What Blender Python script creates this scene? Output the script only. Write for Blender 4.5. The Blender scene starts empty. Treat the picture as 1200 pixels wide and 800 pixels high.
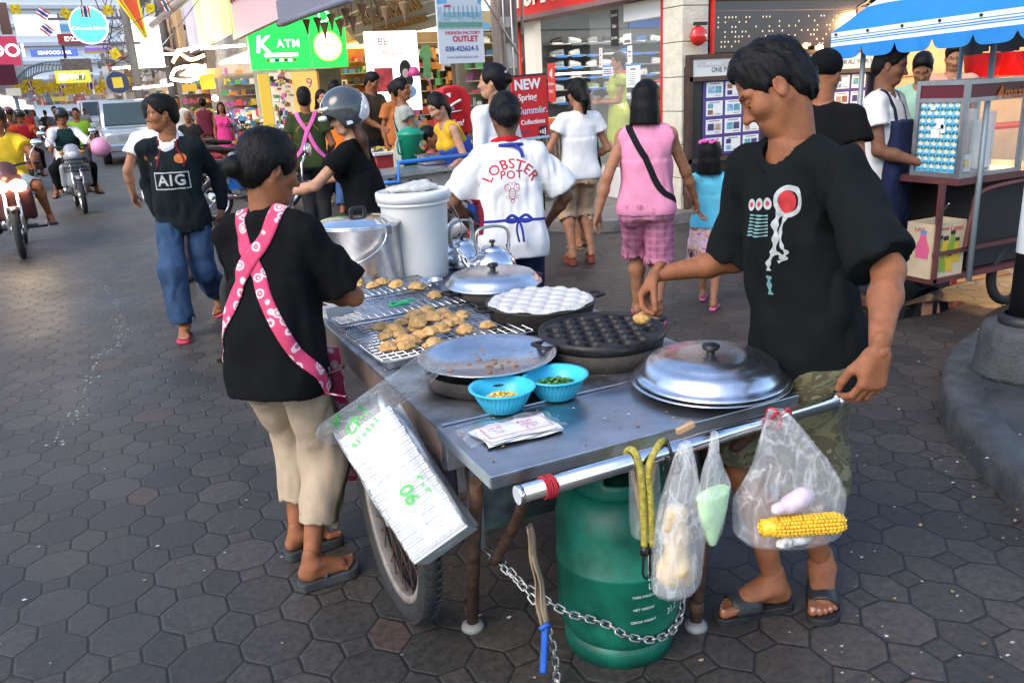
import bpy, bmesh, math, random
import numpy as np
from mathutils import Vector, Matrix
from mathutils.bvhtree import BVHTree
random.seed(7)
rnd = np.random.RandomState(11)
scene = bpy.context.scene
COL = scene.collection
PI = math.pi
A3 = np.array
# ---------------------------------------------------------------- camera model
FPX, PITCH, ROLL, CAMH, YAW = 966.2, .30028, .05287, 1.5927, .4421
_fw = A3([math.sin(YAW)*math.cos(PITCH), math.cos(YAW)*math.cos(PITCH), -math.sin(PITCH)])
_r = A3([math.cos(YAW), -math.sin(YAW), 0.]); _u = np.cross(_r, _fw)
_R = math.cos(ROLL)*_r - math.sin(ROLL)*_u; _U = math.cos(ROLL)*_u + math.sin(ROLL)*_r
CAMP = A3([0, 0, CAMH])
def _ray(px, py): return _fw + _R*(px-600)/FPX - _U*(py-400)/FPX
def on_z(px, py, z=0.):
 d = _ray(px, py); return CAMP + d*((z-CAMH)/d[2])
def on_x(px, py, x):
 d = _ray(px, py); return CAMP + d*(x/d[0])
def on_y(px, py, y):
 d = _ray(px, py); return CAMP + d*(y/d[1])
def at_d(px, py, dep): return CAMP + _ray(px, py)*dep
# ---------------------------------------------------------------- materials
MATS = {}
def mat(name, col=(.5,.5,.5), rough=.6, metal=0., var=.0, vscale=8., bump=0., bscale=60., spec=.5, emit=None, estr=0., alpha=1., trans=0., sub=0., col2=None, coat=0., sheen=0., stretch=None, detail=4., ior=1.45):
 if name in MATS: return MATS[name]
 m = bpy.data.materials.new(name); m.use_nodes = True
 nt = m.node_tree; N = nt.nodes; L = nt.links
 b = N['Principled BSDF']
 b.inputs['Base Color'].default_value = (*col, 1); b.inputs['Roughness'].default_value = rough
 b.inputs['Metallic'].default_value = metal; b.inputs['Specular IOR Level'].default_value = spec
 b.inputs['Alpha'].default_value = alpha; b.inputs['Transmission Weight'].default_value = trans
 b.inputs['IOR'].default_value = ior
 if coat: b.inputs['Coat Weight'].default_value = coat; b.inputs['Coat Roughness'].default_value = .08
 if sheen: b.inputs['Sheen Weight'].default_value = sheen
 if sub:
  b.inputs['Subsurface Weight'].default_value = sub; b.inputs['Subsurface Radius'].default_value = (.012,.005,.003); b.inputs['Subsurface Scale'].default_value = 1.
 if emit is not None:
  b.inputs['Emission Color'].default_value = (*emit, 1); b.inputs['Emission Strength'].default_value = estr
 if var or bump:
  tc = N.new('ShaderNodeTexCoord'); src = tc.outputs['Object']
  if stretch:
   mp = N.new('ShaderNodeMapping'); mp.inputs['Scale'].default_value = stretch; L.new(src, mp.inputs['Vector']); src = mp.outputs['Vector']
 if var:
  n = N.new('ShaderNodeTexNoise'); n.inputs['Scale'].default_value = vscale; n.inputs['Detail'].default_value = detail; n.inputs['Roughness'].default_value = .65
  L.new(src, n.inputs['Vector'])
  r = N.new('ShaderNodeValToRGB'); r.color_ramp.elements[0].position = .32; r.color_ramp.elements[1].position = .68
  c0 = tuple(max(0, c*(1-var)) for c in col); c1 = col2 if col2 else tuple(min(1, c*(1+var)) for c in col)
  r.color_ramp.elements[0].color = (*c0, 1); r.color_ramp.elements[1].color = (*c1, 1)
  L.new(n.outputs['Fac'], r.inputs['Fac']); L.new(r.outputs['Color'], b.inputs['Base Color'])
  mr = N.new('ShaderNodeMapRange'); mr.inputs['To Min'].default_value = max(.02, rough*(1-.35*min(1, var*2))); mr.inputs['To Max'].default_value = min(1, rough*(1+.35*min(1, var*2)))
  L.new(n.outputs['Fac'], mr.inputs['Value']); L.new(mr.outputs['Result'], b.inputs['Roughness'])
 if bump:
  n2 = N.new('ShaderNodeTexNoise'); n2.inputs['Scale'].default_value = bscale; n2.inputs['Detail'].default_value = 3
  L.new(src, n2.inputs['Vector'])
  bp = N.new('ShaderNodeBump'); bp.inputs['Strength'].default_value = bump; bp.inputs['Distance'].default_value = .01
  L.new(n2.outputs['Fac'], bp.inputs['Height']); L.new(bp.outputs['Normal'], b.inputs['Normal'])
 MATS[name] = m
 return m
def cloth(name, col=(.5,.5,.5), var=.12, rough=.9, bump=.25): return mat(name, col, rough, var=var, vscale=7, bump=bump, bscale=260, spec=.12)
def metal(name, col=(.62,.62,.63), rough=.3, var=.12): return mat(name, col, rough, metal=1., var=var, vscale=14, bump=.03, bscale=40)
def lit(name, col, s): return mat(name, tuple(c*.5 for c in col), .5, emit=col, estr=s)
# ---------------------------------------------------------------- object linking
def tag(o, label=None, cat=None, group=None, kind=None):
 if label: o['label'] = label
 if cat: o['category'] = cat
 if group: o['group'] = group
 if kind: o['kind'] = kind
 return o
def empty(name, loc=(0,0,0), rz=0., label=None, cat=None, group=None):
 o = bpy.data.objects.new(name, None); COL.objects.link(o)
 o.location = [float(v) for v in loc]; o.rotation_euler = (0, 0, rz); o.empty_display_size = .05
 return tag(o, label, cat, group)
def obj(name, me, mats, parent=None, loc=None, rot=None):
 if isinstance(me, bmesh.types.BMesh):
  bm = me; me = bpy.data.meshes.new(name); bm.to_mesh(me); bm.free()
 if not isinstance(mats, (list, tuple)): mats = [mats]
 for m in mats:
  me.materials.append(m)
 o = bpy.data.objects.new(name, me); COL.objects.link(o)
 if parent is not None: o.parent = parent
 if loc is not None: o.location = [float(v) for v in loc]
 if rot is not None: o.rotation_euler = rot
 return o
def structure(name, bm, m):
 o = obj(name, bm, m); o['kind'] = 'structure'; return o
def dup(root, loc, rz=None, label=None, group=None, scale=None):
 def cp(o, par):
  c = o.copy(); COL.objects.link(c)
  if par is not None: c.parent = par
  for ch in [k for k in o.children]: cp(ch, c)
  return c
 c = cp(root, None); c.location = [float(v) for v in loc]
 if rz is not None: c.rotation_euler = (0, 0, rz)
 if label: c['label'] = label
 if group: c['group'] = group
 if scale: c.scale = (scale,)*3
 return c
# ---------------------------------------------------------------- bmesh shape helpers
def B(): return bmesh.new()
def V3(p): return Vector([float(v) for v in p])
def _setm(bm, n0, mi, smooth=False):
 bm.faces.ensure_lookup_table()
 for f in bm.faces[n0:]:
  f.material_index = mi; f.smooth = smooth
def box(bm, c, s, rz=0., mi=0, bev=0., rot=None):
 n0 = len(bm.faces)
 M = Matrix.Translation(V3(c)) @ (rot.to_4x4() if rot is not None else Matrix.Rotation(rz, 4, 'Z')) @ Matrix.Diagonal((float(s[0]), float(s[1]), float(s[2]), 1))
 r = bmesh.ops.create_cube(bm, size=1., matrix=M)
 if bev:
  es = list({e for v in r['verts'] for e in v.link_edges})
  bmesh.ops.bevel(bm, geom=es, offset=bev, segments=2, affect='EDGES', profile=.5)
 _setm(bm, n0, mi)
 return bm
def frame_of(d, up=(0,0,1)):
 d = V3(d).normalized(); up = V3(up)
 if abs(d.dot(up)) > .99: up = Vector((0,1,0)) if abs(d.y) < .9 else Vector((1,0,0))
 x = up.cross(d).normalized(); y = d.cross(x)
 return x, y, d
def tube(bm, pts, r, seg=10, mi=0, cap=True, closed=False, flat=None):
 """smooth tube through pts; r a number or one per point; flat=(sx,sy) cross-section scale"""
 n0 = len(bm.faces)
 P = [V3(p) for p in pts]; n = len(P)
 R = [r]*n if not hasattr(r, '__len__') else list(r)
 rings = []; X = None
 for i in range(n):
  if closed: d = P[(i+1) % n] - P[i-1]
  else: d = P[min(i+1, n-1)] - P[max(i-1, 0)]
  if d.length < 1e-9: d = Vector((0,0,1))
  d.normalize()
  if X is None: X, _, _ = frame_of(d)
  X = (X - d*X.dot(d))
  if X.length < 1e-6: X, _, _ = frame_of(d)
  X.normalize(); Y = d.cross(X)
  fx, fy = flat if flat else (1, 1)
  rings.append([bm.verts.new(P[i] + X*(math.cos(2*PI*k/seg)*R[i]*fx) + Y*(math.sin(2*PI*k/seg)*R[i]*fy)) for k in range(seg)])
 for i in range(n if closed else n-1):
  a, b = rings[i], rings[(i+1) % n]
  for k in range(seg):
   bm.faces.new((a[k], a[(k+1) % seg], b[(k+1) % seg], b[k]))
 if cap and not closed:
  bm.faces.new(rings[0][::-1]); bm.faces.new(rings[-1])
 _setm(bm, n0, mi, True)
 return bm
def cyl(bm, a, b, r, seg=16, mi=0, r2=None, smooth=True):
 n0 = len(bm.faces)
 a, b = V3(a), V3(b); X, Y, D = frame_of(b-a)
 r2 = r if r2 is None else r2
 ra = [bm.verts.new(a+X*(math.cos(2*PI*k/seg)*r)+Y*(math.sin(2*PI*k/seg)*r)) for k in range(seg)]
 rb = [bm.verts.new(b+X*(math.cos(2*PI*k/seg)*r2)+Y*(math.sin(2*PI*k/seg)*r2)) for k in range(seg)]
 for k in range(seg): bm.faces.new((ra[k], ra[(k+1)%seg], rb[(k+1)%seg], rb[k]))
 _setm(bm, n0, mi, smooth); n1 = len(bm.faces)
 bm.faces.new(ra[::-1]); bm.faces.new(rb); _setm(bm, n1, mi, False)
 return bm
def lathe(bm, prof, c=(0,0,0), seg=40, mi=0, axis=None, sx=1., sy=1., cap=(False, False), smooth=True):
 """prof: list of (r,z)"""
 n0 = len(bm.faces); c = V3(c)
 X, Y, D = (Vector((1,0,0)), Vector((0,1,0)), Vector((0,0,1))) if axis is None else frame_of(axis)
 rings = []
 for r, z in prof:
  if r < 1e-6: rings.append([bm.verts.new(c + D*z)])
  else: rings.append([bm.verts.new(c + X*(math.cos(2*PI*k/seg)*r*sx) + Y*(math.sin(2*PI*k/seg)*r*sy) + D*z) for k in range(seg)])
 for a, b in zip(rings[:-1], rings[1:]):
  for k in range(seg):
   k2 = (k+1) % seg
   if len(a) == 1 and len(b) == 1: continue
   if len(a) == 1: bm.faces.new((a[0], b[k2], b[k]))
   elif len(b) == 1: bm.faces.new((a[k], a[k2], b[0]))
   else: bm.faces.new((a[k], a[k2], b[k2], b[k]))
 if cap[0] and len(rings[0]) > 1: bm.faces.new(rings[0][::-1])
 if cap[1] and len(rings[-1]) > 1: bm.faces.new(rings[-1])
 _setm(bm, n0, mi, smooth)
 return bm
def prism(bm, poly, a, u, v, w, depth, mi=0):
 """polygon (list of 2-D) placed at a with axes u,v and extruded along w by depth"""
 n0 = len(bm.faces); a, u, v, w = V3(a), V3(u), V3(v), V3(w)
 f0 = [bm.verts.new(a+u*float(p[0])+v*float(p[1])) for p in poly]
 f1 = [bm.verts.new(q.co+w*depth) for q in f0]
 bm.faces.new(f0[::-1]); bm.faces.new(f1); n = len(poly)
 for i in range(n): bm.faces.new((f0[i], f0[(i+1)%n], f1[(i+1)%n], f1[i]))
 _setm(bm, n0, mi)
 bmesh.ops.recalc_face_normals(bm, faces=bm.faces[n0:])
 return bm
def quad(bm, p, mi=0):
 n0 = len(bm.faces); bm.faces.new([bm.verts.new(V3(q)) for q in p]); _setm(bm, n0, mi); return bm
def sphere(bm, c, r, mi=0, seg=16, s=(1,1,1), rot=None):
 n0 = len(bm.faces)
 M = Matrix.Translation(V3(c)) @ (rot.to_4x4() if rot is not None else Matrix.Identity(4)) @ Matrix.Diagonal((s[0]*r, s[1]*r, s[2]*r, 1))
 bmesh.ops.create_uvsphere(bm, u_segments=seg, v_segments=max(6, seg//2), radius=1., matrix=M)
 _setm(bm, n0, mi, True); return bm
def grid_surf(bm, fn, nu, nv, mi=0, smooth=True, closed_u=False):
 n0 = len(bm.faces)
 g = [[bm.verts.new(V3(fn(i/(nu if closed_u else nu-1), j/(nv-1)))) for j in range(nv)] for i in range(nu)]
 for i in range(nu if closed_u else nu-1):
  for j in range(nv-1):
   i2 = (i+1) % nu
   bm.faces.new((g[i][j], g[i2][j], g[i2][j+1], g[i][j+1]))
 _setm(bm, n0, mi, smooth); return bm
def thicken(o, t, off=0.):
 md = o.modifiers.new('thickness', 'SOLIDIFY'); md.thickness = t; md.offset = off; return o
def bevel(o, w, seg=2):
 md = o.modifiers.new('bevel', 'BEVEL'); md.width = w; md.segments = seg; md.limit_method = 'ANGLE'; md.angle_limit = math.radians(40); return o
def subsurf(o, n=1):
 md = o.modifiers.new('subsurf', 'SUBSURF'); md.levels = n; md.render_levels = n; return o
def smoothpath(pts, n=8, closed=False):
 P = [V3(p) for p in pts]; out = []; m = len(P)
 for i in range(m if closed else m-1):
  if closed: p0, p1, p2, p3 = P[i-1], P[i], P[(i+1)%m], P[(i+2)%m]
  else: p0, p1, p2, p3 = P[max(i-1,0)], P[i], P[i+1], P[min(i+2,m-1)]
  for k in range(n):
   t = k/n
   out.append(.5*((2*p1)+(p2-p0)*t+(2*p0-5*p1+4*p2-p3)*t*t+(3*p1-p0-3*p2+p3)*t**3))
 if not closed: out.append(P[-1])
 return out
# ---------------------------------------------------------------- text
_text_cache = {}
def text_verts(s, size=1., bold=0., shear=0., align='CENTER', space=1., depth=0., yscale=1., arc=None, sub=0.):
 """mesh of a line of text in the x-y plane, centred"""
 cu = bpy.data.curves.new('text', 'FONT'); cu.body = s; cu.size = size; cu.align_x = align; cu.align_y = 'CENTER'
 cu.offset = bold*size; cu.shear = shear; cu.space_character = space; cu.extrude = depth/2; cu.resolution_u = 3
 o = bpy.data.objects.new('text', cu); COL.objects.link(o)
 dg = bpy.context.evaluated_depsgraph_get(); dg.update()
 me = bpy.data.meshes.new_from_object(o.evaluated_get(dg))
 bpy.data.objects.remove(o); bpy.data.curves.remove(cu)
 bm = B(); bm.from_mesh(me); bpy.data.meshes.remove(me)
 for f in bm.faces: f.smooth = False; f.material_index = 0
 if sub:
  bmesh.ops.triangulate(bm, faces=bm.faces[:])
  for _ in range(4):
   es = [e for e in bm.edges if e.calc_length() > sub]
   if not es: break
   bmesh.ops.subdivide_edges(bm, edges=es, cuts=1)
   bmesh.ops.triangulate(bm, faces=bm.faces[:])
 for v in bm.verts:
  x, y = v.co.x, v.co.y*yscale
  if arc:
   a = x/arc; v.co.x = math.sin(a)*(arc+y); v.co.y = math.cos(a)*(arc+y)-arc
  else: v.co.y = y
 return bm
def join_bm(dst, src, M=None, mi=None):
 me = bpy.data.meshes.new('tmp')
 if M is not None: bmesh.ops.transform(src, matrix=M, verts=src.verts)
 if mi is not None:
  for f in src.faces: f.material_index = mi
 src.to_mesh(me); src.free(); dst.from_mesh(me); bpy.data.meshes.remove(me); return dst
def plane_mat(o, u, v):
 u = V3(u).normalized(); v = V3(v); v = (v-u*v.dot(u)).normalized(); w = u.cross(v)
 M = Matrix((u, v, w)).transposed().to_4x4(); M.translation = V3(o); return M
def text_on(bm, s, o, u, v, size, mi=0, depth=.004, **k):
 """add text standing on the plane at o (u right, v up)"""
 t = text_verts(s, size, depth=depth, **k)
 return join_bm(bm, t, plane_mat(o, u, v), mi)
def decal(bm, M, bvh, lift=.0015, rng=1.):
 """shrink a flat mesh (x-y plane of M, seen from +z) on to a surface"""
 N = -(M.to_3x3() @ Vector((0,0,1))).normalized()
 dead = []
 for v in bm.verts:
  p = M @ v.co
  hit, nor, _, _ = bvh.ray_cast(p - N*rng*.5, N, rng)
  if hit is None: dead.append(v); v.co = p
  else: v.co = hit + nor*lift if nor.dot(N) < 0 else hit - N*lift
 if dead: bmesh.ops.delete(bm, geom=dead, context='VERTS')
 return bm
# ---------------------------------------------------------------- signed-distance bodies, meshed with surface nets
f32 = np.float32
_lat = rnd.rand(32, 32, 32).astype(f32)
def vnoise(P, sc, seed=0.):
 """smooth value noise in -1..1; sc = frequency, scalar or 3-vector"""
 q = P*np.asarray(sc, f32) + f32(seed*7.31+100)
 i = np.floor(q).astype(np.int32); t = q-i; t = t*t*(3-2*t)
 i0 = i & 31; i1 = (i+1) & 31
 x0, y0, z0 = i0[..., 0], i0[..., 1], i0[..., 2]; x1, y1, z1 = i1[..., 0], i1[..., 1], i1[..., 2]
 tx, ty, tz = t[..., 0], t[..., 1], t[..., 2]
 def l(a, b, w): return a+(b-a)*w
 r = l(l(l(_lat[x0,y0,z0], _lat[x1,y0,z0], tx), l(_lat[x0,y1,z0], _lat[x1,y1,z0], tx), ty),
          l(l(_lat[x0,y0,z1], _lat[x1,y0,z1], tx), l(_lat[x0,y1,z1], _lat[x1,y1,z1], tx), ty), tz)
 return r*2-1
def nrm(v): v = np.asarray(v, float); return v/max(1e-9, np.linalg.norm(v))
def cap(a, b, ra, rb=None, flat=None): return ('cap', A3(a, float), A3(b, float), ra, ra if rb is None else rb, flat)
def ell(c, r, R=None): return ('ell', A3(c, float), A3(r, float) if hasattr(r, '__len__') else A3([r]*3, float), R)
def loft(base, axis, X, st, pw=2.): return ('loft', A3(base, float), nrm(axis), nrm(X), A3(st, float), pw)   # st rows: t, rx, ry, offset along Y
def pbounds(p, off):
 if p[0] == 'cap':
  r = max(p[3], p[4])*(max(1., p[5][1]) if p[5] else 1) + off
  return np.minimum(p[1], p[2])-r, np.maximum(p[1], p[2])+r
 if p[0] == 'ell':
  r = (p[2].max() if p[3] is not None else p[2]) + off; return p[1]-r, p[1]+r
 st = p[4]; r = st[:, 1:3].max()+abs(st[:, 3]).max()+off
 a = p[1]+p[2]*st[0, 0]; b = p[1]+p[2]*st[-1, 0]
 return np.minimum(a, b)-r, np.maximum(a, b)+r
def peval(p, P, off=0.):
 if p[0] == 'cap':
  a, b = p[1], p[2]; ab = b-a; L2 = max(1e-12, ab@ab)
  t = np.clip(((P-a.astype(f32)) @ ab.astype(f32))/f32(L2), 0, 1)
  q = P-a.astype(f32)-t[..., None]*ab.astype(f32)
  r = p[3]+(p[4]-p[3])*t+off
  if p[5]:
   dr, s = p[5]; dr = nrm(dr).astype(f32); cc = q@dr
   q = q+dr*(cc*(1/s-1))[..., None]
   return (np.sqrt((q*q).sum(-1))-r)*min(1, s)
  return np.sqrt((q*q).sum(-1))-r
 if p[0] == 'ell':
  q = P-p[1].astype(f32)
  if p[3] is not None: q = q@np.asarray(p[3], f32)
  r = (p[2]+off).astype(f32); k0 = np.sqrt(((q/r)**2).sum(-1)); k1 = np.sqrt(((q/(r*r))**2).sum(-1))
  return k0*(k0-1)/np.maximum(k1, 1e-6)
 base, ax, X, st, pw = p[1:]; Y = np.cross(ax, X)
 q = P-base.astype(f32); t = q@ax.astype(f32); tt = np.clip(t, st[0, 0], st[-1, 0])
 rx = np.interp(tt, st[:, 0], st[:, 1])+off; ry = np.interp(tt, st[:, 0], st[:, 2])+off; oy = np.interp(tt, st[:, 0], st[:, 3])
 u = np.abs(q@X.astype(f32))/rx; v = np.abs(q@Y.astype(f32)-oy)/ry
 k = (u**pw+v**pw)**(1/pw)
 d = (k-1)*np.minimum(rx, ry)
 return np.maximum(d, np.maximum(st[0, 0]-off*.0-t, t-st[-1, 0])).astype(f32)
class Field:
 def __init__(s, lo, hi, h):
  s.lo = A3(lo, float); s.h = h; s.n = np.maximum(4, np.ceil((A3(hi)-s.lo)/h).astype(int)+1)
  s.d = np.full(s.n, 9., f32); s.lab = np.zeros(s.n, np.int8)
 def _sl(s, lo, hi, pad):
  a = np.clip(np.floor((lo-pad-s.lo)/s.h).astype(int), 0, s.n); b = np.clip(np.ceil((hi+pad-s.lo)/s.h).astype(int)+1, 0, s.n)
  if (b <= a).any(): return None, None
  g = np.stack(np.meshgrid(*[np.arange(a[i], b[i])*s.h+s.lo[i] for i in range(3)], indexing='ij'), -1).astype(f32)
  return tuple(slice(a[i], b[i]) for i in range(3)), g
 def add(s, p, off=0., k=.02, lab=0):
  lo, hi = pbounds(p, off); sl, g = s._sl(lo, hi, k+3*s.h)
  if sl is None: return s
  d = peval(p, g, off); o = s.d[sl]
  s.lab[sl] = np.where(d < o, lab, s.lab[sl])
  w = np.clip(.5+.5*(o-d)/k, 0, 1); s.d[sl] = o*(1-w)+d*w-k*w*(1-w); return s
 def sub(s, p, off=0., k=.008):
  lo, hi = pbounds(p, off); sl, g = s._sl(lo, hi, k+3*s.h)
  if sl is None: return s
  d = -peval(p, g, off); o = s.d[sl]
  w = np.clip(.5-.5*(o-d)/k, 0, 1); s.d[sl] = o*(1-w)+d*w+k*w*(1-w); return s
 def cut(s, pt, n):
  """remove everything on the +n side of the plane"""
  n = nrm(n); ax = [(np.arange(s.n[i])*s.h+s.lo[i]-pt[i])*n[i] for i in range(3)]
  d = ax[0][:, None, None]+ax[1][None, :, None]+ax[2][None, None, :]
  s.d = np.maximum(s.d, d.astype(f32)); return s
 def warp(s, fn, band=.06):
  m = np.abs(s.d) < band; idx = np.argwhere(m)
  if len(idx): s.d[m] += fn((idx*s.h+s.lo).astype(f32)).astype(f32)
  return s
 def mesh(s, smooth=1):
  d = s.d.copy()
  for ax in range(3):
   sl = [slice(None)]*3
   for e in (0, -1): sl[ax] = e; d[tuple(sl)] = np.maximum(d[tuple(sl)], 1e-3)
  S = d < 0; n = s.n-1
  cnt = np.zeros(n, np.int8)
  for i in (0, 1):
   for j in (0, 1):
    for k in (0, 1): cnt += S[i:n[0]+i, j:n[1]+j, k:n[2]+k]
  m = (cnt > 0) & (cnt < 8); idx = np.argwhere(m)
  if not len(idx): return np.zeros((0, 3)), np.zeros((0, 4), int), np.zeros(0, int)
  ids = np.full(n, -1, np.int64); ids[m] = np.arange(len(idx))
  acc = np.zeros((len(idx), 3)); c = np.zeros(len(idx))
  cor = [(i, j, k) for i in (0, 1) for j in (0, 1) for k in (0, 1)]
  val = {q: d[idx[:, 0]+q[0], idx[:, 1]+q[1], idx[:, 2]+q[2]].astype(float) for q in cor}
  for q in cor:
   for ax in range(3):
    if q[ax]: continue
    r = list(q); r[ax] = 1; a, b = val[q], val[tuple(r)]
    x = (a < 0) != (b < 0); t = np.where(x, a/np.where(x, a-b, 1), 0)
    pos = np.tile(A3(q, float), (len(idx), 1)); pos[:, ax] += t
    acc[x] += pos[x]; c[x] += 1
  V = (idx+acc/c[:, None])*s.h+s.lo
  F = []
  for ax in range(3):
   b1, b2 = (ax+1) % 3, (ax+2) % 3
   sa = [slice(1, None)]*3; sa[ax] = slice(0, -1); sb = [slice(1, None)]*3; sb[ax] = slice(1, None)
   A, Bq = S[tuple(sa)], S[tuple(sb)]
   e = np.argwhere(A != Bq); e[:, b1] += 1; e[:, b2] += 1
   o = A[A != Bq]
   ok = (e[:, b1] < n[b1]) & (e[:, b2] < n[b2]); e, o = e[ok], o[ok]
   def g(d1, d2):
    w = e.copy(); w[:, b1] -= d1; w[:, b2] -= d2; return ids[w[:, 0], w[:, 1], w[:, 2]]
   q = np.stack([g(1, 1), g(0, 1), g(0, 0), g(1, 0)], 1)
   q[~o] = q[~o][:, ::-1]; F.append(q)
  F = np.concatenate(F); F = F[(F >= 0).all(1)]
  for _ in range(smooth):
   for lam in (.5, -.45):
    sm = np.zeros_like(V); ct = np.zeros(len(V))
    for a in range(4):
     p, r = F[:, a], F[:, (a+1) % 4]
     for i in range(3):
      sm[:, i] += np.bincount(p, V[r, i], len(V)) + np.bincount(r, V[p, i], len(V))
     ct += np.bincount(p, minlength=len(V)) + np.bincount(r, minlength=len(V))
    V = V+lam*(sm/np.maximum(ct, 1)[:, None]-V)
  g = np.clip(np.rint((V-s.lo)/s.h).astype(int), 0, s.n-1)
  L = s.lab[g[:, 0], g[:, 1], g[:, 2]].astype(int)
  return V, F, L[F[:, 0]] if len(F) else np.zeros(0, int)
def join_np(parts):
 V, F, L, o = [], [], [], 0
 for v, f, l in parts:
  V.append(v); F.append(f+o); L.append(l); o += len(v)
 return np.concatenate(V), np.concatenate(F), np.concatenate(L)
def mesh_np(name, V, F, L=None, smooth=True):
 me = bpy.data.meshes.new(name)
 k = F.shape[1]
 me.vertices.add(len(V)); me.vertices.foreach_set('co', np.asarray(V, f32).ravel())
 me.loops.add(F.size); me.loops.foreach_set('vertex_index', F.astype(np.int32).ravel())
 me.polygons.add(len(F)); me.polygons.foreach_set('loop_start', np.arange(0, F.size, k, dtype=np.int32))
 me.polygons.foreach_set('use_smooth', np.full(len(F), smooth))
 if L is not None: me.polygons.foreach_set('material_index', np.asarray(L, np.int32))
 me.update(calc_edges=True); me.validate(); return me
def bvh_np(V, F): return BVHTree.FromPolygons([tuple(v) for v in V], [tuple(int(i) for i in f) for f in F])
def sdf_obj(name, prims, lo, hi, h, mats, parent=None, k=.02, warp=None, subs=(), cuts=(), smooth=1, loc=None):
 """prims: list of (prim, material index)"""
 f = Field(lo, hi, h)
 for p, l in prims: f.add(p, 0., k, l)
 for p in subs: f.sub(p)
 for c in cuts: f.cut(*c)
 if warp: f.warp(warp)
 V, F, L = f.mesh(smooth)
 return obj(name, mesh_np(name, V, F, L), mats, parent, loc)
# ---------------------------------------------------------------- people
SKIN = {
 'tan': (.34,.155,.085), 'brown': (.255,.098,.045), 'light': (.45,.235,.145), 'dark': (.17,.075,.042)}
def skin_mat(k):
 c = SKIN[k]
 return mat('skin_'+k, c, .56, var=.2, vscale=26, bump=.2, bscale=380, spec=.3, sub=.05)
HAIR = mat('hair_black', (.0035,.003,.003), .48, var=.3, vscale=60, bump=.3, bscale=70, spec=.22, stretch=(9,9,.8))
HAIRB = mat('hair_brown', (.05,.018,.010), .45, var=.4, vscale=60, bump=.35, bscale=180, spec=.5, stretch=(6,6,.6))
HAIRG = mat('hair_grey', (.16,.15,.14), .55, var=.4, vscale=60, bump=.3, bscale=180)
EYEW = mat('eye_white', (.62,.58,.54), .25); IRIS = mat('eye_iris', (.012,.008,.006), .15)
LIP = mat('lips', (.30,.09,.07), .42, var=.1); NAIL = mat('nail', (.48,.27,.21), .3)
def rot_axis(ax, deg):
 return A3(Matrix.Rotation(math.radians(deg), 3, V3(ax)))
def ik(a, c, l1, l2, pole):
 a, c = A3(a, float), A3(c, float); d = c-a; D = np.linalg.norm(d); D2 = min(D, (l1+l2)*.998); d = d/max(D, 1e-6)
 c = a+d*D2; x = (l1*l1-l2*l2+D2*D2)/(2*D2); y = math.sqrt(max(0, l1*l1-x*x))
 p = A3(pole, float); p = p-d*(p@d); p = nrm(p)
 return a+d*x+p*y, c
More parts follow.
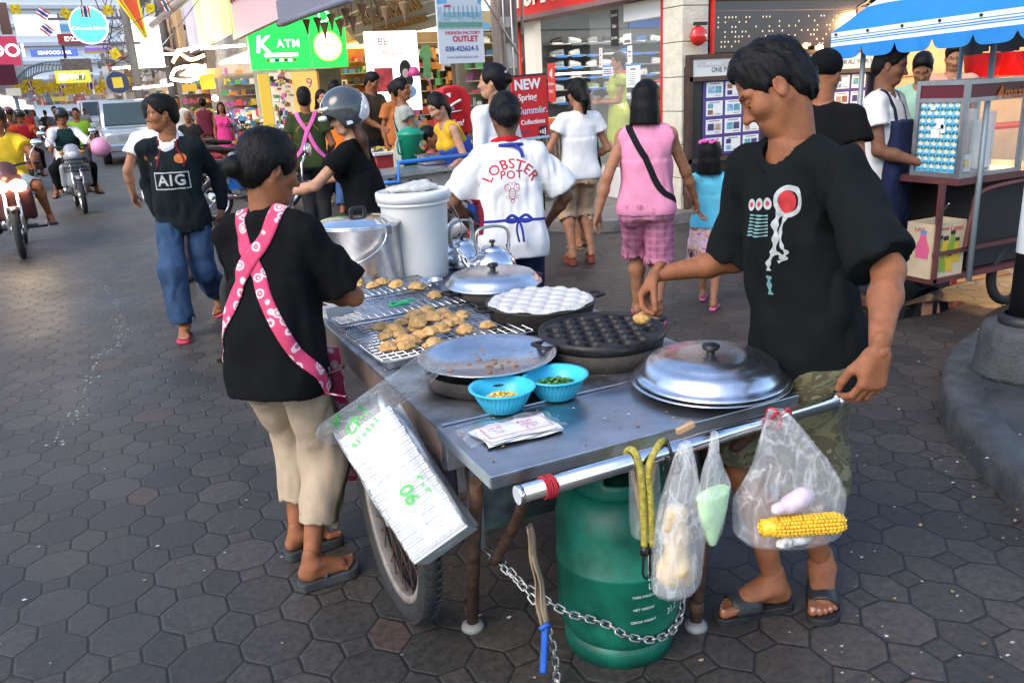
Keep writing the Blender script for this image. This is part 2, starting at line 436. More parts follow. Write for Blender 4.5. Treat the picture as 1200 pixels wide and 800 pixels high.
class Person:
 def __init__(s, label, at, face, H=1.65, sex='m', build=1., lean=0., side=0., twist=0., head=(0,0,0), pelvis=None,
                 lh=None, rh=None, lf=None, rf=None, lel=(-.5,-1,-.3), rel=(.5,-1,-.3), lkn=(0,1,0), rkn=(0,1,0), h=.014, hh=None, skin='tan', group=None, z=0.,
                 lhand=None, rhand=None, feet='bare', headscale=1., detail=None, eyes=True, hipyaw=0., feetup=0., hide_feet=False, cat='person', belly=0.):
  s.H = H; s.f = H/1.7; s.b = build; s.sex = sex; s.h = h; s.eyes = eyes; s.hh = hh or h*.6; f = s.f; s.skin = skin_mat(skin); s.skink = skin
  s.detail = detail if detail is not None else h < .012
  face = nrm((*face, 0)); s.rz = math.atan2(-face[0], face[1])
  s.root = empty('person', (at[0], at[1], z), s.rz, label, cat, group)
  s.at = A3([at[0], at[1], z], float)
  c, n = math.cos(s.rz), math.sin(s.rz); s.Rz = A3([[c,-n,0],[n,c,0],[0,0,1]])
  hw = .088*f if sex == 'm' else .09*f
  s.stand = pelvis is None; s.hem = 0.
  s.pel = A3(pelvis if pelvis is not None else (0, 0, .525*H), float)
  sp = A3([math.sin(math.radians(side)), math.sin(math.radians(lean))*math.cos(math.radians(side)), math.cos(math.radians(lean))*math.cos(math.radians(side))]); s.sp = nrm(sp)
  X0 = A3([math.cos(math.radians(hipyaw)), math.sin(math.radians(hipyaw)), 0])
  X = nrm(rot_axis(s.sp, twist) @ X0); s.X = nrm(X-s.sp*(X@s.sp)); s.Y = np.cross(s.sp, s.X)
  s.hipX = nrm(X0-s.sp*(X0@s.sp))
  L = .276*H; sw = (.103 if sex == 'm' else .090)*H*(.5+.5*build)
  s.shc = s.pel+s.sp*L
  s.sh = {1: s.shc+s.X*sw, -1: s.shc-s.X*sw}        # 1 right, -1 left
  s.neck = s.pel+s.sp*(.318*H)+s.Y*-.012*f
  hipw = .052*H
  s.hip = {1: s.pel+s.hipX*hipw-A3([0,0,.015*H]), -1: s.pel-s.hipX*hipw-A3([0,0,.015*H])}
  up, fo = .178*H, .150*H; s.up = up
  s.el, s.wr = {}, {}
  for q, tg, pole in ((1, rh, rel), (-1, lh, lel)):
   if tg is None: tg = s.sh[q]+A3([q*.07*f, .05*f, -(up+fo)*.96])
   if callable(tg): tg = tg(s, q)
   s.el[q], s.wr[q] = ik(s.sh[q], tg, up, fo, pole)
  th, shn = .245*H, .238*H; s.kn, s.an, s.toe = {}, {}, {}
  for q, ft, pole in ((1, rf, rkn), (-1, lf, lkn)):
   if ft is None: ft = (q*.075*f, 0., 0., q*-8., 0.)
   ft = tuple(ft)+(0.,)*(5-len(ft)); an = A3([ft[0], ft[1], ft[2]+.046*H+feetup])
   s.kn[q], s.an[q] = ik(s.hip[q], an, th, shn, pole)
   a, p = math.radians(ft[3]), math.radians(ft[4])
   s.toe[q] = A3([-math.sin(a)*math.cos(p), math.cos(a)*math.cos(p), -math.sin(p)])
  up_n = nrm(s.sp*.55+A3([0,0,1])*.45); s.upn = up_n
  Rb = np.stack([s.X, nrm(np.cross(up_n, s.X)), up_n], 1)
  Rb[:, 0] = np.cross(Rb[:, 1], Rb[:, 2])
  s.Rh = Rb @ rot_axis((0,0,1), head[0]) @ rot_axis((1,0,0), -head[1]) @ rot_axis((0,1,0), head[2])
  s.hs = H/7.5/.225*headscale
  s.hc = s.neck+up_n*(.055*H)+s.Rh[:, 2]*(.045*H)+s.Rh[:, 1]*.014*f
  s.belly = belly
  s.parts = {}
  s.body(feet, lhand, rhand, hide_feet)
 def w2l(s, p): return s.Rz.T @ (A3(p, float)-s.at)
 def torso(s):
  f, b = s.f, s.b
  if s.sex == 'm': st = [(-.10,.125,.095,0),(-.03,.165,.11,0),(.05,.158,.108,.004),(.14,.146,.102,.006),(.24,.158,.108,.004),(.34,.166,.110,0),(.42,.150,.098,-.006),(.48,.105,.076,-.010),(.53,.065,.06,-.012)]
  else: st = [(-.11,.135,.10,-.01),(-.03,.176,.12,-.012),(.05,.165,.11,-.004),(.14,.135,.094,.004),(.24,.138,.10,.006),(.34,.146,.103,0),(.42,.132,.090,-.006),(.47,.095,.070,-.010),(.51,.06,.055,-.012)]
  st = [(t*f, rx*f*b, ry*f*b, oy*f) for t, rx, ry, oy in st]
  P = [loft(s.pel, s.sp, s.X*.6+s.hipX*.4, st, 2.3)]
  for q in (1, -1):
   P.append(cap(s.neck-s.sp*.035*f, s.sh[q]-s.sp*.004, .046*f*b, .048*f*b))
   P.append(cap(s.sh[q]-s.sp*.10*f-s.X*q*.055*f, s.sh[q]-s.X*q*.01, .056*f*b, .048*f*b))
   if s.sex == 'f': P.append(ell(s.pel+s.sp*.335*f+s.X*q*.07*f*b+s.Y*.085*f*b, .052*f*b))
   P.append(ell(s.hip[q]+A3([0,-.045*f,.0])+s.hipX*q*.01, A3([.082,.085,.10])*f*b))
  if s.belly: P.append(ell(s.pel+s.sp*.11*f+s.Y*.06*f, A3([.13,.09,.12])*f*s.belly))
  return P
 def arm(s, q, frac=2.):
  """frac 0..1 upper arm, 1..2 forearm"""
  f, b = s.f, .45+.55*s.b; g = 1. if s.sex == 'm' else .88; b *= g
  a, e, w = s.sh[q], s.el[q], s.wr[q]; P = []
  t = min(1, frac); P.append(cap(a, a+(e-a)*t, .049*f*b, (.049-.009*t)*f*b))
  if frac > 1:
   t = frac-1; m = e+(w-e)*min(t, .35)
   P.append(cap(e, m, .040*f*b, .041*f*b))
   if t > .35: P.append(cap(m, e+(w-e)*t, .041*f*b, (.041-.016*(t-.35)/.65)*f*b))
  return P
 def leg(s, q, frac=2.):
  f, b = s.f, .4+.6*s.b; a, k, n = s.hip[q], s.kn[q], s.an[q]; P = []
  t = min(1, frac); P.append(cap(a, a+(k-a)*t, .086*f*b, (.086-.030*t)*f*b))
  if frac > 1:
   t = frac-1; d = n-k; back = nrm(np.cross(np.cross(d, A3([0,1,0])+s.toe[q]), d))
   m = k+d*min(t, .32)-back*.012*f
   P.append(cap(k, m, .054*f*b, .056*f*b))
   if t > .32: P.append(cap(m, k+d*t, .056*f*b, (.056-.024*(t-.32)/.68)*f*b))
  return P
 def bounds(s, pts, pad):
  p = A3(pts); return p.min(0)-pad, p.max(0)+pad
 def head_mesh(s):
  h = s.hh/s.hs; k = s.hs
  f = Field((-.105,-.135,-.19), (.105,.15,.15), max(.0024, h))
  f.add(ell((0,-.012,.036), (.074,.094,.084)), k=.02)
  f.add(ell((0,.028,-.035), (.060,.062,.082)), k=.03)
  f.add(ell((0,.060,-.093), (.026,.024,.020)), k=.03)
  for q in (1, -1):
   f.add(cap((q*.055,-.004,-.045), (q*.024,.050,-.094), .019, .017), k=.03)
   f.add(ell((q*.040,.054,-.026), .028), k=.02)
   f.add(cap((q*.046,.068,.022), (q*.008,.080,.020), .012, .010), k=.014)
  nl = 1. if s.sex == 'm' else .85
  f.add(cap((0,.082,.006), (0,.082+.020*nl,-.034), .0075, .0105), k=.012)
  f.add(ell((0,.086+.020*nl,-.037), (.0125,.012,.0105)), k=.008)
  for q in (1, -1):
   f.sub(ell((q*.033,.094,-.001), (.019,.018,.0115)), k=.014)
   f.add(ell((q*.0125,.089,-.041), (.0085,.010,.008)), k=.006)
  f.add(cap((-.018,.077,-.066), (.018,.077,-.066), .0078), k=.006, lab=1)
  f.add(cap((-.013,.0785,-.0735), (.013,.0785,-.0735), .0088), k=.006, lab=1)
  f.sub(cap((-.022,.090,-.0695), (.022,.090,-.0695), .0022), k=.003)
  if s.detail:
   for q in (1, -1):
    f.add(ell((q*.032,.0735 if s.eyes else .0755,-.002), .0118), k=.001, lab=2 if s.eyes else 0)
    if s.eyes: f.add(ell((q*.0325,.0800,-.003), (.0062,.0062,.0058)), k=.001, lab=3)
    else: f.add(cap((q*.021,.0865,-.0085),(q*.044,.0815,-.0085), .0019, .0019), k=.001, lab=4)
    f.add(cap((q*.019,.0825,.0055), (q*.045,.0775,.0050), .0042, .0042), k=.004)
    f.add(cap((q*.019,.0850,.0015), (q*.046,.0785,.0012), .0018, .0018), k=.001, lab=4)
    f.add(cap((q*.020,.080,-.0135), (q*.044,.075,-.012), .004, .004), k=.004)
  for q in (1, -1):
   f.add(cap((q*.014,.0895,.0215), (q*.048,.078,.0255), .0034, .0028), k=.002, lab=4)
   R = rot_axis((0,0,1), q*-18) @ rot_axis((1,0,0), 12)
   f.add(ell((q*.075,-.008,-.010), (.0085,.020,.032), R), k=.006)
   f.sub(ell((q*.083,-.003,-.006), (.006,.011,.019), R), k=.005)
  nb = s.Rh.T @ (s.neck-s.sp*.02-s.hc)/k
  wn = .056 if s.sex == 'm' else .047
  f.add(cap((0,-.022,-.05), nb, wn, wn*1.08), k=.025)
  if s.sex == 'm' and s.detail: f.add(ell((0,.030,-.135), (.012,.012,.016)), k=.015)
  V, F, L = f.mesh(1)
  return (V*k) @ s.Rh.T + s.hc, F, L
 def hand_frame(s, q, spec):
  spec = spec or {}
  y = nrm(spec['dir']) if 'dir' in spec else nrm(s.wr[q]-s.el[q])
  back = A3(spec.get('back', (q*1., .25, .1)), float); z = back-y*(back@y); z = nrm(z); x = np.cross(y, z)
  return np.stack([x, y, z], 1)
 def hand_mesh(s, q, spec):
  """hand frame: y along the fingers, z out of the back, thumb on the -q x side"""
  spec = spec or {}; k = s.H/1.75*(1. if s.sex == 'm' else .92)
  curl = spec.get('curl', (28, 30, 20)); spread = spec.get('spread', 5); tc = spec.get('thumb', (35, 20))
  hv = max(.0026, min(s.hh, .0065))/k
  f = Field((-.11,-.05,-.13), (.11,.22,.07), hv); t = -q
  X = [t*.027, t*.0095, -t*.009, -t*.026]; Ls = [(.040,.024,.019),(.045,.028,.020),(.041,.026,.020),(.032,.019,.017)]
  f.add(cap((0,-.025,0), (0,.012,0), .024, .023, ((0,0,1), .72)), k=.01)
  for i in range(4):
   f.add(cap((X[i]*.62,.008,0), (X[i],.082-(.006 if i == 3 else .003*(i == 0)),.002), .0145, .0118), k=.012)
  f.add(cap((t*.016,.012,-.008), (t*.030,.052,-.006), .016, .012), k=.014)
  for i in range(4):
   p = A3([X[i],.082-(.006 if i == 3 else .003*(i == 0)),.002]); a = 0.
   cu = curl[i] if hasattr(curl[0], '__len__') else curl
   sp = math.radians((1.5-i)*spread*t)
   for j in range(3):
    a += math.radians(cu[j]); d = A3([math.sin(sp)*math.cos(a), math.cos(sp)*math.cos(a), -math.sin(a)])
    r = (.0094,.0086,.0076)[j]*(.88 if i == 3 else 1); n = p+d*Ls[i][j]
    f.add(cap(p, n, r, r*.93), k=.004);
    if j == 2 and s.hh < .006:
     up = A3([0, math.sin(a), math.cos(a)]); f.add(ell(n-d*.004+up*r*.55, (.0055,.0065,.0035)), k=.001, lab=5)
    p = n
  a1, a2 = [math.radians(v) for v in tc]
  p = A3([t*.022,.022,-.010]); d = A3([t*math.sin(a1)*1., math.cos(a1), -math.sin(a2)]); d = nrm(d)
  n = p+d*.042; f.add(cap(p, n, .015, .0115), k=.008)
  d2 = nrm(d+A3([-t*.25,.35,-.12])); m = n+d2*.032; f.add(cap(n, m, .0112, .010), k=.004)
  d3 = nrm(d2+A3([-t*.25,.2,-.05])); f.add(cap(m, m+d3*.024, .010, .0085), k=.004)
  V, F, L = f.mesh(1); R = s.hand_frame(q, spec)
  return (V*k) @ R.T + s.wr[q], F, L
 def foot_frame(s, q):
  y = s.toe[q]; x = nrm(np.cross(y, (0,0,1))); z = np.cross(x, y); return np.stack([x, y, z], 1)
 def foot_mesh(s, q):
  k = s.H/1.7*(1. if s.sex == 'm' else .93); hv = max(.0038, min(s.hh, .010))/k
  f = Field((-.08,-.085,-.115), (.08,.235,.09), hv); t = -q       # big toe towards the body's middle
  Z = -.046*1.7
  f.add(cap((0,0,.03), (0,-.012,-.02), .032, .034), k=.02)
  f.add(cap((0,-.030,Z+.030), (0,-.01,Z+.032), .030, .030), k=.02)
  f.add(cap((0,.015,-.012), (t*.004,.125,Z+.026), .034, .022, ((1,0,0), 1.35)), k=.025)
  f.add(cap((-t*.012,-.01,Z+.022), (-t*.016,.115,Z+.018), .026, .021), k=.02)
  X = [.031,.012,-.004,-.019,-.032]; Y0 = [.135,.140,.135,.127,.117]; Ln = [.046,.036,.032,.027,.022]; r = [.0145,.0105,.0098,.0092,.0088]
  for i in range(5):
   a = A3([t*X[i]*.95,Y0[i],Z+.019]); b = A3([t*X[i]*1.08,Y0[i]+Ln[i],Z+r[i]])
   f.add(cap(a, b, r[i]*1.1, r[i]), k=.006)
   if s.hh < .008: f.add(ell(b+A3([0,.002,r[i]*.7]), (r[i]*.6,r[i]*.6,r[i]*.4)), k=.001, lab=5)
  f.cut((0,0,Z+.001), (0,0,-1))
  V, F, L = f.mesh(1); R = s.foot_frame(q)
  return (V*k) @ R.T + s.an[q], F, L
 def body(s, feet, lhand, rhand, hide_feet):
  pts = [s.pel, s.neck]+[d[q] for d in (s.sh, s.el, s.wr, s.hip, s.kn, s.an) for q in (1, -1)]
  lo, hi = s.bounds(pts, .19*s.f*max(1, s.b)); F0 = Field(lo, hi, s.h)
  for p in s.torso(): F0.add(p, 0, .03*s.f)
  nw = (.055 if s.sex == 'm' else .047)*s.hs
  F0.add(cap(s.neck-s.sp*.03, s.neck+(s.hc-s.neck)*.35, nw*1.1, nw), 0, .03)
  for q in (1, -1):
   for p in s.arm(q): F0.add(p, 0, .022*s.f)
   for p in s.leg(q): F0.add(p, 0, .03*s.f)
  s.bodyF = None
  parts = [F0.mesh(1), s.head_mesh()]
  s.spec = {1: rhand or {}, -1: lhand or {}}
  for q, sp in ((1, rhand), (-1, lhand)): parts.append(s.hand_mesh(q, sp))
  if not hide_feet:
   for q in (1, -1): parts.append(s.foot_mesh(q))
  V, F, L = join_np(parts)
  s.bodyo = obj('body', mesh_np('body', V, F, L), [s.skin, LIP, EYEW, IRIS, HAIR, NAIL], s.root)
  s.feetkind = feet
 def garment(s, name, prims, m, off=.012, k=.03, cuts=(), subs=(), fold=.006, fs=(9,9,4.5), h=None, parent=None, seed=None, mats=None, hang=(), hemz=None):
  h = h or s.h; los, his = zip(*[pbounds(p, off) for p in list(prims)+list(hang)])
  f = Field(np.min(los, 0)-.04, np.max(his, 0)+.04, h)
  for p in prims: f.add(p, off, k)
  for p in hang: f.add(p, 0., k)
  sd = seed if seed is not None else rnd.rand()*50
  hz = (lambda P: np.clip(((P-s.pel.astype(f32))@s.sp.astype(f32)+hemz)/.10-.25, .12, 1)) if hemz is not None else (lambda P: 1.)
  if fold: f.warp(lambda P: hz(P)*fold*(vnoise(P, fs, sd)+.55*vnoise(P, A3(fs)*2.3, sd+3)+ .5*np.abs(vnoise(P, A3(fs)*1.2, sd+9)) + (.55*(1-2*np.abs(vnoise(P+.02*vnoise(P,7.,sd)[..., None], A3(fs)*A3([2.6,2.6,1.7]), sd+21))) if h < .0125 else 0)) - hz(P)*fold*.35)
  for p, o in subs: f.sub(p, o, .008)
  for c in cuts: f.cut(*c)
  V, F, L = f.mesh(2 if s.h < .012 else 1)
  o = obj(name, mesh_np(name, V, F, L), mats or m, parent or s.root)
  s.parts[name] = (o, V, F); return o
 def bvh(s, name):
  o, V, F = s.parts[name]; return bvh_np(V, F)
 def top(s, m, name='shirt', hem=.0, sleeve=.6, off=.014, neck=.066, hemflare=.02, fold=.007, sleeveflare=.022, vneck=0., sleeveless=False, belly=0., h=None, mats=None, trim=None):
  """hem: metres below the pelvis centre along the spine (positive = lower)"""
  f, b = s.f, s.b; s.hem = hem
  P = s.torso(); hang = []
  w = .168 if s.sex == 'm' else .172; hx = (w+.014+hemflare)*f*b; hy = ((.112 if s.sex == 'm' else .122)+.012+hemflare)*f*b
  top_t = .30*f
  wx = (.156 if s.sex == 'm' else .142)*f*b+off
  hang.append(loft(s.pel, s.sp, s.X*.5+s.hipX*.5, [(-hem, hx, hy, -.004), (.06*f, hx*.97, hy*.95, 0), (.18*f, max(wx, hx*.88), hy*.88+belly, belly*.6), (.30*f, (.165 if s.sex == 'm' else .148)*f*b+off, .108*f*b+off, 0)], 2.2))
  for q in (1, -1):
   if sleeveless: continue
   if sleeve <= 1:
    a, e = s.sh[q], s.el[q]; d = e-a; Ln = np.linalg.norm(d); bb = (.45+.55*b)*(1 if s.sex == 'm' else .9)
    X = nrm(np.cross(d, s.Y)+1e-4)
    hang.append(loft(a-nrm(d)*.02, d, X, [(0,.042*f*bb+off,.042*f*bb+off,0), (.05,.052*f*bb+off,.052*f*bb+off,0), (Ln*sleeve*.5,.052*f*bb+off+sleeveflare*.4,.052*f*bb+off+sleeveflare*.4,0), (Ln*sleeve+.02,.049*f*bb+off+sleeveflare,.049*f*bb+off+sleeveflare,0)]))
   else: P += s.arm(q, sleeve)
  nc = cap(s.neck-s.sp*.006*f+s.Y*.030*f, s.neck+s.upn*.2+s.Y*.045*f, neck*f*.93, neck*f*1.3); subs = [(nc, 0.)]; s.ncap = nc
  if vneck: subs.append((cap(s.neck+s.sp*.02*f+s.Y*.08*f, s.neck-s.sp*vneck+s.Y*.13*f, neck*f*.8, .012), 0.))
  if sleeveless:
   for q in (1, -1): subs.append((cap(s.sh[q]+s.X*q*.055*f+s.sp*.10, s.sh[q]+s.X*q*.058*f-s.sp*.11*f, .060*f, .058*f), 0.))
  subs.append((loft(s.pel, s.sp, s.X*.5+s.hipX*.5, [(-hem-.05, hx-.012, hy-.012, -.004), (-hem+.03, hx-.014, hy-.014, 0)], 2.2), 0.))
  cuts = [(s.pel-s.sp*hem, -s.sp)]
  P = [p for p in P if not (p[0] == 'ell' and p[1][2] < s.pel[2]+.02 and hem < .06)]
  s.shirtP = (P, hang, off, .024*f)
  o = s.garment(name, P, m, off, .024*f, cuts, subs, fold, hang=hang, h=h, mats=mats, hemz=hem)
  if trim and not vneck: s.neck_trim('neckband', trim if trim is not True else m, o)
  return o
 def bottom(s, m, name='trousers', frac=1.85, off=.014, flare=.02, fold=.008, waist=.06, loose=.012, k=.028, h=None, mats=None):
  f, b = s.f, s.b
  P = [loft(s.pel, s.sp, s.X*.3+s.hipX*.7, [(-.10*f,.145*f*b,.105*f*b,-.006),(-.03*f,.170*f*b,.118*f*b,-.008),(waist*f,.155*f*b,.108*f*b,0)], 2.2)]
  for q in (1, -1): P.append(ell(s.hip[q]+A3([0,-.040*f,-.02*f]), A3([.074,.074,.09])*f*b))
  hang = []; bb = .4+.6*b
  for q in (1, -1):
   a, kn, n = s.hip[q], s.kn[q], s.an[q]; l1 = kn-a; l2 = n-kn
   t = min(1, frac)
   hang.append(cap(a, a+l1*min(t, .96), .086*f*bb+off, (.086-.028*t)*f*bb+off+loose*t))
   if frac > 1:
    t = frac-1; X = nrm(np.cross(l2, s.hipX)); Ln = np.linalg.norm(l2)
    hang.append(cap(kn-nrm(l1)*.02, kn+nrm(l2)*.02, .058*f*bb+off+loose, .058*f*bb+off+loose))
    hang.append(loft(kn-nrm(l2)*.03, l2, s.hipX, [(0,.058*f*bb+off+loose*.8,.060*f*bb+off+loose*.8,0),(Ln*t*.4,.058*f*bb+off+loose,.060*f*bb+off+loose,0),(Ln*t+.03,.040*f*bb+off+flare,.046*f*bb+off+flare,0)]))
   else:
    X = s.hipX; Ln = np.linalg.norm(l1)*frac
    hang.append(loft(a+l1*.35, l1, X, [(0,.078*f*bb+off,.082*f*bb+off,0),(Ln-np.linalg.norm(l1)*.35,.066*f*bb+off+flare,.070*f*bb+off+flare,0)]))
  subs = []
  for q in (1, -1):
   a, kn, n = s.hip[q], s.kn[q], s.an[q]
   e, d = (kn+(n-kn)*(frac-1), nrm(n-kn)) if frac > 1 else (a+(kn-a)*frac, nrm(kn-a))
   r = ((.036 if frac > 1.5 else .05)*f*bb+off+flare-.004)
   subs.append((cap(e-d*.02, e+d*.12, r*.93, r*.97), 0.))
  return s.garment(name, P, m, off, k*f, [(s.pel-s.sp*(s.hem-.085), s.sp)] if s.stand and s.hem > .04 else [], subs, fold, hang=hang, h=h, mats=mats)
 def neck_trim(s, name, m, parent, width=.019, thick=.006, lift=.001, h=.0042, inner=.005):
  P, hang, off, k = s.shirtP; c = s.neck; r = .17*s.f
  def fld(lst):
   F = Field(c-r, c+r, h)
   for p, o in lst: F.add(p, o, k)
   return F
  F = fld([(p, off) for p in P]+[(p, 0.) for p in hang]); N = fld([(s.ncap, 0.)])
  F.d = np.maximum(np.abs(F.d-lift)-thick, np.maximum(N.d-width, -N.d-inner)); V, Fc, L = F.mesh(2)
  o = obj(name, mesh_np(name, V, Fc), m, parent); s.parts[name] = (o, V, Fc); return o
 def skirt(s, m, name='skirt', length=.45, flare=.08, waist=.06, off=.014, fold=.012, h=None, mats=None):
  f, b = s.f, s.b
  L = [loft(s.pel, (0,0,1), s.hipX, [(-length, (.17+flare)*f*b, (.125+flare)*f*b, 0), (-.05,.182*f*b+off,.13*f*b+off,-.008), (waist,.155*f*b+off,.108*f*b+off,0)], 2.1)]
  return s.garment(name, [], m, off, .03, [], [(loft(s.pel, (0,0,1), s.hipX, [(-length-.05,(.158+flare)*f*b,(.112+flare)*f*b,0),(-length+.1,(.150+flare*.8)*f*b,(.105+flare*.8)*f*b,0)]), 0.)], fold, (14,14,2.5), hang=L, h=h, mats=mats)
 def dress(s, m, name='dress', length=.55, flare=.05, sleeve=.3, off=.014, neck=.075, sleeveless=False, fold=.009):
  f, b = s.f, s.b; P = s.torso()
  hang = [loft(s.pel, s.sp*.5+A3([0,0,.5]), s.X, [(-length,(.175+flare)*f*b,(.13+flare)*f*b,0),(-.05,.186*f*b+off,.134*f*b+off,-.006),(.14*f,.150*f*b+off,.104*f*b+off,0)], 2.1)]
  subs = [(cap(s.neck-s.sp*.02+s.Y*.012, s.neck+s.upn*.2+s.Y*.02, neck*f, neck*f*1.2), 0.)]
  if sleeveless:
   for q in (1, -1): subs.append((cap(s.sh[q]+s.X*q*.05*f+s.sp*.10, s.sh[q]+s.X*q*.055*f-s.sp*.11*f, .060*f, .058*f), 0.))
  else:
   for q in (1, -1):
    a, e = s.sh[q], s.el[q]; d = e-a; Ln = np.linalg.norm(d)
    hang.append(loft(a-nrm(d)*.02, d, nrm(np.cross(d, s.Y)), [(0,.062*f+off,.062*f+off,0),(Ln*sleeve+.02,.056*f+off+.012,.056*f+off+.012,0)]))
  return s.garment(name, P, m, off, .03, [], subs, fold, (12,12,2.5), hang=hang)
 def hair(s, style='short', m=None, bun=(0,-.115,.01), bunr=.042, length=.30, name='hair', h=None, thick=1., warp=.0013):
  k = s.hs; hv = (h or max(s.hh, .004))/k
  zmin = -.19 if style in ('short', 'bun', 'crop') else -.24-length
  f = Field((-.16,-.27,zmin), (.16,.15,.17), hv)
  f.add(ell((0,-.017,.040), A3([.083,.101,.090])*(1+.06*(thick-1))), k=.02)
  if style in ('short', 'crop'):
   f.add(ell((0,-.055,-.02), (.068,.062,.075)), k=.02)
   for q in (1, -1): f.add(cap((q*.070,.022,.02), (q*.070,.016,-.02), .010, .005), k=.01)
   if style == 'short': f.add(ell((0,.022,.090), (.058,.056,.040)), k=.03)
  elif style == 'bob':
   f.add(loft((0,-.03,0), (0,0,1), (1,0,0), [(-.15*thick,.105,.090,-.0),(-.05,.100,.098,0),(.06,.080,.085,0)]), k=.03)
  elif style in ('long', 'pony', 'bun'):
   f.add(ell((0,-.05,-.012), (.072,.066,.078)), k=.02)
   for q in (1, -1): f.add(ell((q*.052,-.005,.02), (.036,.07,.06)), k=.02)
  f.sub(ell((0,.100,-.045), (.072,.082,.105 if style != 'short' else .124)), k=.012)
  for q in (1, -1): f.sub(ell((q*.088,.010,-.035), (.030,.026,.045)), k=.006)
  if style == 'bun':
   f.add(ell(bun, (bunr*1.05, bunr*.9, bunr*.95)), k=.012)
   f.add(ell((bun[0],bun[1]+bunr*.6,bun[2]), bunr*.62), k=.02)
  if style == 'pony':
   a = A3([bun[0], bun[1], bun[2]]); f.add(ell(a, .030), k=.015); up = A3(s.Rh.T @ A3([0,0,-1.]))
   b = a+A3([0,-.035,0])+up*length*.4; c = a+A3([0,-.03,0])+up*length
   f.add(cap(a, b, .030, .040), k=.02); f.add(cap(b, c, .040, .018), k=.02)
  if style == 'long':
   dn = A3(s.Rh.T @ (-s.sp));
   for q in (-1, 0, 1):
    a = A3([q*.058,-.045+abs(q)*.02,-.01]); b = a+dn*length*.55+A3([q*.012,-.028,0]); c = a+dn*length+A3([q*.02,-.03,0])
    f.add(cap(a, b, .042, .042, ((0,1,0), .7)), k=.03); f.add(cap(b, c, .042, .022, ((0,1,0), .7)), k=.03)
  f.warp(lambda P: warp*(vnoise(P, (85,85,14), 1)+.6*vnoise(P, (150,150,24), 5)))
  V, F, L = f.mesh(1); V = (V*k) @ s.Rh.T + s.hc
  o = obj(name, mesh_np(name, V, F, L), m or HAIR, s.root); s.parts[name] = (o, V, F)
  if s.h < .0125: s.strands(V, F, o, m or HAIR, .016 if style in ('short', 'crop') else .040)
  return o
 def strands(s, V, F, o, m, ln, n=420):
  bm = B(); up = V3(s.Rh[:, 2]); c0 = V3(s.hc)
  for i in rnd.randint(0, len(F), n):
   q = V[F[i]]; p = V3(q.mean(0)); nn = V3(np.cross(q[1]-q[0], q[2]-q[0]))
   if nn.length < 1e-12: continue
   nn.normalize(); nn = nn if nn.dot(p-c0) > 0 else -nn
   t = (-up+V3(rnd.normal(0,.45,3))); t = t-nn*t.dot(nn); t = t.normalized() if t.length > 1e-4 else up; L_ = ln*rnd.uniform(.5,1.5)
   lf = rnd.uniform(.0005,.0035); tube(bm, [p-nn*.002-t*L_*.2, p+nn*lf*.6+t*L_*.35, p+nn*lf+t*L_], [.0007,.0006,.0002], 3, cap=False)
  obj('hair_strand', bm, m, o)['kind'] = 'stuff'
 def headpiece(s, name, prims, mats, subs=(), cuts=(), k=.012, h=None, parent=None, warp=None):
  """part modelled in the head frame: prims = [(prim, material index)]"""
  kk = s.hs; los, his = zip(*[pbounds(p, 0) for p, _ in prims]); f = Field(np.min(los, 0)-.02, np.max(his, 0)+.02, (h or s.hh)/kk)
  for p, l in prims: f.add(p, 0., k, l)
  for p in subs: f.sub(p, 0., .004)
  for c in cuts: f.cut(*c)
  if warp: f.warp(warp)
  V, F, L = f.mesh(1); V = (V*kk) @ s.Rh.T + s.hc
  o = obj(name, mesh_np(name, V, F, L), mats, parent or s.root); s.parts[name] = (o, V, F); return o
 def strap(s, name, garment, pts, w, m, lift=.004, n=10, toward=None, parent=None, seg=4):
  """ribbon laid on a garment; pts local, roughly on its surface; rays go towards the spine"""
  bv = s.bvh(garment) if not hasattr(garment, 'ray_cast') else garment
  P = smoothpath(pts, n); bm = B(); rows = []
  for i, p in enumerate(P):
   t = (P[min(i+1, len(P)-1)]-P[max(i-1, 0)]).normalized()
   q = A3(p); c = s.pel+s.sp*min((q-s.pel)@s.sp, .33*s.f) if toward is None else A3(toward)
   d = V3(c)-p; d = d.normalized() if d.length > 1e-4 else Vector((0,1,0)); sd = t.cross(d).normalized(); row = []
   for j in range(seg+1):
    a = p+sd*(w*(j/seg-.5)); hit, nor, _, _ = bv.ray_cast(a-d*.25, d, .6)
    row.append(bm.verts.new((hit-d*lift) if hit is not None else a))
   rows.append(row)
  for r0, r1 in zip(rows[:-1], rows[1:]):
   for j in range(seg):
    f = bm.faces.new((r0[j], r0[j+1], r1[j+1], r1[j])); f.smooth = True
  o = obj(name, bm, m, parent or s.root); thicken(o, .003, 1.); return o
 def print_on(s, name, garment, bm, o, u, v, mats, lift=.002, parent=None):
  """flat artwork bm (x-y) stamped on a garment from a plane at o with right u and up v"""
  M = plane_mat(o, u, v); bv = s.bvh(garment); decal(bm, M, bv, lift)
  return obj(name, bm, mats, parent or s.parts[garment][0])
 def sole_outline(s, k, q, grow=.006):
  t = -q
  pts = [(-.030,-.055),(-.034,-.03),(-.034,.03),(-.042,.10),(-.045,.14),(-.036,.172),(-.018,.190),(.006,.200),(.028,.197),(.042,.178),(.044,.14),(.036,.08),(.031,.02),(.033,-.03),(.026,-.056),(0,-.066)]
  return [((x*(1+grow/.04))*t*k, y*1.02*k) for x, y in pts]
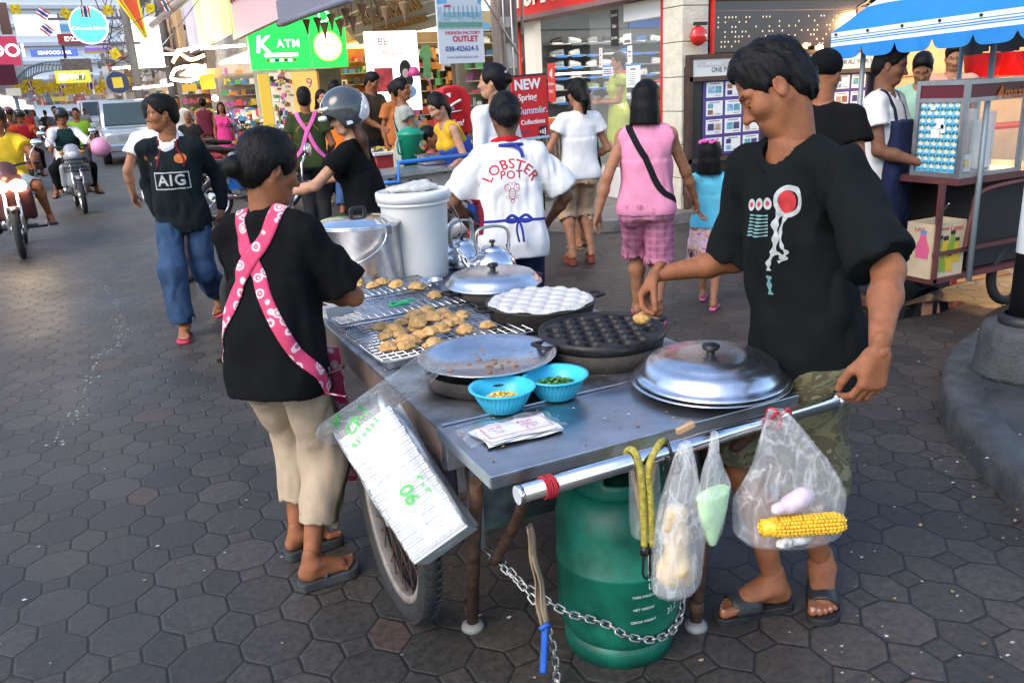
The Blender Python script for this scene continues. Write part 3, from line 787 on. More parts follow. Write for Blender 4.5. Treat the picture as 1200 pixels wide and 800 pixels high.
 def footwear(s, kind, m, m2=None, name=None, thick=.022, q_list=(1, -1)):
  k = s.H/1.7*(1. if s.sex == 'm' else .93); m2 = m2 or m
  for q in q_list:
   R = s.foot_frame(q); an = s.an[q]; Z = -.046*1.7*k
   M = Matrix(R.tolist()).to_4x4(); M.translation = V3(an)
   bm = B(); out = smoothpath([(*p, 0) for p in s.sole_outline(k, q)], 3, True)
   prism(bm, [(p.x, p.y) for p in out], (0,0,Z-thick+.001), (1,0,0), (0,1,0), (0,0,1), thick)
   bmesh.ops.transform(bm, matrix=M, verts=bm.verts)
   nm = name or {'slide':'slide_sandal','flip':'flip_flop','shoe':'shoe','clog':'clog'}[kind]
   so = obj(nm, bm, m, s.root); bevel(so, .004, 2)
   b2 = B(); t = -q
   if kind == 'slide':
    def fn(u, v):
     a = PI*u; y = (.055+v*.085)*k; hgt = (.062-.018*v)*k
     return M @ Vector((math.cos(a)*(.046)*k, y+.012*k*math.sin(a), Z+math.sin(a)**.8*hgt))
    grid_surf(b2, fn, 17, 7); st = obj('strap', b2, m2, so); thicken(st, .006*k, 0)
   elif kind == 'flip':
    for x in (-.040, .042):
     pts = [(t*.013*k,.150*k,Z+.004),(t*.012*k,.140*k,Z+.026*k),((t*.010+(x*t-t*.01)*.55)*k,.095*k,Z+.050*k*1.02),((x*t)*k,.04*k,Z+.004)]
     tube(b2, [M @ V3(p) for p in smoothpath(pts, 5)], .0062*k, 8, flat=(1.25,.7))
    st = obj('strap', b2, m2, so)
   elif kind == 'clog':
    def fn(u, v):
     a = PI*u; return M @ Vector((math.cos(a)*.046*k, (.08+v*.09)*k, Z+math.sin(a)**.8*(.055-.02*v)*k))
    grid_surf(b2, fn, 15, 6); st = obj('strap', b2, m2, so); thicken(st, .006*k, 0)
   else:
    f = Field((-.07,-.09,Z-.01), (.07,.24,.03), .008)
    for p in (cap((0,.0,-.0), (0,-.02,Z+.035), .040, .042), cap((0,.02,-.012), (0,.14,Z+.030), .042, .034, ((1,0,0),1.2)), cap((0,.13,Z+.026), (0,.165,Z+.024), .034, .030, ((1,0,0),1.25))): f.add(p, 0, .02)
    f.cut((0,0,Z), (0,0,-1)); V, F, L = f.mesh(1); V = V @ R.T + an
    obj('upper', mesh_np('upper', V, F), m2, so)
# ---------------------------------------------------------------- camera, sky, sun
def setup_view(exposure=1.42, sky=.145, sun=1.0, el=42., az=-112.):
 cam = bpy.data.cameras.new('camera'); co = bpy.data.objects.new('camera', cam); COL.objects.link(co)
 M = Matrix(((_R[0],_U[0],-_fw[0],0),(_R[1],_U[1],-_fw[1],0),(_R[2],_U[2],-_fw[2],CAMH),(0,0,0,1)))
 co.matrix_world = M; cam.sensor_width = 36; cam.lens = FPX/1200*36; cam.clip_start = .05; cam.clip_end = 3000
 scene.camera = co
 w = bpy.data.worlds.new('World'); scene.world = w; w.use_nodes = True; nt = w.node_tree
 s = nt.nodes.new('ShaderNodeTexSky'); s.sky_type = 'NISHITA'; s.sun_disc = False
 s.sun_elevation = math.radians(el); s.sun_rotation = math.radians(az); s.dust_density = 1.; s.air_density = 1.; s.ozone_density = 1.5; s.altitude = 0
 nt.links.new(s.outputs['Color'], nt.nodes['Background'].inputs['Color']); nt.nodes['Background'].inputs['Strength'].default_value = sky
 l = bpy.data.lights.new('sun', 'SUN'); l.energy = sun; l.angle = math.radians(38); l.color = (1, .85, .68)
 lo = bpy.data.objects.new('sun', l); COL.objects.link(lo)
 a, e = math.radians(az), math.radians(el); d = Vector((math.sin(a)*math.cos(e), math.cos(a)*math.cos(e), math.sin(e)))
 lo.rotation_euler = d.to_track_quat('Z', 'Y').to_euler(); lo.location = d*30
 v = scene.view_settings; scene.display_settings.display_device = 'sRGB'
 v.view_transform = 'Standard'; v.look = 'None'; v.exposure = exposure; v.gamma = 1; v.use_curve_mapping = False
 scene.cycles.use_denoising = True
 try: scene.cycles.denoiser = 'OPENIMAGEDENOISE'
 except Exception: pass
 scene.cycles.max_bounces = 7; scene.cycles.diffuse_bounces = 3; scene.cycles.glossy_bounces = 3; scene.cycles.transparent_max_bounces = 12; scene.cycles.transmission_bounces = 6
 scene.cycles.caustics_reflective = False; scene.cycles.caustics_refractive = False; scene.cycles.sample_clamp_indirect = 6.
def lamp(name, kind, loc, energy, col, size=.1, label=None, parent=None, spot=None, rot=None):
 l = bpy.data.lights.new(name, kind); l.energy = energy; l.color = col
 if kind == 'POINT' or kind == 'SPOT': l.shadow_soft_size = size
 if kind == 'AREA': l.size = size
 o = bpy.data.objects.new(name, l); COL.objects.link(o); o.location = V3(loc)
 if rot is not None: o.rotation_euler = rot
 if parent is not None: o.parent = parent
 return o
# ---------------------------------------------------------------- ground
def paver_material(name='pavers', dark=1.):
 m = bpy.data.materials.new(name); m.use_nodes = True; nt = m.node_tree; N = nt.nodes; L = nt.links; b = N['Principled BSDF']
 A, S, C = .2095, .078, .062; PY = A+S
 geo = N.new('ShaderNodeNewGeometry')
 wn = N.new('ShaderNodeTexNoise'); wn.inputs['Scale'].default_value = 5.; wn.inputs['Detail'].default_value = 2
 L.new(geo.outputs['Position'], wn.inputs['Vector'])
 def vm(op, a, b2=None, s=None):
  n = N.new('ShaderNodeVectorMath'); n.operation = op
  for i, q in enumerate((a, b2)):
   if q is None: continue
   if hasattr(q, 'links') or hasattr(q, 'is_linked'): L.new(q, n.inputs[i])
   else: n.inputs[i].default_value = q
  if s is not None: n.inputs['Scale'].default_value = s
  return n.outputs[0]
 def mm(op, a, b2=None, c=None):
  n = N.new('ShaderNodeMath'); n.operation = op
  for i, q in enumerate((a, b2, c)):
   if q is None: continue
   if isinstance(q, (int, float)): n.inputs[i].default_value = q
   else: L.new(q, n.inputs[i])
  return n.outputs[0]
 off = vm('SCALE', vm('SUBTRACT', wn.outputs['Color'], (.5,.5,.5)), None, .012)
 pos = vm('ADD', geo.outputs['Position'], off)
 sp = N.new('ShaderNodeSeparateXYZ'); L.new(pos, sp.inputs[0])
 X0, Y0 = -.19, 2.57
 xs = mm('DIVIDE', mm('SUBTRACT', sp.outputs[0], X0), A); ys = mm('DIVIDE', mm('SUBTRACT', sp.outputs[1], Y0), PY)
 ix = mm('FLOOR', mm('ADD', xs, .5)); iy = mm('FLOOR', mm('ADD', ys, .5))
 x = mm('MULTIPLY', mm('ABSOLUTE', mm('SUBTRACT', xs, ix)), A); y = mm('MULTIPLY', mm('ABSOLUTE', mm('SUBTRACT', ys, iy)), PY)
 doct = mm('MAXIMUM', mm('MAXIMUM', mm('SUBTRACT', x, A/2), mm('SUBTRACT', y, A/2)), mm('MULTIPLY', mm('SUBTRACT', mm('ADD', x, y), A-C), .7071))
 dl = mm('ABSOLUTE', mm('SUBTRACT', x, A/2-C))
 above = mm('GREATER_THAN', y, A/2)
 dl2 = mm('ADD', dl, mm('MULTIPLY', mm('SUBTRACT', 1., above), 9.))
 inside = mm('LESS_THAN', doct, 0.)
 dist = mm('MINIMUM', mm('ABSOLUTE', doct), mm('ADD', dl2, mm('MULTIPLY', inside, 9.)))
 isrect = mm('MULTIPLY', mm('MULTIPLY', above, mm('LESS_THAN', x, A/2-C)), mm('SUBTRACT', 1., inside))
 fx = mm('FLOOR', xs); fy = mm('FLOOR', ys)
 cid = N.new('ShaderNodeCombineXYZ')
 L.new(mm('ADD', mm('MULTIPLY', inside, ix), mm('MULTIPLY', mm('SUBTRACT', 1., inside), mm('ADD', mm('MULTIPLY', isrect, ix), mm('MULTIPLY', mm('SUBTRACT', 1., isrect), mm('ADD', fx, .5))))), cid.inputs[0])
 L.new(mm('ADD', mm('MULTIPLY', inside, iy), mm('MULTIPLY', mm('SUBTRACT', 1., inside), mm('ADD', fy, .37))), cid.inputs[1]); L.new(isrect, cid.inputs[2])
 wh = N.new('ShaderNodeTexWhiteNoise'); wh.noise_dimensions = '3D'; L.new(cid.outputs[0], wh.inputs['Vector'])
 def noise(sc, det=4., rg=.6):
  n = N.new('ShaderNodeTexNoise'); n.inputs['Scale'].default_value = sc; n.inputs['Detail'].default_value = det; n.inputs['Roughness'].default_value = rg
  L.new(geo.outputs['Position'], n.inputs['Vector']); return n.outputs['Fac']
 def ramp(f, p0, p1, c0, c1):
  r = N.new('ShaderNodeValToRGB'); r.color_ramp.elements[0].position = p0; r.color_ramp.elements[1].position = p1
  r.color_ramp.elements[0].color = (*c0, 1); r.color_ramp.elements[1].color = (*c1, 1); L.new(f, r.inputs[0]); return r.outputs[0]
 def mix(f, a, b2, t='MIX'):
  n = N.new('ShaderNodeMixRGB'); n.blend_type = t
  if isinstance(f, (int, float)): n.inputs[0].default_value = f
  else: L.new(f, n.inputs[0])
  for i, q in ((1, a), (2, b2)):
   if isinstance(q, tuple): n.inputs[i].default_value = (*q, 1)
   else: L.new(q, n.inputs[i])
  return n.outputs[0]
 tile = ramp(wh.outputs['Value'], 0., 1., (.034*dark,.033*dark,.031*dark), (.060*dark,.055*dark,.050*dark))
 rusty = mm('MULTIPLY', mm('GREATER_THAN', wh.outputs['Value'], .98), .55)
 tile = mix(rusty, tile, (.070,.042,.033))
 tile = mix(mm('MULTIPLY', isrect, .45), tile, (.048,.042,.039))
 g1 = noise(1.1, 5); tile = mix(.75, tile, ramp(g1, .3, .72, (.50,.56,.62), (1.35,1.25,1.12)), 'MULTIPLY')
 g2 = noise(38., 6., .75); tile = mix(.9, tile, ramp(g2, .3, .75, (.38,.39,.41), (1.85,1.72,1.6)), 'MULTIPLY')
 spots = mm('GREATER_THAN', noise(17., 2.), .735); tile = mix(mm('MULTIPLY', spots, .45), tile, (.11,.09,.08))
 sp2 = mm('GREATER_THAN', noise(90., 2.), .745); tile = mix(mm('MULTIPLY', sp2, .5), tile, (.15,.15,.145))
 jw = mm('ADD', .0018, mm('MULTIPLY', g1, .0035))
 jm = N.new('ShaderNodeMapRange'); jm.interpolation_type = 'SMOOTHSTEP'; L.new(dist, jm.inputs[0]); L.new(mm('MULTIPLY', jw, .5), jm.inputs[1]); L.new(mm('MULTIPLY', jw, 1.6), jm.inputs[2])
 joint = jm.outputs[0]
 col = mix(joint, ramp(noise(60., 3.), .35, .7, (.009,.009,.009), (.026,.024,.022)), tile)
 L.new(col, b.inputs['Base Color'])
 rr = N.new('ShaderNodeMapRange'); L.new(mm('ADD', mm('MULTIPLY', g2, .5), mm('MULTIPLY', g1, .5)), rr.inputs[0]); rr.inputs[1].default_value = .3; rr.inputs[2].default_value = .7; rr.inputs[3].default_value = .36; rr.inputs[4].default_value = .72
 L.new(rr.outputs[0], b.inputs['Roughness']); b.inputs['Specular IOR Level'].default_value = .45
 bm_ = N.new('ShaderNodeMapRange'); bm_.interpolation_type = 'SMOOTHSTEP'; L.new(dist, bm_.inputs[0]); bm_.inputs[1].default_value = 0.; bm_.inputs[2].default_value = .009
 hgt = mm('ADD', mm('ADD', mm('MULTIPLY', bm_.outputs[0], .0028), mm('MULTIPLY', g2, .0022)), mm('MULTIPLY', wh.outputs['Value'], .003))
 bp = N.new('ShaderNodeBump'); bp.inputs['Strength'].default_value = 1.; bp.inputs['Distance'].default_value = 1.; L.new(hgt, bp.inputs['Height']); L.new(bp.outputs[0], b.inputs['Normal'])
 return m
def slab(name, poly, z0, z1, m, bev=.0, kind='structure'):
 bm = B(); prism(bm, poly, (0,0,z0), (1,0,0), (0,1,0), (0,0,1), z1-z0)
 o = obj(name, bm, m); o['kind'] = kind
 if bev: bevel(o, bev, 3)
 return o
def arc(cx, cy, r, a0, a1, n=8): return [(cx+r*math.cos(math.radians(a0+(a1-a0)*i/n)), cy+r*math.sin(math.radians(a0+(a1-a0)*i/n))) for i in range(n+1)]
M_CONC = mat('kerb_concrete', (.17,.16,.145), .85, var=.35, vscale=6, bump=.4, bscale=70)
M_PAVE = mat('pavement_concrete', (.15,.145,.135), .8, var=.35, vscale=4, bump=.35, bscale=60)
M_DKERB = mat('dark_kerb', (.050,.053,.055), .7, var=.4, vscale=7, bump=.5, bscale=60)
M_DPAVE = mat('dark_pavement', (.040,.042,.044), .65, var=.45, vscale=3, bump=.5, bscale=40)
def build_ground():
 bm = B(); quad(bm, [(-400,-60,0),(400,-60,0),(400,900,0),(-400,900,0)]); structure('road', bm, paver_material())
 inner = [(14,7.72)] + [(5.35,7.72)] + arc(5.35,8.62,.9,270,180,8)[1:] + [(4.38,13.9),(4.2,22),(4.0,90)]
 kerb = inner + [(3.86,90),(4.06,22),(4.24,13.9)] + arc(5.35,8.62,1.04,180,270,8) + [(14,7.58)]
 slab('pavement', inner + [(14,90)], -.05, .115, M_PAVE); slab('kerb', kerb, -.05, .125, M_CONC, .015)
 edge = smoothpath([(2.20,-1.5,0),(2.42,.2,0),(2.66,1.35,0),(2.86,1.75,0),(3.10,2.10,0),(3.42,2.44,0),(3.86,2.76,0),(4.30,2.94,0),(4.8,3.04,0),(5.4,3.09,0),(6.2,3.12,0),(7.2,3.13,0),(8.6,3.15,0),(10.5,3.17,0),(14,3.2,0)], 6)
 bm = B(); rows = []; e2 = []
 for i, p in enumerate(edge):
  t = edge[min(i+1, len(edge)-1)]-edge[max(i-1, 0)]; t.normalize(); n = Vector((t.y, -t.x, 0)); e2.append(p+n*.17)
  rows.append([bm.verts.new(p+n*o+Vector((0,0,z))) for o, z in ((0,-.03),(.004,.09),(.012,.110),(.03,.124),(.06,.127),(.17,.125),(.173,.05))])
 for r0, r1 in zip(rows[:-1], rows[1:]):
  for j in range(6): f = bm.faces.new((r0[j], r1[j], r1[j+1], r0[j+1])); f.smooth = True
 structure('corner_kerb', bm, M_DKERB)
 bm = B(); q = [bm.verts.new((p.x, p.y, .117)) for p in e2]; far = [bm.verts.new((14, -1.5+4.7*i/(len(e2)-1), .117)) for i in range(len(e2))]
 for i in range(len(e2)-1): bm.faces.new((q[i], far[i], far[i+1], q[i+1]))
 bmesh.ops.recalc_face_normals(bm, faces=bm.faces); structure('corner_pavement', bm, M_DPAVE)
 def blob(cx, cy, rx, ry, n=40, sd=0): return [(cx+math.cos(2*PI*i/n)*rx*(1+.22*math.sin(3*2*PI*i/n+sd)+.13*math.sin(7*2*PI*i/n+sd*2)), cy+math.sin(2*PI*i/n)*ry*(1+.2*math.sin(2*2*PI*i/n+sd)+.12*math.sin(5*2*PI*i/n))) for i in range(n)]
 wat = mat('puddle_water', (.012,.012,.011), .04, var=.1, bump=.02, bscale=5, spec=.6)
 for cx, cy, rx, ry, sd in ((5.6,4.35,1.1,.5,1), (4.6,3.7,.5,.16,2.5), (7.4,5.3,.9,.5,4)):
  bm = B(); n0 = 0; bm.faces.new([bm.verts.new((x, y, .004)) for x, y in blob(cx, cy, rx, ry, 40, sd)]); structure('puddle', bm, wat)
 bm = B()
 for i in range(170):
  if i < 130: px, py = rnd.uniform(0, 1200), rnd.uniform(330, 800); p = on_z(px, py, .005)
  else: px, py = rnd.uniform(960, 1200), rnd.uniform(560, 800); p = on_z(px, py, .005)
  s = rnd.uniform(.003, .009); a = rnd.uniform(0, 6.3); k = rnd.randint(3, 6)
  if 2.2 < p[0] and p[1] < 3.1: p[2] = .125
  n0 = len(bm.faces)
  vs = [bm.verts.new((p[0]+math.cos(a+2*PI*j/k)*s*rnd.uniform(.6,1.6), p[1]+math.sin(a+2*PI*j/k)*s*rnd.uniform(.4,1.), p[2]+rnd.uniform(0,.003))) for j in range(k)]
  bm.faces.new(vs); _setm(bm, n0, rnd.randint(0, 4))
 tr = smoothpath([on_z(px, py, .005) for px, py in ((58,305),(100,323),(128,342),(140,368),(141,400),(115,420),(90,480),(65,522))], 30)
 for p in tr:
  if rnd.rand() < .25: continue
  q = p+Vector((rnd.normal(0,.025), rnd.normal(0,.025), 0)); s = rnd.uniform(.003,.0095); n0 = len(bm.faces); a = rnd.uniform(0,6)
  bm.faces.new([bm.verts.new((q.x+math.cos(a+2*PI*j/5)*s*rnd.uniform(.5,1.3), q.y+math.sin(a+2*PI*j/5)*s*rnd.uniform(.5,1.3), .0052)) for j in range(5)]); _setm(bm, n0, 0)
 o = obj('litter', bm, [mat('scrap_white', (.5,.5,.47), .8), mat('scrap_tan', (.36,.24,.13), .8), mat('scrap_brown', (.20,.09,.045), .8), mat('scrap_grey', (.3,.32,.34), .8)])
 tag(o, 'small paper scraps and leaf bits scattered over the paving', 'litter', None, 'stuff')
# ---------------------------------------------------------------- the food cart and what stands on it
STEEL = metal('brushed_steel', (.50,.51,.53), .36, .25); STEEL2 = mat('worn_steel_sheet', (.40,.40,.41), .42, 1., var=.5, vscale=9, bump=.08, bscale=14)
CHROME = metal('polished_steel', (.72,.73,.75), .13, .08); ALU = metal('aluminium', (.66,.66,.68), .27, .14)
IRON = mat('black_iron', (.018,.017,.017), .45, .35, var=.35, vscale=20, bump=.25, bscale=90)
SOOT = mat('sooty_side', (.045,.038,.033), .8, var=.4, vscale=15, bump=.3, bscale=70)
RUST = mat('rusty_pipe', (.085,.045,.03), .75, .3, var=.5, vscale=25, bump=.4, bscale=90)
BLACKP = mat('black_plastic', (.012,.012,.013), .35); WHITEP = mat('white_plastic', (.74,.74,.73), .38, var=.05, vscale=5)
RUBBER = mat('tyre_rubber', (.022,.022,.022), .8, var=.3, vscale=20, bump=.3, bscale=60)
GREENP = mat('gas_green', (.0035,.105,.066), .42, var=.45, vscale=7, bump=.05, bscale=30)
def bag_mat(name, col, a0, a1, sc):
 m = mat(name, col, .16, spec=1., bump=.8, bscale=sc); nt = m.node_tree; N = nt.nodes; L = nt.links; tc = N.new('ShaderNodeTexCoord'); mp = N.new('ShaderNodeMapping'); mp.inputs['Scale'].default_value = (1,1,.3); n = N.new('ShaderNodeTexNoise'); n.inputs['Scale'].default_value = sc*1.1; n.inputs['Detail'].default_value = 3; n.inputs['Distortion'].default_value = 1.1
 L.new(tc.outputs['Object'], mp.inputs[0]); L.new(mp.outputs[0], n.inputs['Vector']); a = N.new('ShaderNodeMath'); a.operation = 'SUBTRACT'; a.inputs[1].default_value = .5; L.new(n.outputs['Fac'], a.inputs[0]); b = N.new('ShaderNodeMath'); b.operation = 'ABSOLUTE'; L.new(a.outputs[0], b.inputs[0])
 r = N.new('ShaderNodeMapRange'); r.inputs[1].default_value = 0.; r.inputs[2].default_value = .045; r.inputs[3].default_value = a1; r.inputs[4].default_value = a0; L.new(b.outputs[0], r.inputs[0]); L.new(r.outputs[0], N['Principled BSDF'].inputs['Alpha']); return m
BAG = bag_mat('clear_bag', (.80,.82,.83), .12, .29, 13.); BAGW = bag_mat('milky_bag', (.84,.85,.85), .21, .40, 13.); BOXBAG = bag_mat('box_bag_film', (.80,.82,.82), .24, .50, 11.)
TZ = .76
def build_cart():
 c = empty('food_cart', (1.12, 2.6, 0), 0, 'long steel street food cart with pans on top and a rail across its front', 'food cart')
 o0 = V3((1.12, 2.6, 0))
 def part(name, bm, m, par=None, bv=0):
  bmesh.ops.translate(bm, vec=-o0, verts=bm.verts); o = obj(name, bm, m, par or c)
  if bv: bevel(o, bv)
  return o
 bm = B(); box(bm, (1.13,2.90,TZ-.006), (.94,2.08,.012)); part('tabletop', bm, STEEL2, bv=.003)
 bm = B(); box(bm, (.669,2.90,TZ-.052), (.018,2.08,.078)); box(bm, (1.591,2.90,TZ-.052), (.018,2.08,.078)); part('side_panel', bm, mat('cart_side', (.12,.085,.07), .55, var=.4, vscale=9, bump=.15), bv=.002)
 bm = B(); box(bm, (1.13,1.872,TZ-.055), (.90,.016,.085)); box(bm, (.70,1.85,TZ-.064), (.075,.05,.085)); part('front_panel', bm, STEEL, bv=.002)
 bm = B(); box(bm, (1.115,1.705,TZ-.003), (.915,.335,.010)); box(bm, (1.115,1.541,TZ-.018), (.915,.006,.028)); box(bm, (.660,1.708,TZ-.018), (.006,.33,.028)); box(bm, (1.570,1.708,TZ-.018), (.006,.33,.028)); part('front_shelf', bm, mat('clean_steel_sheet', (.55,.58,.62), .33, 1., var=.22, vscale=6, bump=.05, bscale=9), bv=.002)
 bm = B(); box(bm, (1.12,1.868,TZ+.006), (.90,.010,.006)); part('seam', bm, STEEL, bv=.002)
 bm = B(); box(bm, (1.20,2.72,.475), (.66,1.2,.35)); part('lower_box', bm, STEEL2, bv=.006)
 bm = B(); box(bm, (1.20,2.112,.305), (.70,.05,.03)); part('cross_bar', bm, STEEL)
 bm = B(); text_on(bm, 'DDU', (.715,2.02,.600), (.15,1,.0), (0,0,1), .05, 0, .002); text_on(bm, '10.-', (.715,2.06,.535), (.15,1,0), (0,0,1), .05, 1, .002)
 ad = B(); box(ad, (.722,2.05,.565), (.006,.24,.18)); ao = part('advert_panel', ad, mat('advert_dark', (.03,.02,.045), .5, var=.3)); part('lettering', bm, [mat('ad_pink', (.6,.25,.4), .5), mat('ad_red', (.55,.05,.05), .5)], ao)
 for a, b_ in (((.715,1.765,.64),(.78,2.04,.025)), ((1.42,1.70,.64),(1.37,1.70,.025))):
  bm = B(); cyl(bm, a, b_, .018, 14); cyl(bm, V3(b_)+Vector((0,0,.07)), V3(b_)+Vector((0,0,.03)), .023, 14); lg = part('leg', bm, RUST)
  bm = B(); lathe(bm, [(0,0),(.036,0),(.034,.012),(.02,.022),(0,.022)], (b_[0], b_[1], .001), 18); part('foot', bm, mat('foot_cap', (.28,.27,.25), .6, var=.3), lg)
 bm = B(); tube(bm, smoothpath([(.735,1.50,.715),(.745,1.54,.70),(.80,1.72,.52),(.79,1.86,.33)], 6), .015, 10); part('brace', bm, RUST); bm = B(); tube(bm, smoothpath([(1.50,1.50,.715),(1.49,1.56,.69),(1.45,1.72,.50),(1.39,1.72,.30)], 6), .015, 10); part('brace', bm, RUST)
 bm = B(); box(bm, (.80,2.00,.50), (.035,.035,.40)); part('post', bm, STEEL); bm = B(); box(bm, (1.50,2.00,.50), (.035,.035,.40)); part('post', bm, STEEL)
 bm = B(); cyl(bm, (.69,1.470,.738), (1.665,1.478,.748), .0205, 24); cyl(bm, (.688,1.470,.738), (.70,1.470,.738), .0212, 24); cyl(bm, (1.64,1.478,.748), (1.668,1.478,.748), .0215, 24); part('handle_rail', bm, CHROME)
 bm = B()
 for k in range(7): tube(bm, [(.752+k*.0042+.002*math.sin(k*2)+.0,1.470+math.cos(t)*.0245,.7385+math.sin(t)*.0245) for t in np.linspace(0, 2*PI, 19)[:-1]], .0026, 6, closed=True)
 part('red_string', bm, mat('red_string', (.42,.02,.03), .8))
 for wx in (.630, 1.625):
  w = B(); cy, cz, r = 2.25, .335, .30
  tube(w, [(wx, cy+math.cos(a)*r, cz+math.sin(a)*r) for a in np.linspace(0, 2*PI, 65)[:-1]], .034, 14, closed=True)
  for a in np.linspace(0, 2*PI, 73)[:-1]:
   for s in (-1, 1):
    box(w, (wx+s*.017, cy+math.cos(a)*(r+.027), cz+math.sin(a)*(r+.027)), (.022,.012,.011), rot=Matrix.Rotation(a+s*.3, 3, 'X'))
  wo = part('wheel', w, RUBBER)
  w = B(); lathe(w, [(r-.052,-.016),(r-.045,-.020),(r-.03,-.022),(r-.028,.022),(r-.045,.020),(r-.052,.016),(r-.052,-.016)], (wx,cy,cz), 48, axis=(1,0,0)); cyl(w, (wx-.03,cy,cz), (wx+.03,cy,cz), .03, 18); part('rim', w, mat('dusty_rim', (.30,.27,.24), .65, .5, var=.3, vscale=12), wo)
  w = B()
  for i in range(28):
   a = 2*PI*i/28; s = 1 if i % 2 else -1; a2 = a+(.5 if i % 4 < 2 else -.5)
   cyl(w, (wx+s*.022,cy+math.cos(a2)*.03,cz+math.sin(a2)*.03), (wx,cy+math.cos(a)*(r-.04),cz+math.sin(a)*(r-.04)), .0018, 6)
  part('spokes', w, RUST, wo)
 bm = B(); cyl(bm, (.62,2.25,.335), (1.63,2.25,.335), .014, 10); part('axle', bm, RUST)
 bm = B()
 for i in range(420):
  x, y = rnd.uniform(.68,1.58), rnd.uniform(1.56,3.2); s = abs(rnd.normal(0,.0022))+.001
  n0 = len(bm.faces); bm.faces.new([bm.verts.new((x+math.cos(a)*s*rnd.uniform(.6,1.5), y+math.sin(a)*s, TZ+.004+rnd.uniform(0,.002))) for a in np.linspace(0,2*PI,6)[:-1]]); _setm(bm, n0, int(rnd.rand() < .4))
 part('crumbs', bm, [mat('crumb_brown', (.33,.15,.06), .8), mat('crumb_pale', (.6,.55,.42), .8)])['kind'] = 'stuff'
 return c
def thing(name, loc, label, cat, group=None, rz=0.): return empty(name, loc, rz, label, cat, group)
def build_cart_items():
 x, y = 1.42, 1.715
 t = thing('tray', (x-.005, y, TZ+.004), 'round aluminium tray under the big domed lid on the front shelf', 'tray')
 bm = B(); lathe(bm, [(0,.004),(.17,.004),(.205,.018),(.222,.022),(.222,.025),(.203,.021),(.168,.007),(0,.007)], seg=64, sx=.98); obj('pan', bm, ALU, t)
 t = thing('domed_lid', (x, y+.005, TZ+.030), 'large domed aluminium lid with black knob lying on the front shelf', 'lid')
 bm = B(); lathe(bm, [(.208,0),(.214,.002),(.212,.008),(.200,.010),(.194,.020),(.185,.040),(.170,.052),(.150,.058),(.148,.061),(.09,.066),(0,.068)], seg=72, sx=.97); obj('dome', bm, ALU, t)
 bm = B(); lathe(bm, [(.012,.066),(.011,.076),(.022,.082),(.025,.090),(.020,.096),(0,.098)], seg=28); obj('knob', bm, BLACKP, t)
 x, y = .925, 2.13
 t = thing('frying_pan', (x, y, TZ), 'shallow black pan holding up the crumb tray at the left edge', 'pan')
 bm = B(); lathe(bm, [(0,.002),(.175,.002),(.182,.006),(.190,.048),(.186,.050),(.175,.010),(0,.008)], seg=56); obj('pan', bm, SOOT, t)
 t = thing('round_tray', (x, y, TZ+.044), 'wide shiny aluminium tray with a few brown crumbs, beside the bowls', 'tray')
 bm = B(); lathe(bm, [(0,.004),(.15,.004),(.160,.006),(.178,.026),(.204,.034),(.206,.037),(.202,.038),(.174,.030),(.155,.010),(0,.0075)], seg=72); obj('tray_dish', bm, ALU, t)
 bm = B()
 for i in range(26):
  a, r = rnd.uniform(0, 6.3), rnd.uniform(.01, .15); p = (math.cos(a)*r, math.sin(a)*r, .009)
  sphere(bm, p, rnd.uniform(.003,.008), 0, 6, (1.3,.8,.4))
 obj('crumbs', bm, MATS['crumb_brown'], t)['kind'] = 'stuff'
 x, y = 1.325, 2.135
 t = thing('stove_ring', (x, y, TZ), 'dented dark metal stove ring under the black mould pan', 'stove ring')
 bm = B(); lathe(bm, [(.186,0),(.190,.002),(.194,.052),(.190,.053),(.184,.004)], seg=40); obj('ring', bm, SOOT, t)
 t = thing('mould_pan', (x, y, TZ+.052), 'black cast iron pan with rows of empty round moulds', 'mould pan', rz=.12)
 bm = B(); R = .195; zt = .030
 hol = [(i*.0575+(.029 if j % 2 else 0), j*.0505) for i in range(-4, 4) for j in range(-3, 4)]
 hol = [(a, b_) for a, b_ in hol if math.hypot(a, b_) < R-.028]
 def top(a, b_):
  z = zt
  for hx, hy in hol:
   d = math.hypot(a-hx, b_-hy)
   if d < .0255: z = min(z, zt-.026*math.sqrt(max(0, 1-(d/.0255)**2))-.001)
   elif d < .0285: z = max(z, zt+.0015)
  return z
 n = 150; g = {}
 for i in range(n+1):
  for j in range(n+1):
   a, b_ = (i/n*2-1)*R, (j/n*2-1)*R
   if math.hypot(a, b_) <= R*.992: g[i, j] = bm.verts.new((a, b_, top(a, b_)))
 for i in range(n):
  for j in range(n):
   q = [(i,j),(i+1,j),(i+1,j+1),(i,j+1)]
   if all(k in g for k in q): f = bm.faces.new([g[k] for k in q]); f.smooth = True
 obj('mould_plate', bm, IRON, t)
 bm = B(); lathe(bm, [(R*.982,zt-.002),(R*1.0,zt+.006),(R*1.025,zt+.005),(R*1.03,zt-.012),(R*.98,-.002),(0,-.002)], seg=72); obj('rim', bm, IRON, t)
 for s in (-1, 1):
  bm = B(); tube(bm, smoothpath([(s*R*1.0,-.034,zt-.006),(s*(R+.045),-.030,zt-.002),(s*(R+.052),0,zt-.001),(s*(R+.045),.030,zt-.002),(s*R*1.0,.034,zt-.006)], 5), .0075, 8, flat=(1.3,.8)); obj('handle', bm, IRON, t)
 x, y = 1.355, 2.60
 t = thing('batter_pan', (x, y, TZ), 'black mould pan brimming with white coconut batter', 'mould pan', rz=-.1)
 bm = B(); lathe(bm, [(0,.004),(.175,.004),(.186,.008),(.197,.070),(.203,.074),(.203,.079),(.192,.077),(.189,.06)], seg=64); obj('pan', bm, SOOT, t)
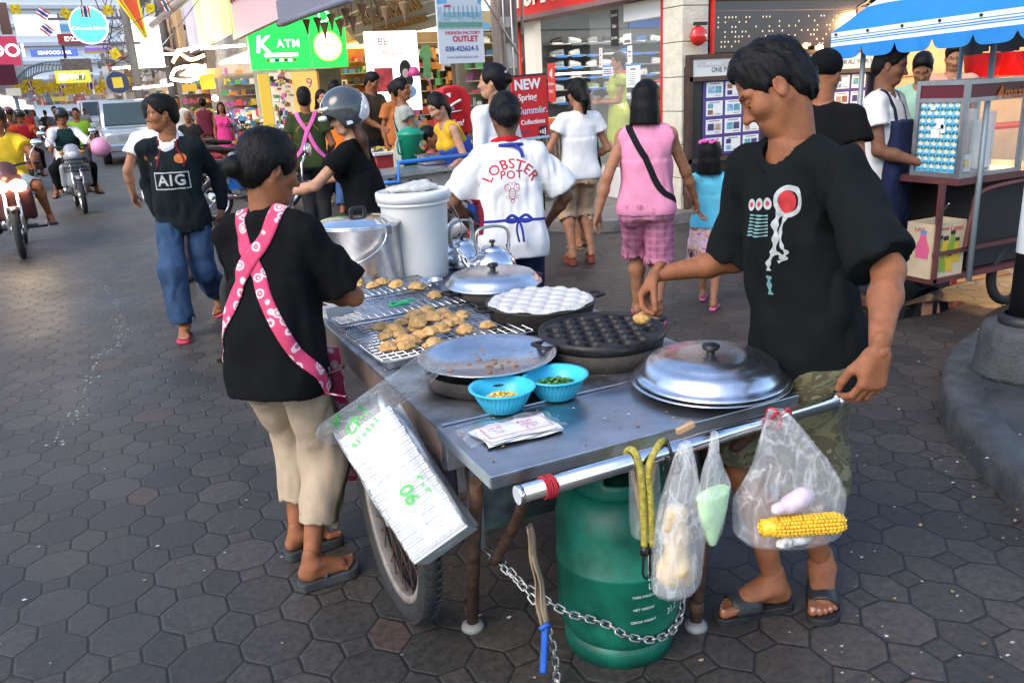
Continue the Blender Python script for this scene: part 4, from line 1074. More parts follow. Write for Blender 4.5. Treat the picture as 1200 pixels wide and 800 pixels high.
 for s in (-1, 1):
  bm = B(); tube(bm, smoothpath([(s*.198,-.032,.070),(s*.240,-.028,.074),(s*.247,0,.074),(s*.240,.028,.074),(s*.198,.032,.070)], 5), .0075, 8, flat=(1.3,.8)); obj('handle', bm, IRON, t)
 bm = B(); Rb = .199
 hol = [(i*.066+(.033 if j % 2 else 0), j*.057) for i in range(-4, 4) for j in range(-4, 5)]
 def bat(a, b_):
  r = math.hypot(a, b_); z = .0815+.0012*math.sin(a*60)*math.sin(b_*50)
  if r < Rb-.02:
   for hx, hy in hol:
    d = math.hypot(a-hx, b_-hy)
    if d < .0285: z = .0815+.0085*max(0, 1-(d/.0285)**3); break
  return z-.006*max(0, (r-Rb+.012)/.012)
 n = 110; g = {}
 for i in range(n+1):
  for j in range(n+1):
   a, b_ = (i/n*2-1)*Rb, (j/n*2-1)*Rb
   if math.hypot(a, b_) <= Rb*(.975+.02*math.sin(9*math.atan2(b_, a))): g[i, j] = bm.verts.new((a, b_, bat(a, b_)))
 for i in range(n):
  for j in range(n):
   q = [(i,j),(i+1,j),(i+1,j+1),(i,j+1)]
   if all(k in g for k in q): f = bm.faces.new([g[k] for k in q]); f.smooth = True
 obj('batter', bm, mat('coconut_batter', (.55,.54,.50), .32, var=.06, vscale=25, sub=.1), t)
 x, y = 1.36, 3.02
 t = thing('covered_pan', (x, y, TZ), 'black pan covered by a pinkish domed aluminium lid', 'pan', rz=.2)
 bm = B(); lathe(bm, [(0,.004),(.172,.004),(.182,.008),(.190,.062),(.186,.062),(.176,.012)], seg=56); obj('pan', bm, SOOT, t)
 for s in (-1, 1):
  bm = B(); tube(bm, smoothpath([(s*.19,-.03,.055),(s*.232,-.026,.06),(s*.238,0,.06),(s*.232,.026,.06),(s*.19,.03,.055)], 5), .0075, 8); obj('handle', bm, IRON, t)
 bm = B(); lathe(bm, [(.196,.062),(.200,.065),(.198,.070),(.188,.074),(.181,.090),(.168,.104),(.150,.110),(.09,.117),(0,.119)], seg=72); ld = obj('lid', bm, ALU, t)
 bm = B(); lathe(bm, [(.012,.117),(.011,.127),(.022,.133),(.025,.140),(.020,.146),(0,.148)], seg=28); obj('knob', bm, BLACKP, ld)
 def kettle(x, y, rz, label, s=1.):
  t = thing('kettle', (x, y, TZ), label, 'kettle', 'aluminium kettles at the cart end', rz)
  bm = B(); lathe(bm, [(0,.002),(.070,.002),(.086,.010),(.093,.035),(.088,.062),(.070,.088),(.050,.100),(.046,.103),(.046,.108),(.036,.116),(.012,.121),(0,.122)], seg=48); bd = obj('pot', bm, CHROME, t)
  bm = B(); lathe(bm, [(.006,.120),(.006,.128),(.013,.133),(.012,.141),(0,.143)], seg=18); obj('knob', bm, BLACKP, t)
  bm = B(); tube(bm, smoothpath([(-.080,0,.045),(-.110,0,.062),(-.125,0,.095),(-.146,0,.122)], 6), [.024]*6+[.018]*6+[.013]*7, 14, flat=(1,.8)); obj('spout', bm, CHROME, t)
  bm = B(); tube(bm, smoothpath([(-.062,0,.090),(-.070,0,.150),(-.055,0,.185),(0,0,.196),(.055,0,.185),(.070,0,.150),(.062,0,.090)], 6), .0085, 10, flat=(1.5,.7)); obj('handle', bm, metal('dull_steel', (.42,.41,.40), .4), t)
  t.scale = (s, s, s); return t
 kettle(1.545, 3.42, -.15, 'nearer aluminium kettle, just behind the covered pan', 1.15)
 kettle(1.50, 3.68, .45, 'farther aluminium kettle, half hidden behind the nearer one', 1.15)
 x, y = 1.245, 3.60
 t = thing('white_bucket', (x, y, TZ), 'tall white plastic bucket with lid standing on the cart', 'bucket'); t.scale = (.86, .86, 1.03)
 bm = B(); lathe(bm, [(0,.003),(.150,.003),(.158,.010),(.160,.03),(.177,.330),(.180,.334),(.190,.336),(.190,.346),(.180,.349),(.181,.372)], seg=64); obj('body', bm, WHITEP, t)
 bm = B(); lathe(bm, [(.181,.352),(.197,.353),(.198,.385),(.194,.391),(.186,.393),(.184,.388),(.10,.386),(0,.386)], seg=64)
 obj('lid', bm, WHITEP, t)
 bm = B(); tube(bm, smoothpath([(.190,-.02,.335),(.215,-.07,.27),(.20,-.16,.20),(.13,-.20,.17)], 6), .003, 6); obj('handle', bm, metal('wire', (.3,.3,.3), .4), t)
 o = sdf_obj('cloth', [(cap((-.02,.02,.402),(.07,.03,.404),.018,.016),0),(ell((.02,-.01,.402),(.10,.055,.018)),0),(ell((-.06,.03,.398),(.06,.05,.014)),0),(ell((.05,.04,.410),(.05,.03,.02)),0)], (-.16,-.1,.38), (.16,.12,.45), .006, cloth('grey_rag', (.50,.49,.46)), None, .02, lambda P: .006*vnoise(P,(40,40,40),3)+.003*vnoise(P,(90,90,90),5), cuts=[((0,0,.388),(0,0,-1))], loc=(x, y, TZ+.0125))
 tag(o, 'crumpled grey cloth lying on the bucket lid', 'cloth')
 x, y = .985, 3.62
 t = thing('stock_pot', (x, y, TZ), 'big lidded aluminium stock pot behind the wire racks', 'pot')
 bm = B(); lathe(bm, [(0,.003),(.178,.003),(.188,.010),(.190,.03),(.190,.268),(.195,.272),(.196,.280),(.190,.282)], seg=72); obj('body', bm, metal('pot_aluminium', (.60,.60,.60), .32, .2), t)
 bm = B(); lathe(bm, [(.196,.280),(.201,.283),(.200,.290),(.185,.293),(.150,.306),(.08,.314),(0,.316)], seg=72); ld = obj('lid', bm, CHROME, t)
 bm = B(); tube(bm, smoothpath([(-.030,0,.312),(-.031,0,.338),(-.018,0,.347),(.018,0,.347),(.031,0,.338),(.030,0,.312)], 5), .007, 8, flat=(1.4,.8)); obj('handle', bm, BLACKP, ld)
 bm = B(); a0 = -1.15
 pts = [(math.cos(a0)*.193,math.sin(a0)*.193,.272),(math.cos(a0-.25)*.205,math.sin(a0-.25)*.205,.20),(math.cos(a0-.8)*.213,math.sin(a0-.8)*.213,.14),(math.cos(a0-1.5)*.212,math.sin(a0-1.5)*.212,.13)]
 tube(bm, smoothpath(pts, 6), .0035, 6); box(bm, (math.cos(a0)*.195, math.sin(a0)*.195, .262), (.012,.03,.035), rz=a0); obj('bail', bm, CHROME, t)
 t = thing('steel_cup', (1.18, 3.27, TZ), 'small steel measuring cup beside the white bucket', 'cup'); bm = B(); lathe(bm, [(0,.002),(.040,.002),(.048,.056),(.051,.058),(.047,.057),(.039,.006),(0,.005)], seg=32); obj('cup', bm, ALU, t)
 t = thing('paper_box', (.705, 3.06, TZ+.03), 'small open white paper box beside the wire rack', 'box', rz=.3)
 bm = B()
 for a in ((-.055,-.04,.055,-.04),(.055,-.04,.055,.04),(.055,.04,-.055,.04),(-.055,.04,-.055,-.04)):
  quad(bm, [(a[0],a[1],0),(a[2],a[3],0),(a[2]*1.25,a[3]*1.3,.045),(a[0]*1.25,a[1]*1.3,.045)])
 quad(bm, [(-.055,-.04,0),(.055,-.04,0),(.055,.04,0),(-.055,.04,0)]); b_ = obj('paper', bm, mat('white_card', (.75,.74,.70), .7), t); thicken(b_, .002)
 def rack(name, x0, y0, sx, sy, z, label, nx, ny, rz=0., feet=True):
  t = thing(name, (x0, y0, z), label, 'wire rack', None, rz)
  bm = B()
  for i in range(nx+1):
   x = -sx/2+sx*i/nx; cyl(bm, (x,-sy/2,.003), (x,sy/2,.003), .0014, 6)
  for j in range(ny+1):
   y = -sy/2+sy*j/ny; cyl(bm, (-sx/2,y,.0), (sx/2,y,.0), .0014, 6)
  obj('mesh', bm, CHROME, t)
  bm = B(); tube(bm, [(-sx/2,-sy/2,.0),(sx/2,-sy/2,.0),(sx/2,sy/2,.0),(-sx/2,sy/2,.0)], .0034, 8, closed=True); obj('border', bm, CHROME, t)
 def pan(x0, y0, sx, sy, label, rz=0., m=None):
  t = thing('baking_tray', (x0, y0, TZ+.002), label, 'tray', None, rz); bm = B()
  h = .022
  for s in (-1, 1):
   box(bm, (s*sx/2,0,h/2), (.003,sy,h)); box(bm, (0,s*sy/2,h/2), (sx,.003,h))
  box(bm, (0,0,.002), (sx,sy,.003)); obj('tray_dish', bm, m or mat('foil', (.66,.66,.67), .28, 1., var=.2, vscale=12, bump=.5, bscale=25), t)
 pan(.935, 2.62, .50, .44, 'foil lined baking tray under the rack of golden cakes', .05)
 pan(.935, 3.04, .50, .32, 'empty baking tray under the middle wire rack', .03)
 pan(.955, 3.32, .44, .20, 'rear baking tray under the wire rack by the pot', .02)
 rack('wire_rack', .935, 2.62, .54, .47, TZ+.034, 'front wire rack loaded with golden fried cakes', 18, 14, .05)
 rack('wire_rack', .925, 3.04, .50, .30, TZ+.034, 'middle wire rack with a green ring lying on it', 17, 10, .03)
 rack('wire_rack', .945, 3.33, .48, .24, TZ+.042, 'rear wire rack with a row of four cakes near the pot', 17, 8, .02)
 bm = B(); tube(bm, smoothpath([(0.03*math.cos(a)*1.2, .02*math.sin(a), .005+.003*math.sin(3*a)) for a in np.linspace(0,2*PI,13)[:-1]], 4, True), .006, 8, closed=True); tube(bm, smoothpath([(.02,0,.006),(.05,.012,.01),(.065,.004,.008)], 5), .004, 6)
 tag(obj('plastic_ring', bm, mat('bright_green', (.02,.42,.16), .4), None, on_z(468,357,TZ+.042)), 'bright green plastic ring on the middle wire rack', 'ring')
 CAKE = mat('golden_crust', (.64,.33,.095), .55, var=.45, vscale=26, bump=.6, bscale=90, col2=(.76,.46,.17), sub=.08)
 protos = []
 for v in range(4):
  sd = v*11.
  o = sdf_obj('fried_cake', [(ell((0,0,.012), (.0275,.0265,.0165)),0),(ell((.002,0,.007), (.033,.031,.006)),0),(ell((.026,.01*(v-1),.007),(.012,.010,.006)),0),(ell((-.02,-.02,.007),(.010,.014,.005)),0)], (-.055,-.055,-.01), (.055,.055,.045), .0034, CAKE, None, .008,
   lambda P: .0028*vnoise(P,(75,75,75),sd)+.0016*vnoise(P,(170,170,170),sd+4))
  protos.append(o)
 pos = [(455,406),(475,405),(452,393),(481,399),(467,390),(492,393),(446,383),(461,384),(470,377),(488,384),(504,388),(509,402),(497,375),(508,371),(520,367),(486,369),(500,364),(524,380),(516,384),(545,386),(541,369),(571,381),(474,398),(489,378),(535,377),(526,372)]
 rear = [(397,334),(419,331),(437,334),(465,333),(447,330),(488,336),(509,346)]
 used = set()
 for i, (px, py) in enumerate(pos+rear):
  zz = TZ+.037 if i < len(pos) else TZ+.045
  if i in (7, 10, 13, 23): zz += .017
  p = on_z(px, py, zz+.01); p[2] = zz; v = i % 4
  o = protos[v] if v not in used else protos[v].copy()
  if v in used: COL.objects.link(o)
  used.add(v); o.location = p; o.rotation_euler = (rnd.uniform(-.15,.15), rnd.uniform(-.15,.15), rnd.uniform(0, 6.3)); s = rnd.uniform(.92, 1.1); o.scale = (s, s, s)
  if i < len(pos): tag(o, 'golden fried cake in the heap on the front wire rack', 'fried cake', 'golden cakes on the front rack')
  else: tag(o, 'golden fried cake in the short row on the rear racks', 'fried cake', 'golden cakes on the rear racks')
 BLUE = mat('sky_blue_plastic', (.045,.50,.74), .35, var=.06, sub=.05)
 def bowl(px, py, label, rz):
  p = on_z(px, py, TZ+.004); t = thing('blue_bowl', p, label, 'bowl', None, rz)
  bm = B(); lathe(bm, [(0,.003),(.046,.003),(.052,.002),(.055,.006),(.070,.034),(.082,.060),(.090,.062),(.091,.066),(.080,.065),(.066,.034),(.050,.008),(0,.006)], seg=64); bo = obj('bowl_wall', bm, BLUE, t)
  bm = B()
  for k in range(40):
   a = 2*PI*k/40; tube(bm, [(math.cos(a)*r, math.sin(a)*r, z+.0008) for r, z in ((.055,.007),(.0705,.0345),(.081,.058))], .0011, 5)
  obj('ribs', bm, BLUE, bo); return t, p
 t, p1 = bowl(590, 479, 'sky blue plastic bowl holding chopped yellow sweetcorn', .2)
 t2, p2 = bowl(652, 464, 'sky blue plastic bowl holding chopped green onion', .9)
 def heap(name, p, m, n, R, label, cat, leaf=False):
  bm = B()
  for i in range(n):
   a, r = rnd.uniform(0, 6.3), R*math.sqrt(rnd.rand()); h = .012+.020*(1-(r/R)**2)*rnd.rand()+.004
   c = (math.cos(a)*r, math.sin(a)*r, h)
   if leaf: box(bm, c, (rnd.uniform(.005,.012), rnd.uniform(.003,.006), .002), rz=rnd.uniform(0,6), mi=rnd.randint(0, len(m)), rot=Matrix.Rotation(rnd.uniform(-1,1),3,'X') @ Matrix.Rotation(rnd.uniform(0,6),3,'Z'))
   else: sphere(bm, c, rnd.uniform(.0035,.006), rnd.randint(0, len(m)), 6, (1,.8,.7))
  sphere(bm, (0,0,.006), R*.95, 0, 20, (1,1,.25))
  o = obj(name, bm, m, None, p); tag(o, label, cat, None, 'stuff')
 heap('sweetcorn', p1+A3([-.005,-.005,.014]), [mat('corn_yellow', (.78,.48,.06), .45), mat('corn_pale', (.82,.66,.28), .45)], 260, .050, 'heap of chopped yellow sweetcorn in the left blue bowl', 'sweetcorn')
 heap('green_onion', p2+A3([0,0,.014]), [mat('leaf_green', (.045,.20,.03), .5), mat('leaf_dark', (.02,.10,.02), .5), mat('leaf_light', (.16,.34,.07), .5)], 650, .062, 'heap of chopped green onion in the right blue bowl', 'green onion', True)
 p = on_z(606, 506, TZ+.005); t = thing('bag_packet', p, 'flat packet of white plastic bags with red print on the front shelf', 'packet', rz=-.02)
 bm = B()
 for k in range(4):
  sx, sy = .205-.008*k, .115-.006*k
  grid_surf(bm, lambda u, v: ((u-.5)*sx+.006*math.sin(v*5+k), (v-.5)*sy+.005*math.sin(u*7+k*2), .003+k*.0028+.0022*math.sin(u*9+k)*math.sin(v*8+k*3)), 18, 12)
 pk = obj('sheet', bm, mat('white_film', (.80,.80,.80), .28, spec=.7), t)
 bm = B(); Mx = Matrix.Translation((0,0,.0))
 for s, xx, yy, sz in (('10-20', -.055, .018, .017), ('Thai', -.05, -.006, .016), ('& sweet', .03, .022, .013), ('snacks', .035, .003, .017), ('B. 10', .03, -.018, .013)):
  text_on(bm, s, (xx, yy, .0165), (1,.0,0), (0,1,0), sz, 0, .0006)
 for x0, y0, x1, y1 in ((-.09,.038,.085,.038),(-.09,-.036,.085,-.036),(-.088,-.036,-.088,.038),(.083,-.036,.083,.038)):
  box(bm, ((x0+x1)/2,(y0+y1)/2,.0165), (max(.002,x1-x0),max(.002,y1-y0),.0006))
 obj('print', bm, mat('red_print', (.55,.03,.05), .5), pk)
 bm = B(); grid_surf(bm, lambda u, v: ((u-.5)*.26-.02, (v-.5)*.13, .020+.003*math.sin(u*15+v*3)+.003*math.sin(v*17)-.016*max(0, abs(u-.5)*2-.8)*5*.2), 24, 14); obj('wrapper', bm, BAG, t)
def bag_shape(name, top, bottom_c, w, d, h, mats, parent=None, seg=40, rows=26, neck=.16, tilt=(0,0), lump=.5, sd=0):
 """hanging bag: gathered at top, bulging and creased below; local z down from top"""
 bm = B(); top = V3(top); bc = V3(bottom_c)
 def fn(u, v):
  a = 2*PI*u; r = neck+(1-neck)*min(1, (v/.55))**.8 if v < .55 else 1-.10*((v-.55)/.45)**2
  if v > .9: r *= math.sqrt(max(0, 1-((v-.9)/.1)**2))*.98+.02
  cr = 1+lump*(.10*math.sin(a*7+sd+v*4)+.07*math.sin(a*13+sd*2-v*3))*(1.15-v)
  c = top.lerp(bc, v)
  return c+Vector((math.cos(a)*w*r*cr, math.sin(a)*d*r*cr, 0))
 grid_surf(bm, fn, seg, rows, closed_u=True); return obj(name, bm, mats, parent)
def build_hanging():
 gx, gy = 1.152, 1.79
 t = thing('gas_cylinder', (gx, gy, 0), 'green gas cylinder standing under the rail, chained to the cart', 'gas cylinder'); t.scale = (1, 1, 1.04)
 bm = B(); lathe(bm, [(0,.045),(.10,.035),(.150,.050),(.172,.085),(.178,.12),(.178,.275),(.1805,.278),(.1805,.288),(.178,.291),(.178,.40),(.170,.440),(.150,.475),(.120,.497),(.06,.508),(0,.51)], seg=72); cy = obj('tank', bm, GREENP, t)
 bm = B(); lathe(bm, [(.155,.001),(.160,.001),(.163,.05),(.152,.06)], seg=56); obj('foot_ring', bm, GREENP, t)
 bm = B(); N = 96
 def collar(a, z):
  for c0 in (-1.9, .2, 2.3):
   da = (a-c0+PI) % (2*PI)-PI
   if abs(da) < .52 and .535 < z < .590: return False
  return True
 zs = [.488,.505,.520,.535,.548,.562,.576,.590,.605,.618,.626]; rr = [.128,.128,.127,.127,.126,.126,.125,.125,.125,.126,.128]
 vs = [[bm.verts.new((math.cos(2*PI*k/N)*r, math.sin(2*PI*k/N)*r, z)) for k in range(N)] for z, r in zip(zs, rr)]
 for i in range(len(zs)-1):
  for k in range(N):
   if collar(2*PI*(k+.5)/N, (zs[i]+zs[i+1])/2): f = bm.faces.new((vs[i][k], vs[i][(k+1)%N], vs[i+1][(k+1)%N], vs[i+1][k])); f.smooth = True
 co = obj('collar', bm, GREENP, t); thicken(co, .006, 0)
 bm = B(); cyl(bm, (0,0,.50), (0,0,.56), .018, 16); cyl(bm, (0,0,.55), (0,0,.575), .028, 16); cyl(bm, (0,0,.535), (.05,-.02,.535), .010, 12); obj('valve', bm, metal('brass', (.55,.38,.14), .35), t)
 W = mat('white_stencil', (.62,.66,.62), .6); bm = B(); bv = None
 ca = -1.42
 me = cy.data; V = np.array([v.co for v in me.vertices]); Fc = [tuple(p.vertices) for p in me.polygons]; bv = BVHTree.FromPolygons([tuple(v) for v in V], Fc)
 pr_bm = B()
 n = Vector((math.cos(ca), math.sin(ca), 0)); u = Vector((-n.y, n.x, 0))
 for s, xx, zz, sz in (('L - 08/04', .0, .262, .024), ('16.2', .045, .236, .026), ('15.0', .045, .198, .026), ('31.2', .045, .160, .026), ('TARE WEIGHT', -.055, .236, .010), ('NET WEIGHT', -.055, .198, .010), ('GROSS WEIGHT', -.055, .160, .010)):
  b2 = text_verts(s, sz, bold=.01, sub=.01); decal(b2, plane_mat(n*.25+u*xx+Vector((0,0,zz)), u, (0,0,1)), bv, .0012); join_bm(pr_bm, b2)
 for k in range(9):
  b2 = B(); x0 = .005 if k % 3 else -.03; x1 = .03-.006*(k % 4); zz = .395-.0115*k
  for q in range(8):
   xa, xb = x0+(x1-x0)*q/8, x0+(x1-x0)*(q+.62)/8; quad(b2, [(xa,zz,0),(xb,zz,0),(xb,zz+.004,0),(xa,zz+.004,0)])
  decal(b2, plane_mat(n*.25, u, (0,0,1)), bv, .0012); join_bm(pr_bm, b2)
 for (xa, za, xb, zb) in ((-.045,.282,-.043,.412),(-.045,.41,.05,.412),(-.045,.282,.05,.284)):
  b2 = B()
  for q in range(12):
   f0, f1 = q/12, (q+1)/12
   if xb-xa > zb-za: quad(b2, [(xa+(xb-xa)*f0,za,0),(xa+(xb-xa)*f1,za,0),(xa+(xb-xa)*f1,zb,0),(xa+(xb-xa)*f0,zb,0)])
   else: quad(b2, [(xa,za+(zb-za)*f0,0),(xb,za+(zb-za)*f0,0),(xb,za+(zb-za)*f1,0),(xa,za+(zb-za)*f1,0)])
  decal(b2, plane_mat(n*.25, u, (0,0,1)), bv, .0012); join_bm(pr_bm, b2)
 obj('stencil', pr_bm, W, cy)
 o = sdf_obj('red_cloth', [(ell((0,0,0),(.07,.03,.025)),0),(ell((.04,.01,.012),(.05,.03,.022)),0),(ell((-.05,.01,-.008),(.04,.025,.02)),0)], (-.15,-.08,-.06), (.15,.08,.06), .006, cloth('red_cloth', (.45,.012,.03)), None, .02, lambda P: .008*vnoise(P,(35,35,35),2)+.004*vnoise(P,(80,80,80),3), loc=(1.20,1.70,.69))
 tag(o, 'crumpled red cloth tucked under the shelf above the gas cylinder', 'cloth')
 def chain(pts, name, label, L=.030):
  P = smoothpath(pts, 12); acc = [0.]
  for a, b_ in zip(P[:-1], P[1:]): acc.append(acc[-1]+(b_-a).length)
  n = int(acc[-1]/(L*.74)); bm = B()
  for i in range(n):
   s = acc[-1]*(i+.5)/n; k = max(j for j in range(len(acc)) if acc[j] <= s); k = min(k, len(P)-2)
   c = P[k].lerp(P[k+1], (s-acc[k])/max(1e-6, acc[k+1]-acc[k])); d = (P[k+1]-P[k]).normalized(); X, Y, _ = frame_of(d)
   sd = X*math.cos(.8)+Y*math.sin(.8) if i % 2 else Y*math.cos(.8)-X*math.sin(.8)
   ring = [c+d*(math.copysign(L*.27, math.cos(a))+math.cos(a)*L*.22)+sd*math.sin(a)*L*.30 for a in np.linspace(0.01, 2*PI+.01, 15)[:-1]]
   tube(bm, ring, .0034, 6, closed=True)
  tag(obj(name, bm, metal('chain_steel', (.42,.41,.39), .45, .3)), label, 'chain')
 r = .186
 wrap = [(gx+math.cos(a)*r, gy+math.sin(a)*r, z) for a, z in ((-2.3,.165),(-2.0,.13),(-1.6,.105),(-1.2,.10),(-.8,.12),(-.4,.16),(-.05,.20),(.4,.24))]
 chain([(.785,1.905,.34),(.84,1.80,.28),(.92,1.71,.215),(.985,1.675,.185)]+wrap, 'chain', 'steel chain running from the cart leg round the cylinder')
 chain([(.80,1.885,.345),(.85,1.74,.25),(.868,1.69,.16),(.872,1.67,.06),(.868,1.67,.012)], 'chain', 'loose end of steel chain hanging down beside the cloth strip')
 bm = B()
 for s in (0, 1): grid_surf(bm, lambda u, v: V3((.828+.02*math.sin(v*3)+s*.006, 1.70+.02*math.sin(v*5+s), .50-v*.43))+Vector(((u-.5)*(.022-.008*v)+.003*math.sin(v*20), .012*(u-.5)+.004*math.sin(v*14+u*3), 0)), 5, 22)
 o = obj('cloth_strip', bm, cloth('tan_rag', (.34,.25,.16))); thicken(o, .003); tag(o, 'frayed tan cloth strip hanging beside the chain', 'cloth strip')
 bm = B(); tube(bm, smoothpath([(.845,1.675,.215),(.838,1.668,.17),(.832,1.665,.12),(.825,1.66,.085)], 5), .007, 6, flat=(1.4,.5)); tube(bm, [(.83,1.675,.21),(.85,1.67,.222),(.86,1.675,.208)], .007, 6); o = obj('blue_ribbon', bm, mat('blue_ribbon', (.02,.10,.42), .5)); tag(o, 'blue plastic ribbon knotted on the tan cloth strip', 'ribbon')
 t = thing('bungee_cord', (1.005, 1.47, .74), 'yellow bungee cord with black hooks looped over the rail', 'bungee cord'); bm = B()
 YEL = mat('yellow_cord', (.36,.30,.05), .75, var=.4, vscale=90, bump=.5, bscale=200)
 tube(bm, smoothpath([(.0,-.026,-.22),(-.006,-.030,-.10),(-.012,-.030,-.02),(-.016,-.020,.024),(-.014,.006,.030),(-.012,.028,.01),(-.004,.02,-.03)], 6), .0085, 9)
 tube(bm, smoothpath([(.018,-.032,-.215),(.012,-.034,-.10),(.006,-.034,-.02),(.02,-.03,.018),(.055,-.012,.036),(.082,.012,.024),(.078,.03,-.01),(.045,.02,-.03)], 6), .0085, 9); obj('cord', bm, YEL, t)
 for x in (0., .02):
  bm = B(); tube(bm, smoothpath([(x,-.028,-.215),(x-.004,-.028,-.245),(x-.006,-.028,-.285),(x+.004,-.028,-.302),(x+.016,-.028,-.290),(x+.016,-.028,-.27)], 5), .0035, 7); cyl(bm, (x,-.028,-.212), (x-.002,-.028,-.235), .0105, 10); obj('hook', bm, BLACKP, t)
 t = thing('fruit_bag', (1.115, 1.44, .74), 'milky plastic bag with pale fruit pieces hanging from the middle of the rail', 'bag')
 bag_shape('film', (0,-.005,.035), (-.055,-.045,-.345), .070, .050, .3, BAGW, t, neck=.18, sd=1)
 FR = mat('pale_fruit', (.50,.37,.20), .5, var=.22, vscale=14, bump=.3, bscale=50)
 o = sdf_obj('fruit', [(ell((-.050,-.042,-.272),(.055,.040,.050),rot_axis((0,1,0),25)),0),(ell((-.044,-.036,-.175),(.040,.030,.075),rot_axis((0,1,0),-8)),0)], (-.13,-.1,-.36), (.05,.05,0), .007, FR, None, .035, lambda P: .009*vnoise(P,(30,30,30),2)+.003*vnoise(P,(120,120,120),4)); o.location = (1.115,1.44,.74); tag(o, 'pale peeled fruit inside the milky bag on the rail', 'fruit')
 t = thing('pandan_bag', (1.165, 1.405, .74), 'small bag of mint green batter hanging from the rail middle', 'bag')
 bm = B(); g = smoothpath([(.0,0,.03),(.004,-.008,-.05)], 4)
 o1 = sdf_obj('film', [(loft((0,-.015,-.235),(0,0,1),(1,.25,0),[(0,.010,.010,0),(.03,.026,.016,0),(.09,.050,.026,0),(.15,.060,.028,0),(.185,.044,.020,0),(.245,.018,.010,0),(.30,.012,.008,0)]),0)], (-.09,-.08,-.25), (.09,.08,.09), .005, BAGW, t, .02, lambda P: .004*vnoise(P,(45,45,12),7))
 o = sdf_obj('green_batter', [(loft((0,-.015,-.232),(0,0,1),(1,.25,0),[(0,.008,.008,0),(.03,.023,.013,0),(.09,.047,.023,0),(.142,.056,.025,0)]),0)], (-.09,-.08,-.25), (.09,.08,0), .005, mat('mint_green', (.50,.80,.42), .4, var=.08, sub=.1), None, .01, None); o.location = (1.165,1.405,.74); tag(o, 'mint green batter filling the small hanging bag', 'batter')
 bm = B(); tube(bm, [(.0,-.028,-.03),(-.012,-.026,.0),(-.015,-.01,.03),(-.013,.015,.028),(-.012,.026,.0),(-.004,.012,-.025)], .0045, 7)
 for k in range(3): tube(bm, [(-.012+.008*k+math.cos(a)*.014,-.030+.004*k,-.012-.016*k+math.sin(a)*.010) for a in np.linspace(0,2*PI,13)[:-1]], .0032, 6, closed=True)
 tag(obj('black_cord', bm, BLACKP, None, (1.10,1.475,.742)), 'black cord tying the bags to the rail', 'cord')
 bm = B(); box(bm, (1.165,1.50,.775), (.05,.012,.012), rz=.25, rot=Matrix.Rotation(-.2,3,'Y')); tag(obj('wooden_stick', bm, mat('pale_wood', (.50,.30,.14), .6, var=.3)), 'short pale wooden stick on the rail above the bags', 'stick')
 t = thing('stick_bag', (1.055, 1.52, .66), 'clear bag of flat wooden sticks behind the bungee cord', 'bag'); bag_shape('film', (0,0,.05), (.01,0,-.17), .045, .03, .2, BAG, t, neck=.8, sd=3)
 bm = B()
 for k in range(5): box(bm, (-.02+.011*k,.004*(k%2),-.03+.008*math.sin(k*2)), (.009,.003,.17), rot=Matrix.Rotation(.1*(k-2),3,'Y'))
 o = obj('skewers', bm, mat('pale_wood'), None, (1.055,1.52,.66)); tag(o, 'bundle of flat wooden sticks inside the clear bag', 'sticks', None, 'stuff')
 t = thing('corn_bag', (1.425, 1.36, .735), 'clear plastic bag tied to the rail end with sweetcorn inside', 'bag')
 bm = B()
 def fn(u, v):
  a = 2*PI*u; k = min(1, v/.62); w = .016+.112*k**.85; d = .012+.050*k**.8
  if v > .86: q = math.sqrt(max(0, 1-((v-.86)/.14)**2)); w *= .25+.75*q; d *= q
  cr = 1+(.13*math.sin(a*6+v*5)+.09*math.sin(a*11-v*4)+.05*math.sin(a*19))*(1.15-v)*.7
  return Vector((-.005-.075*v+math.cos(a)*w*cr*.93, .10-.05*min(1,v*3)-.085*v+math.sin(a)*d*cr-.36*math.cos(a)*w*cr, .045-.300*v-.035*v*math.cos(a)*-.9*(v>.5)*(v-.5)*0))
 grid_surf(bm, fn, 56, 34, closed_u=True); obj('film', bm, BAG, t)
 bm = B(); tube(bm, [(0.0,.118+math.cos(a)*.026,.012+math.sin(a)*.026) for a in np.linspace(0,2*PI,17)[:-1]], .005, 7, closed=True); tube(bm, smoothpath([(0,.09,.03),(-.02,.085,.045),(-.035,.09,.03)], 4), .0035, 6); tube(bm, smoothpath([(0,.09,.03),(.015,.08,.05),(.03,.085,.02)], 4), .0035, 6); obj('tie', bm, mat('red_tie', (.42,.02,.04), .7), t)
 cb = thing('corn_cob', (1.345, 1.285, .560), 'yellow sweetcorn cob lying in the clear bag', 'corn cob', rz=.18)
 bm = B(); n = 22; m_ = 16
 for i in range(n):
  s = i/(n-1); x = (s-.5)*.20; r = .0225*(1-.55*max(0, (.3-s)/.3)**2)*(1 if s < .92 else 1-.25*(s-.92)/.08)
  for j in range(m_):
   a = 2*PI*(j+.0*(i % 2))/m_; sphere(bm, (x+rnd.normal(0,.0008)+.0025*math.sin(j*2.4), math.cos(a)*r, math.sin(a)*r), .0058*(.55+.45*r/.0225)*rnd.uniform(.9,1.08), 0, 8, (.92,.95,.75))
 tube(bm, [(-.1,0,0),(.1,0,0)], .0205, 16); obj('kernels', bm, mat('corn_kernel', (.80,.45,.03), .35, var=.18, vscale=60, sub=.08), cb); cb.rotation_euler = (0, .03, -.36)
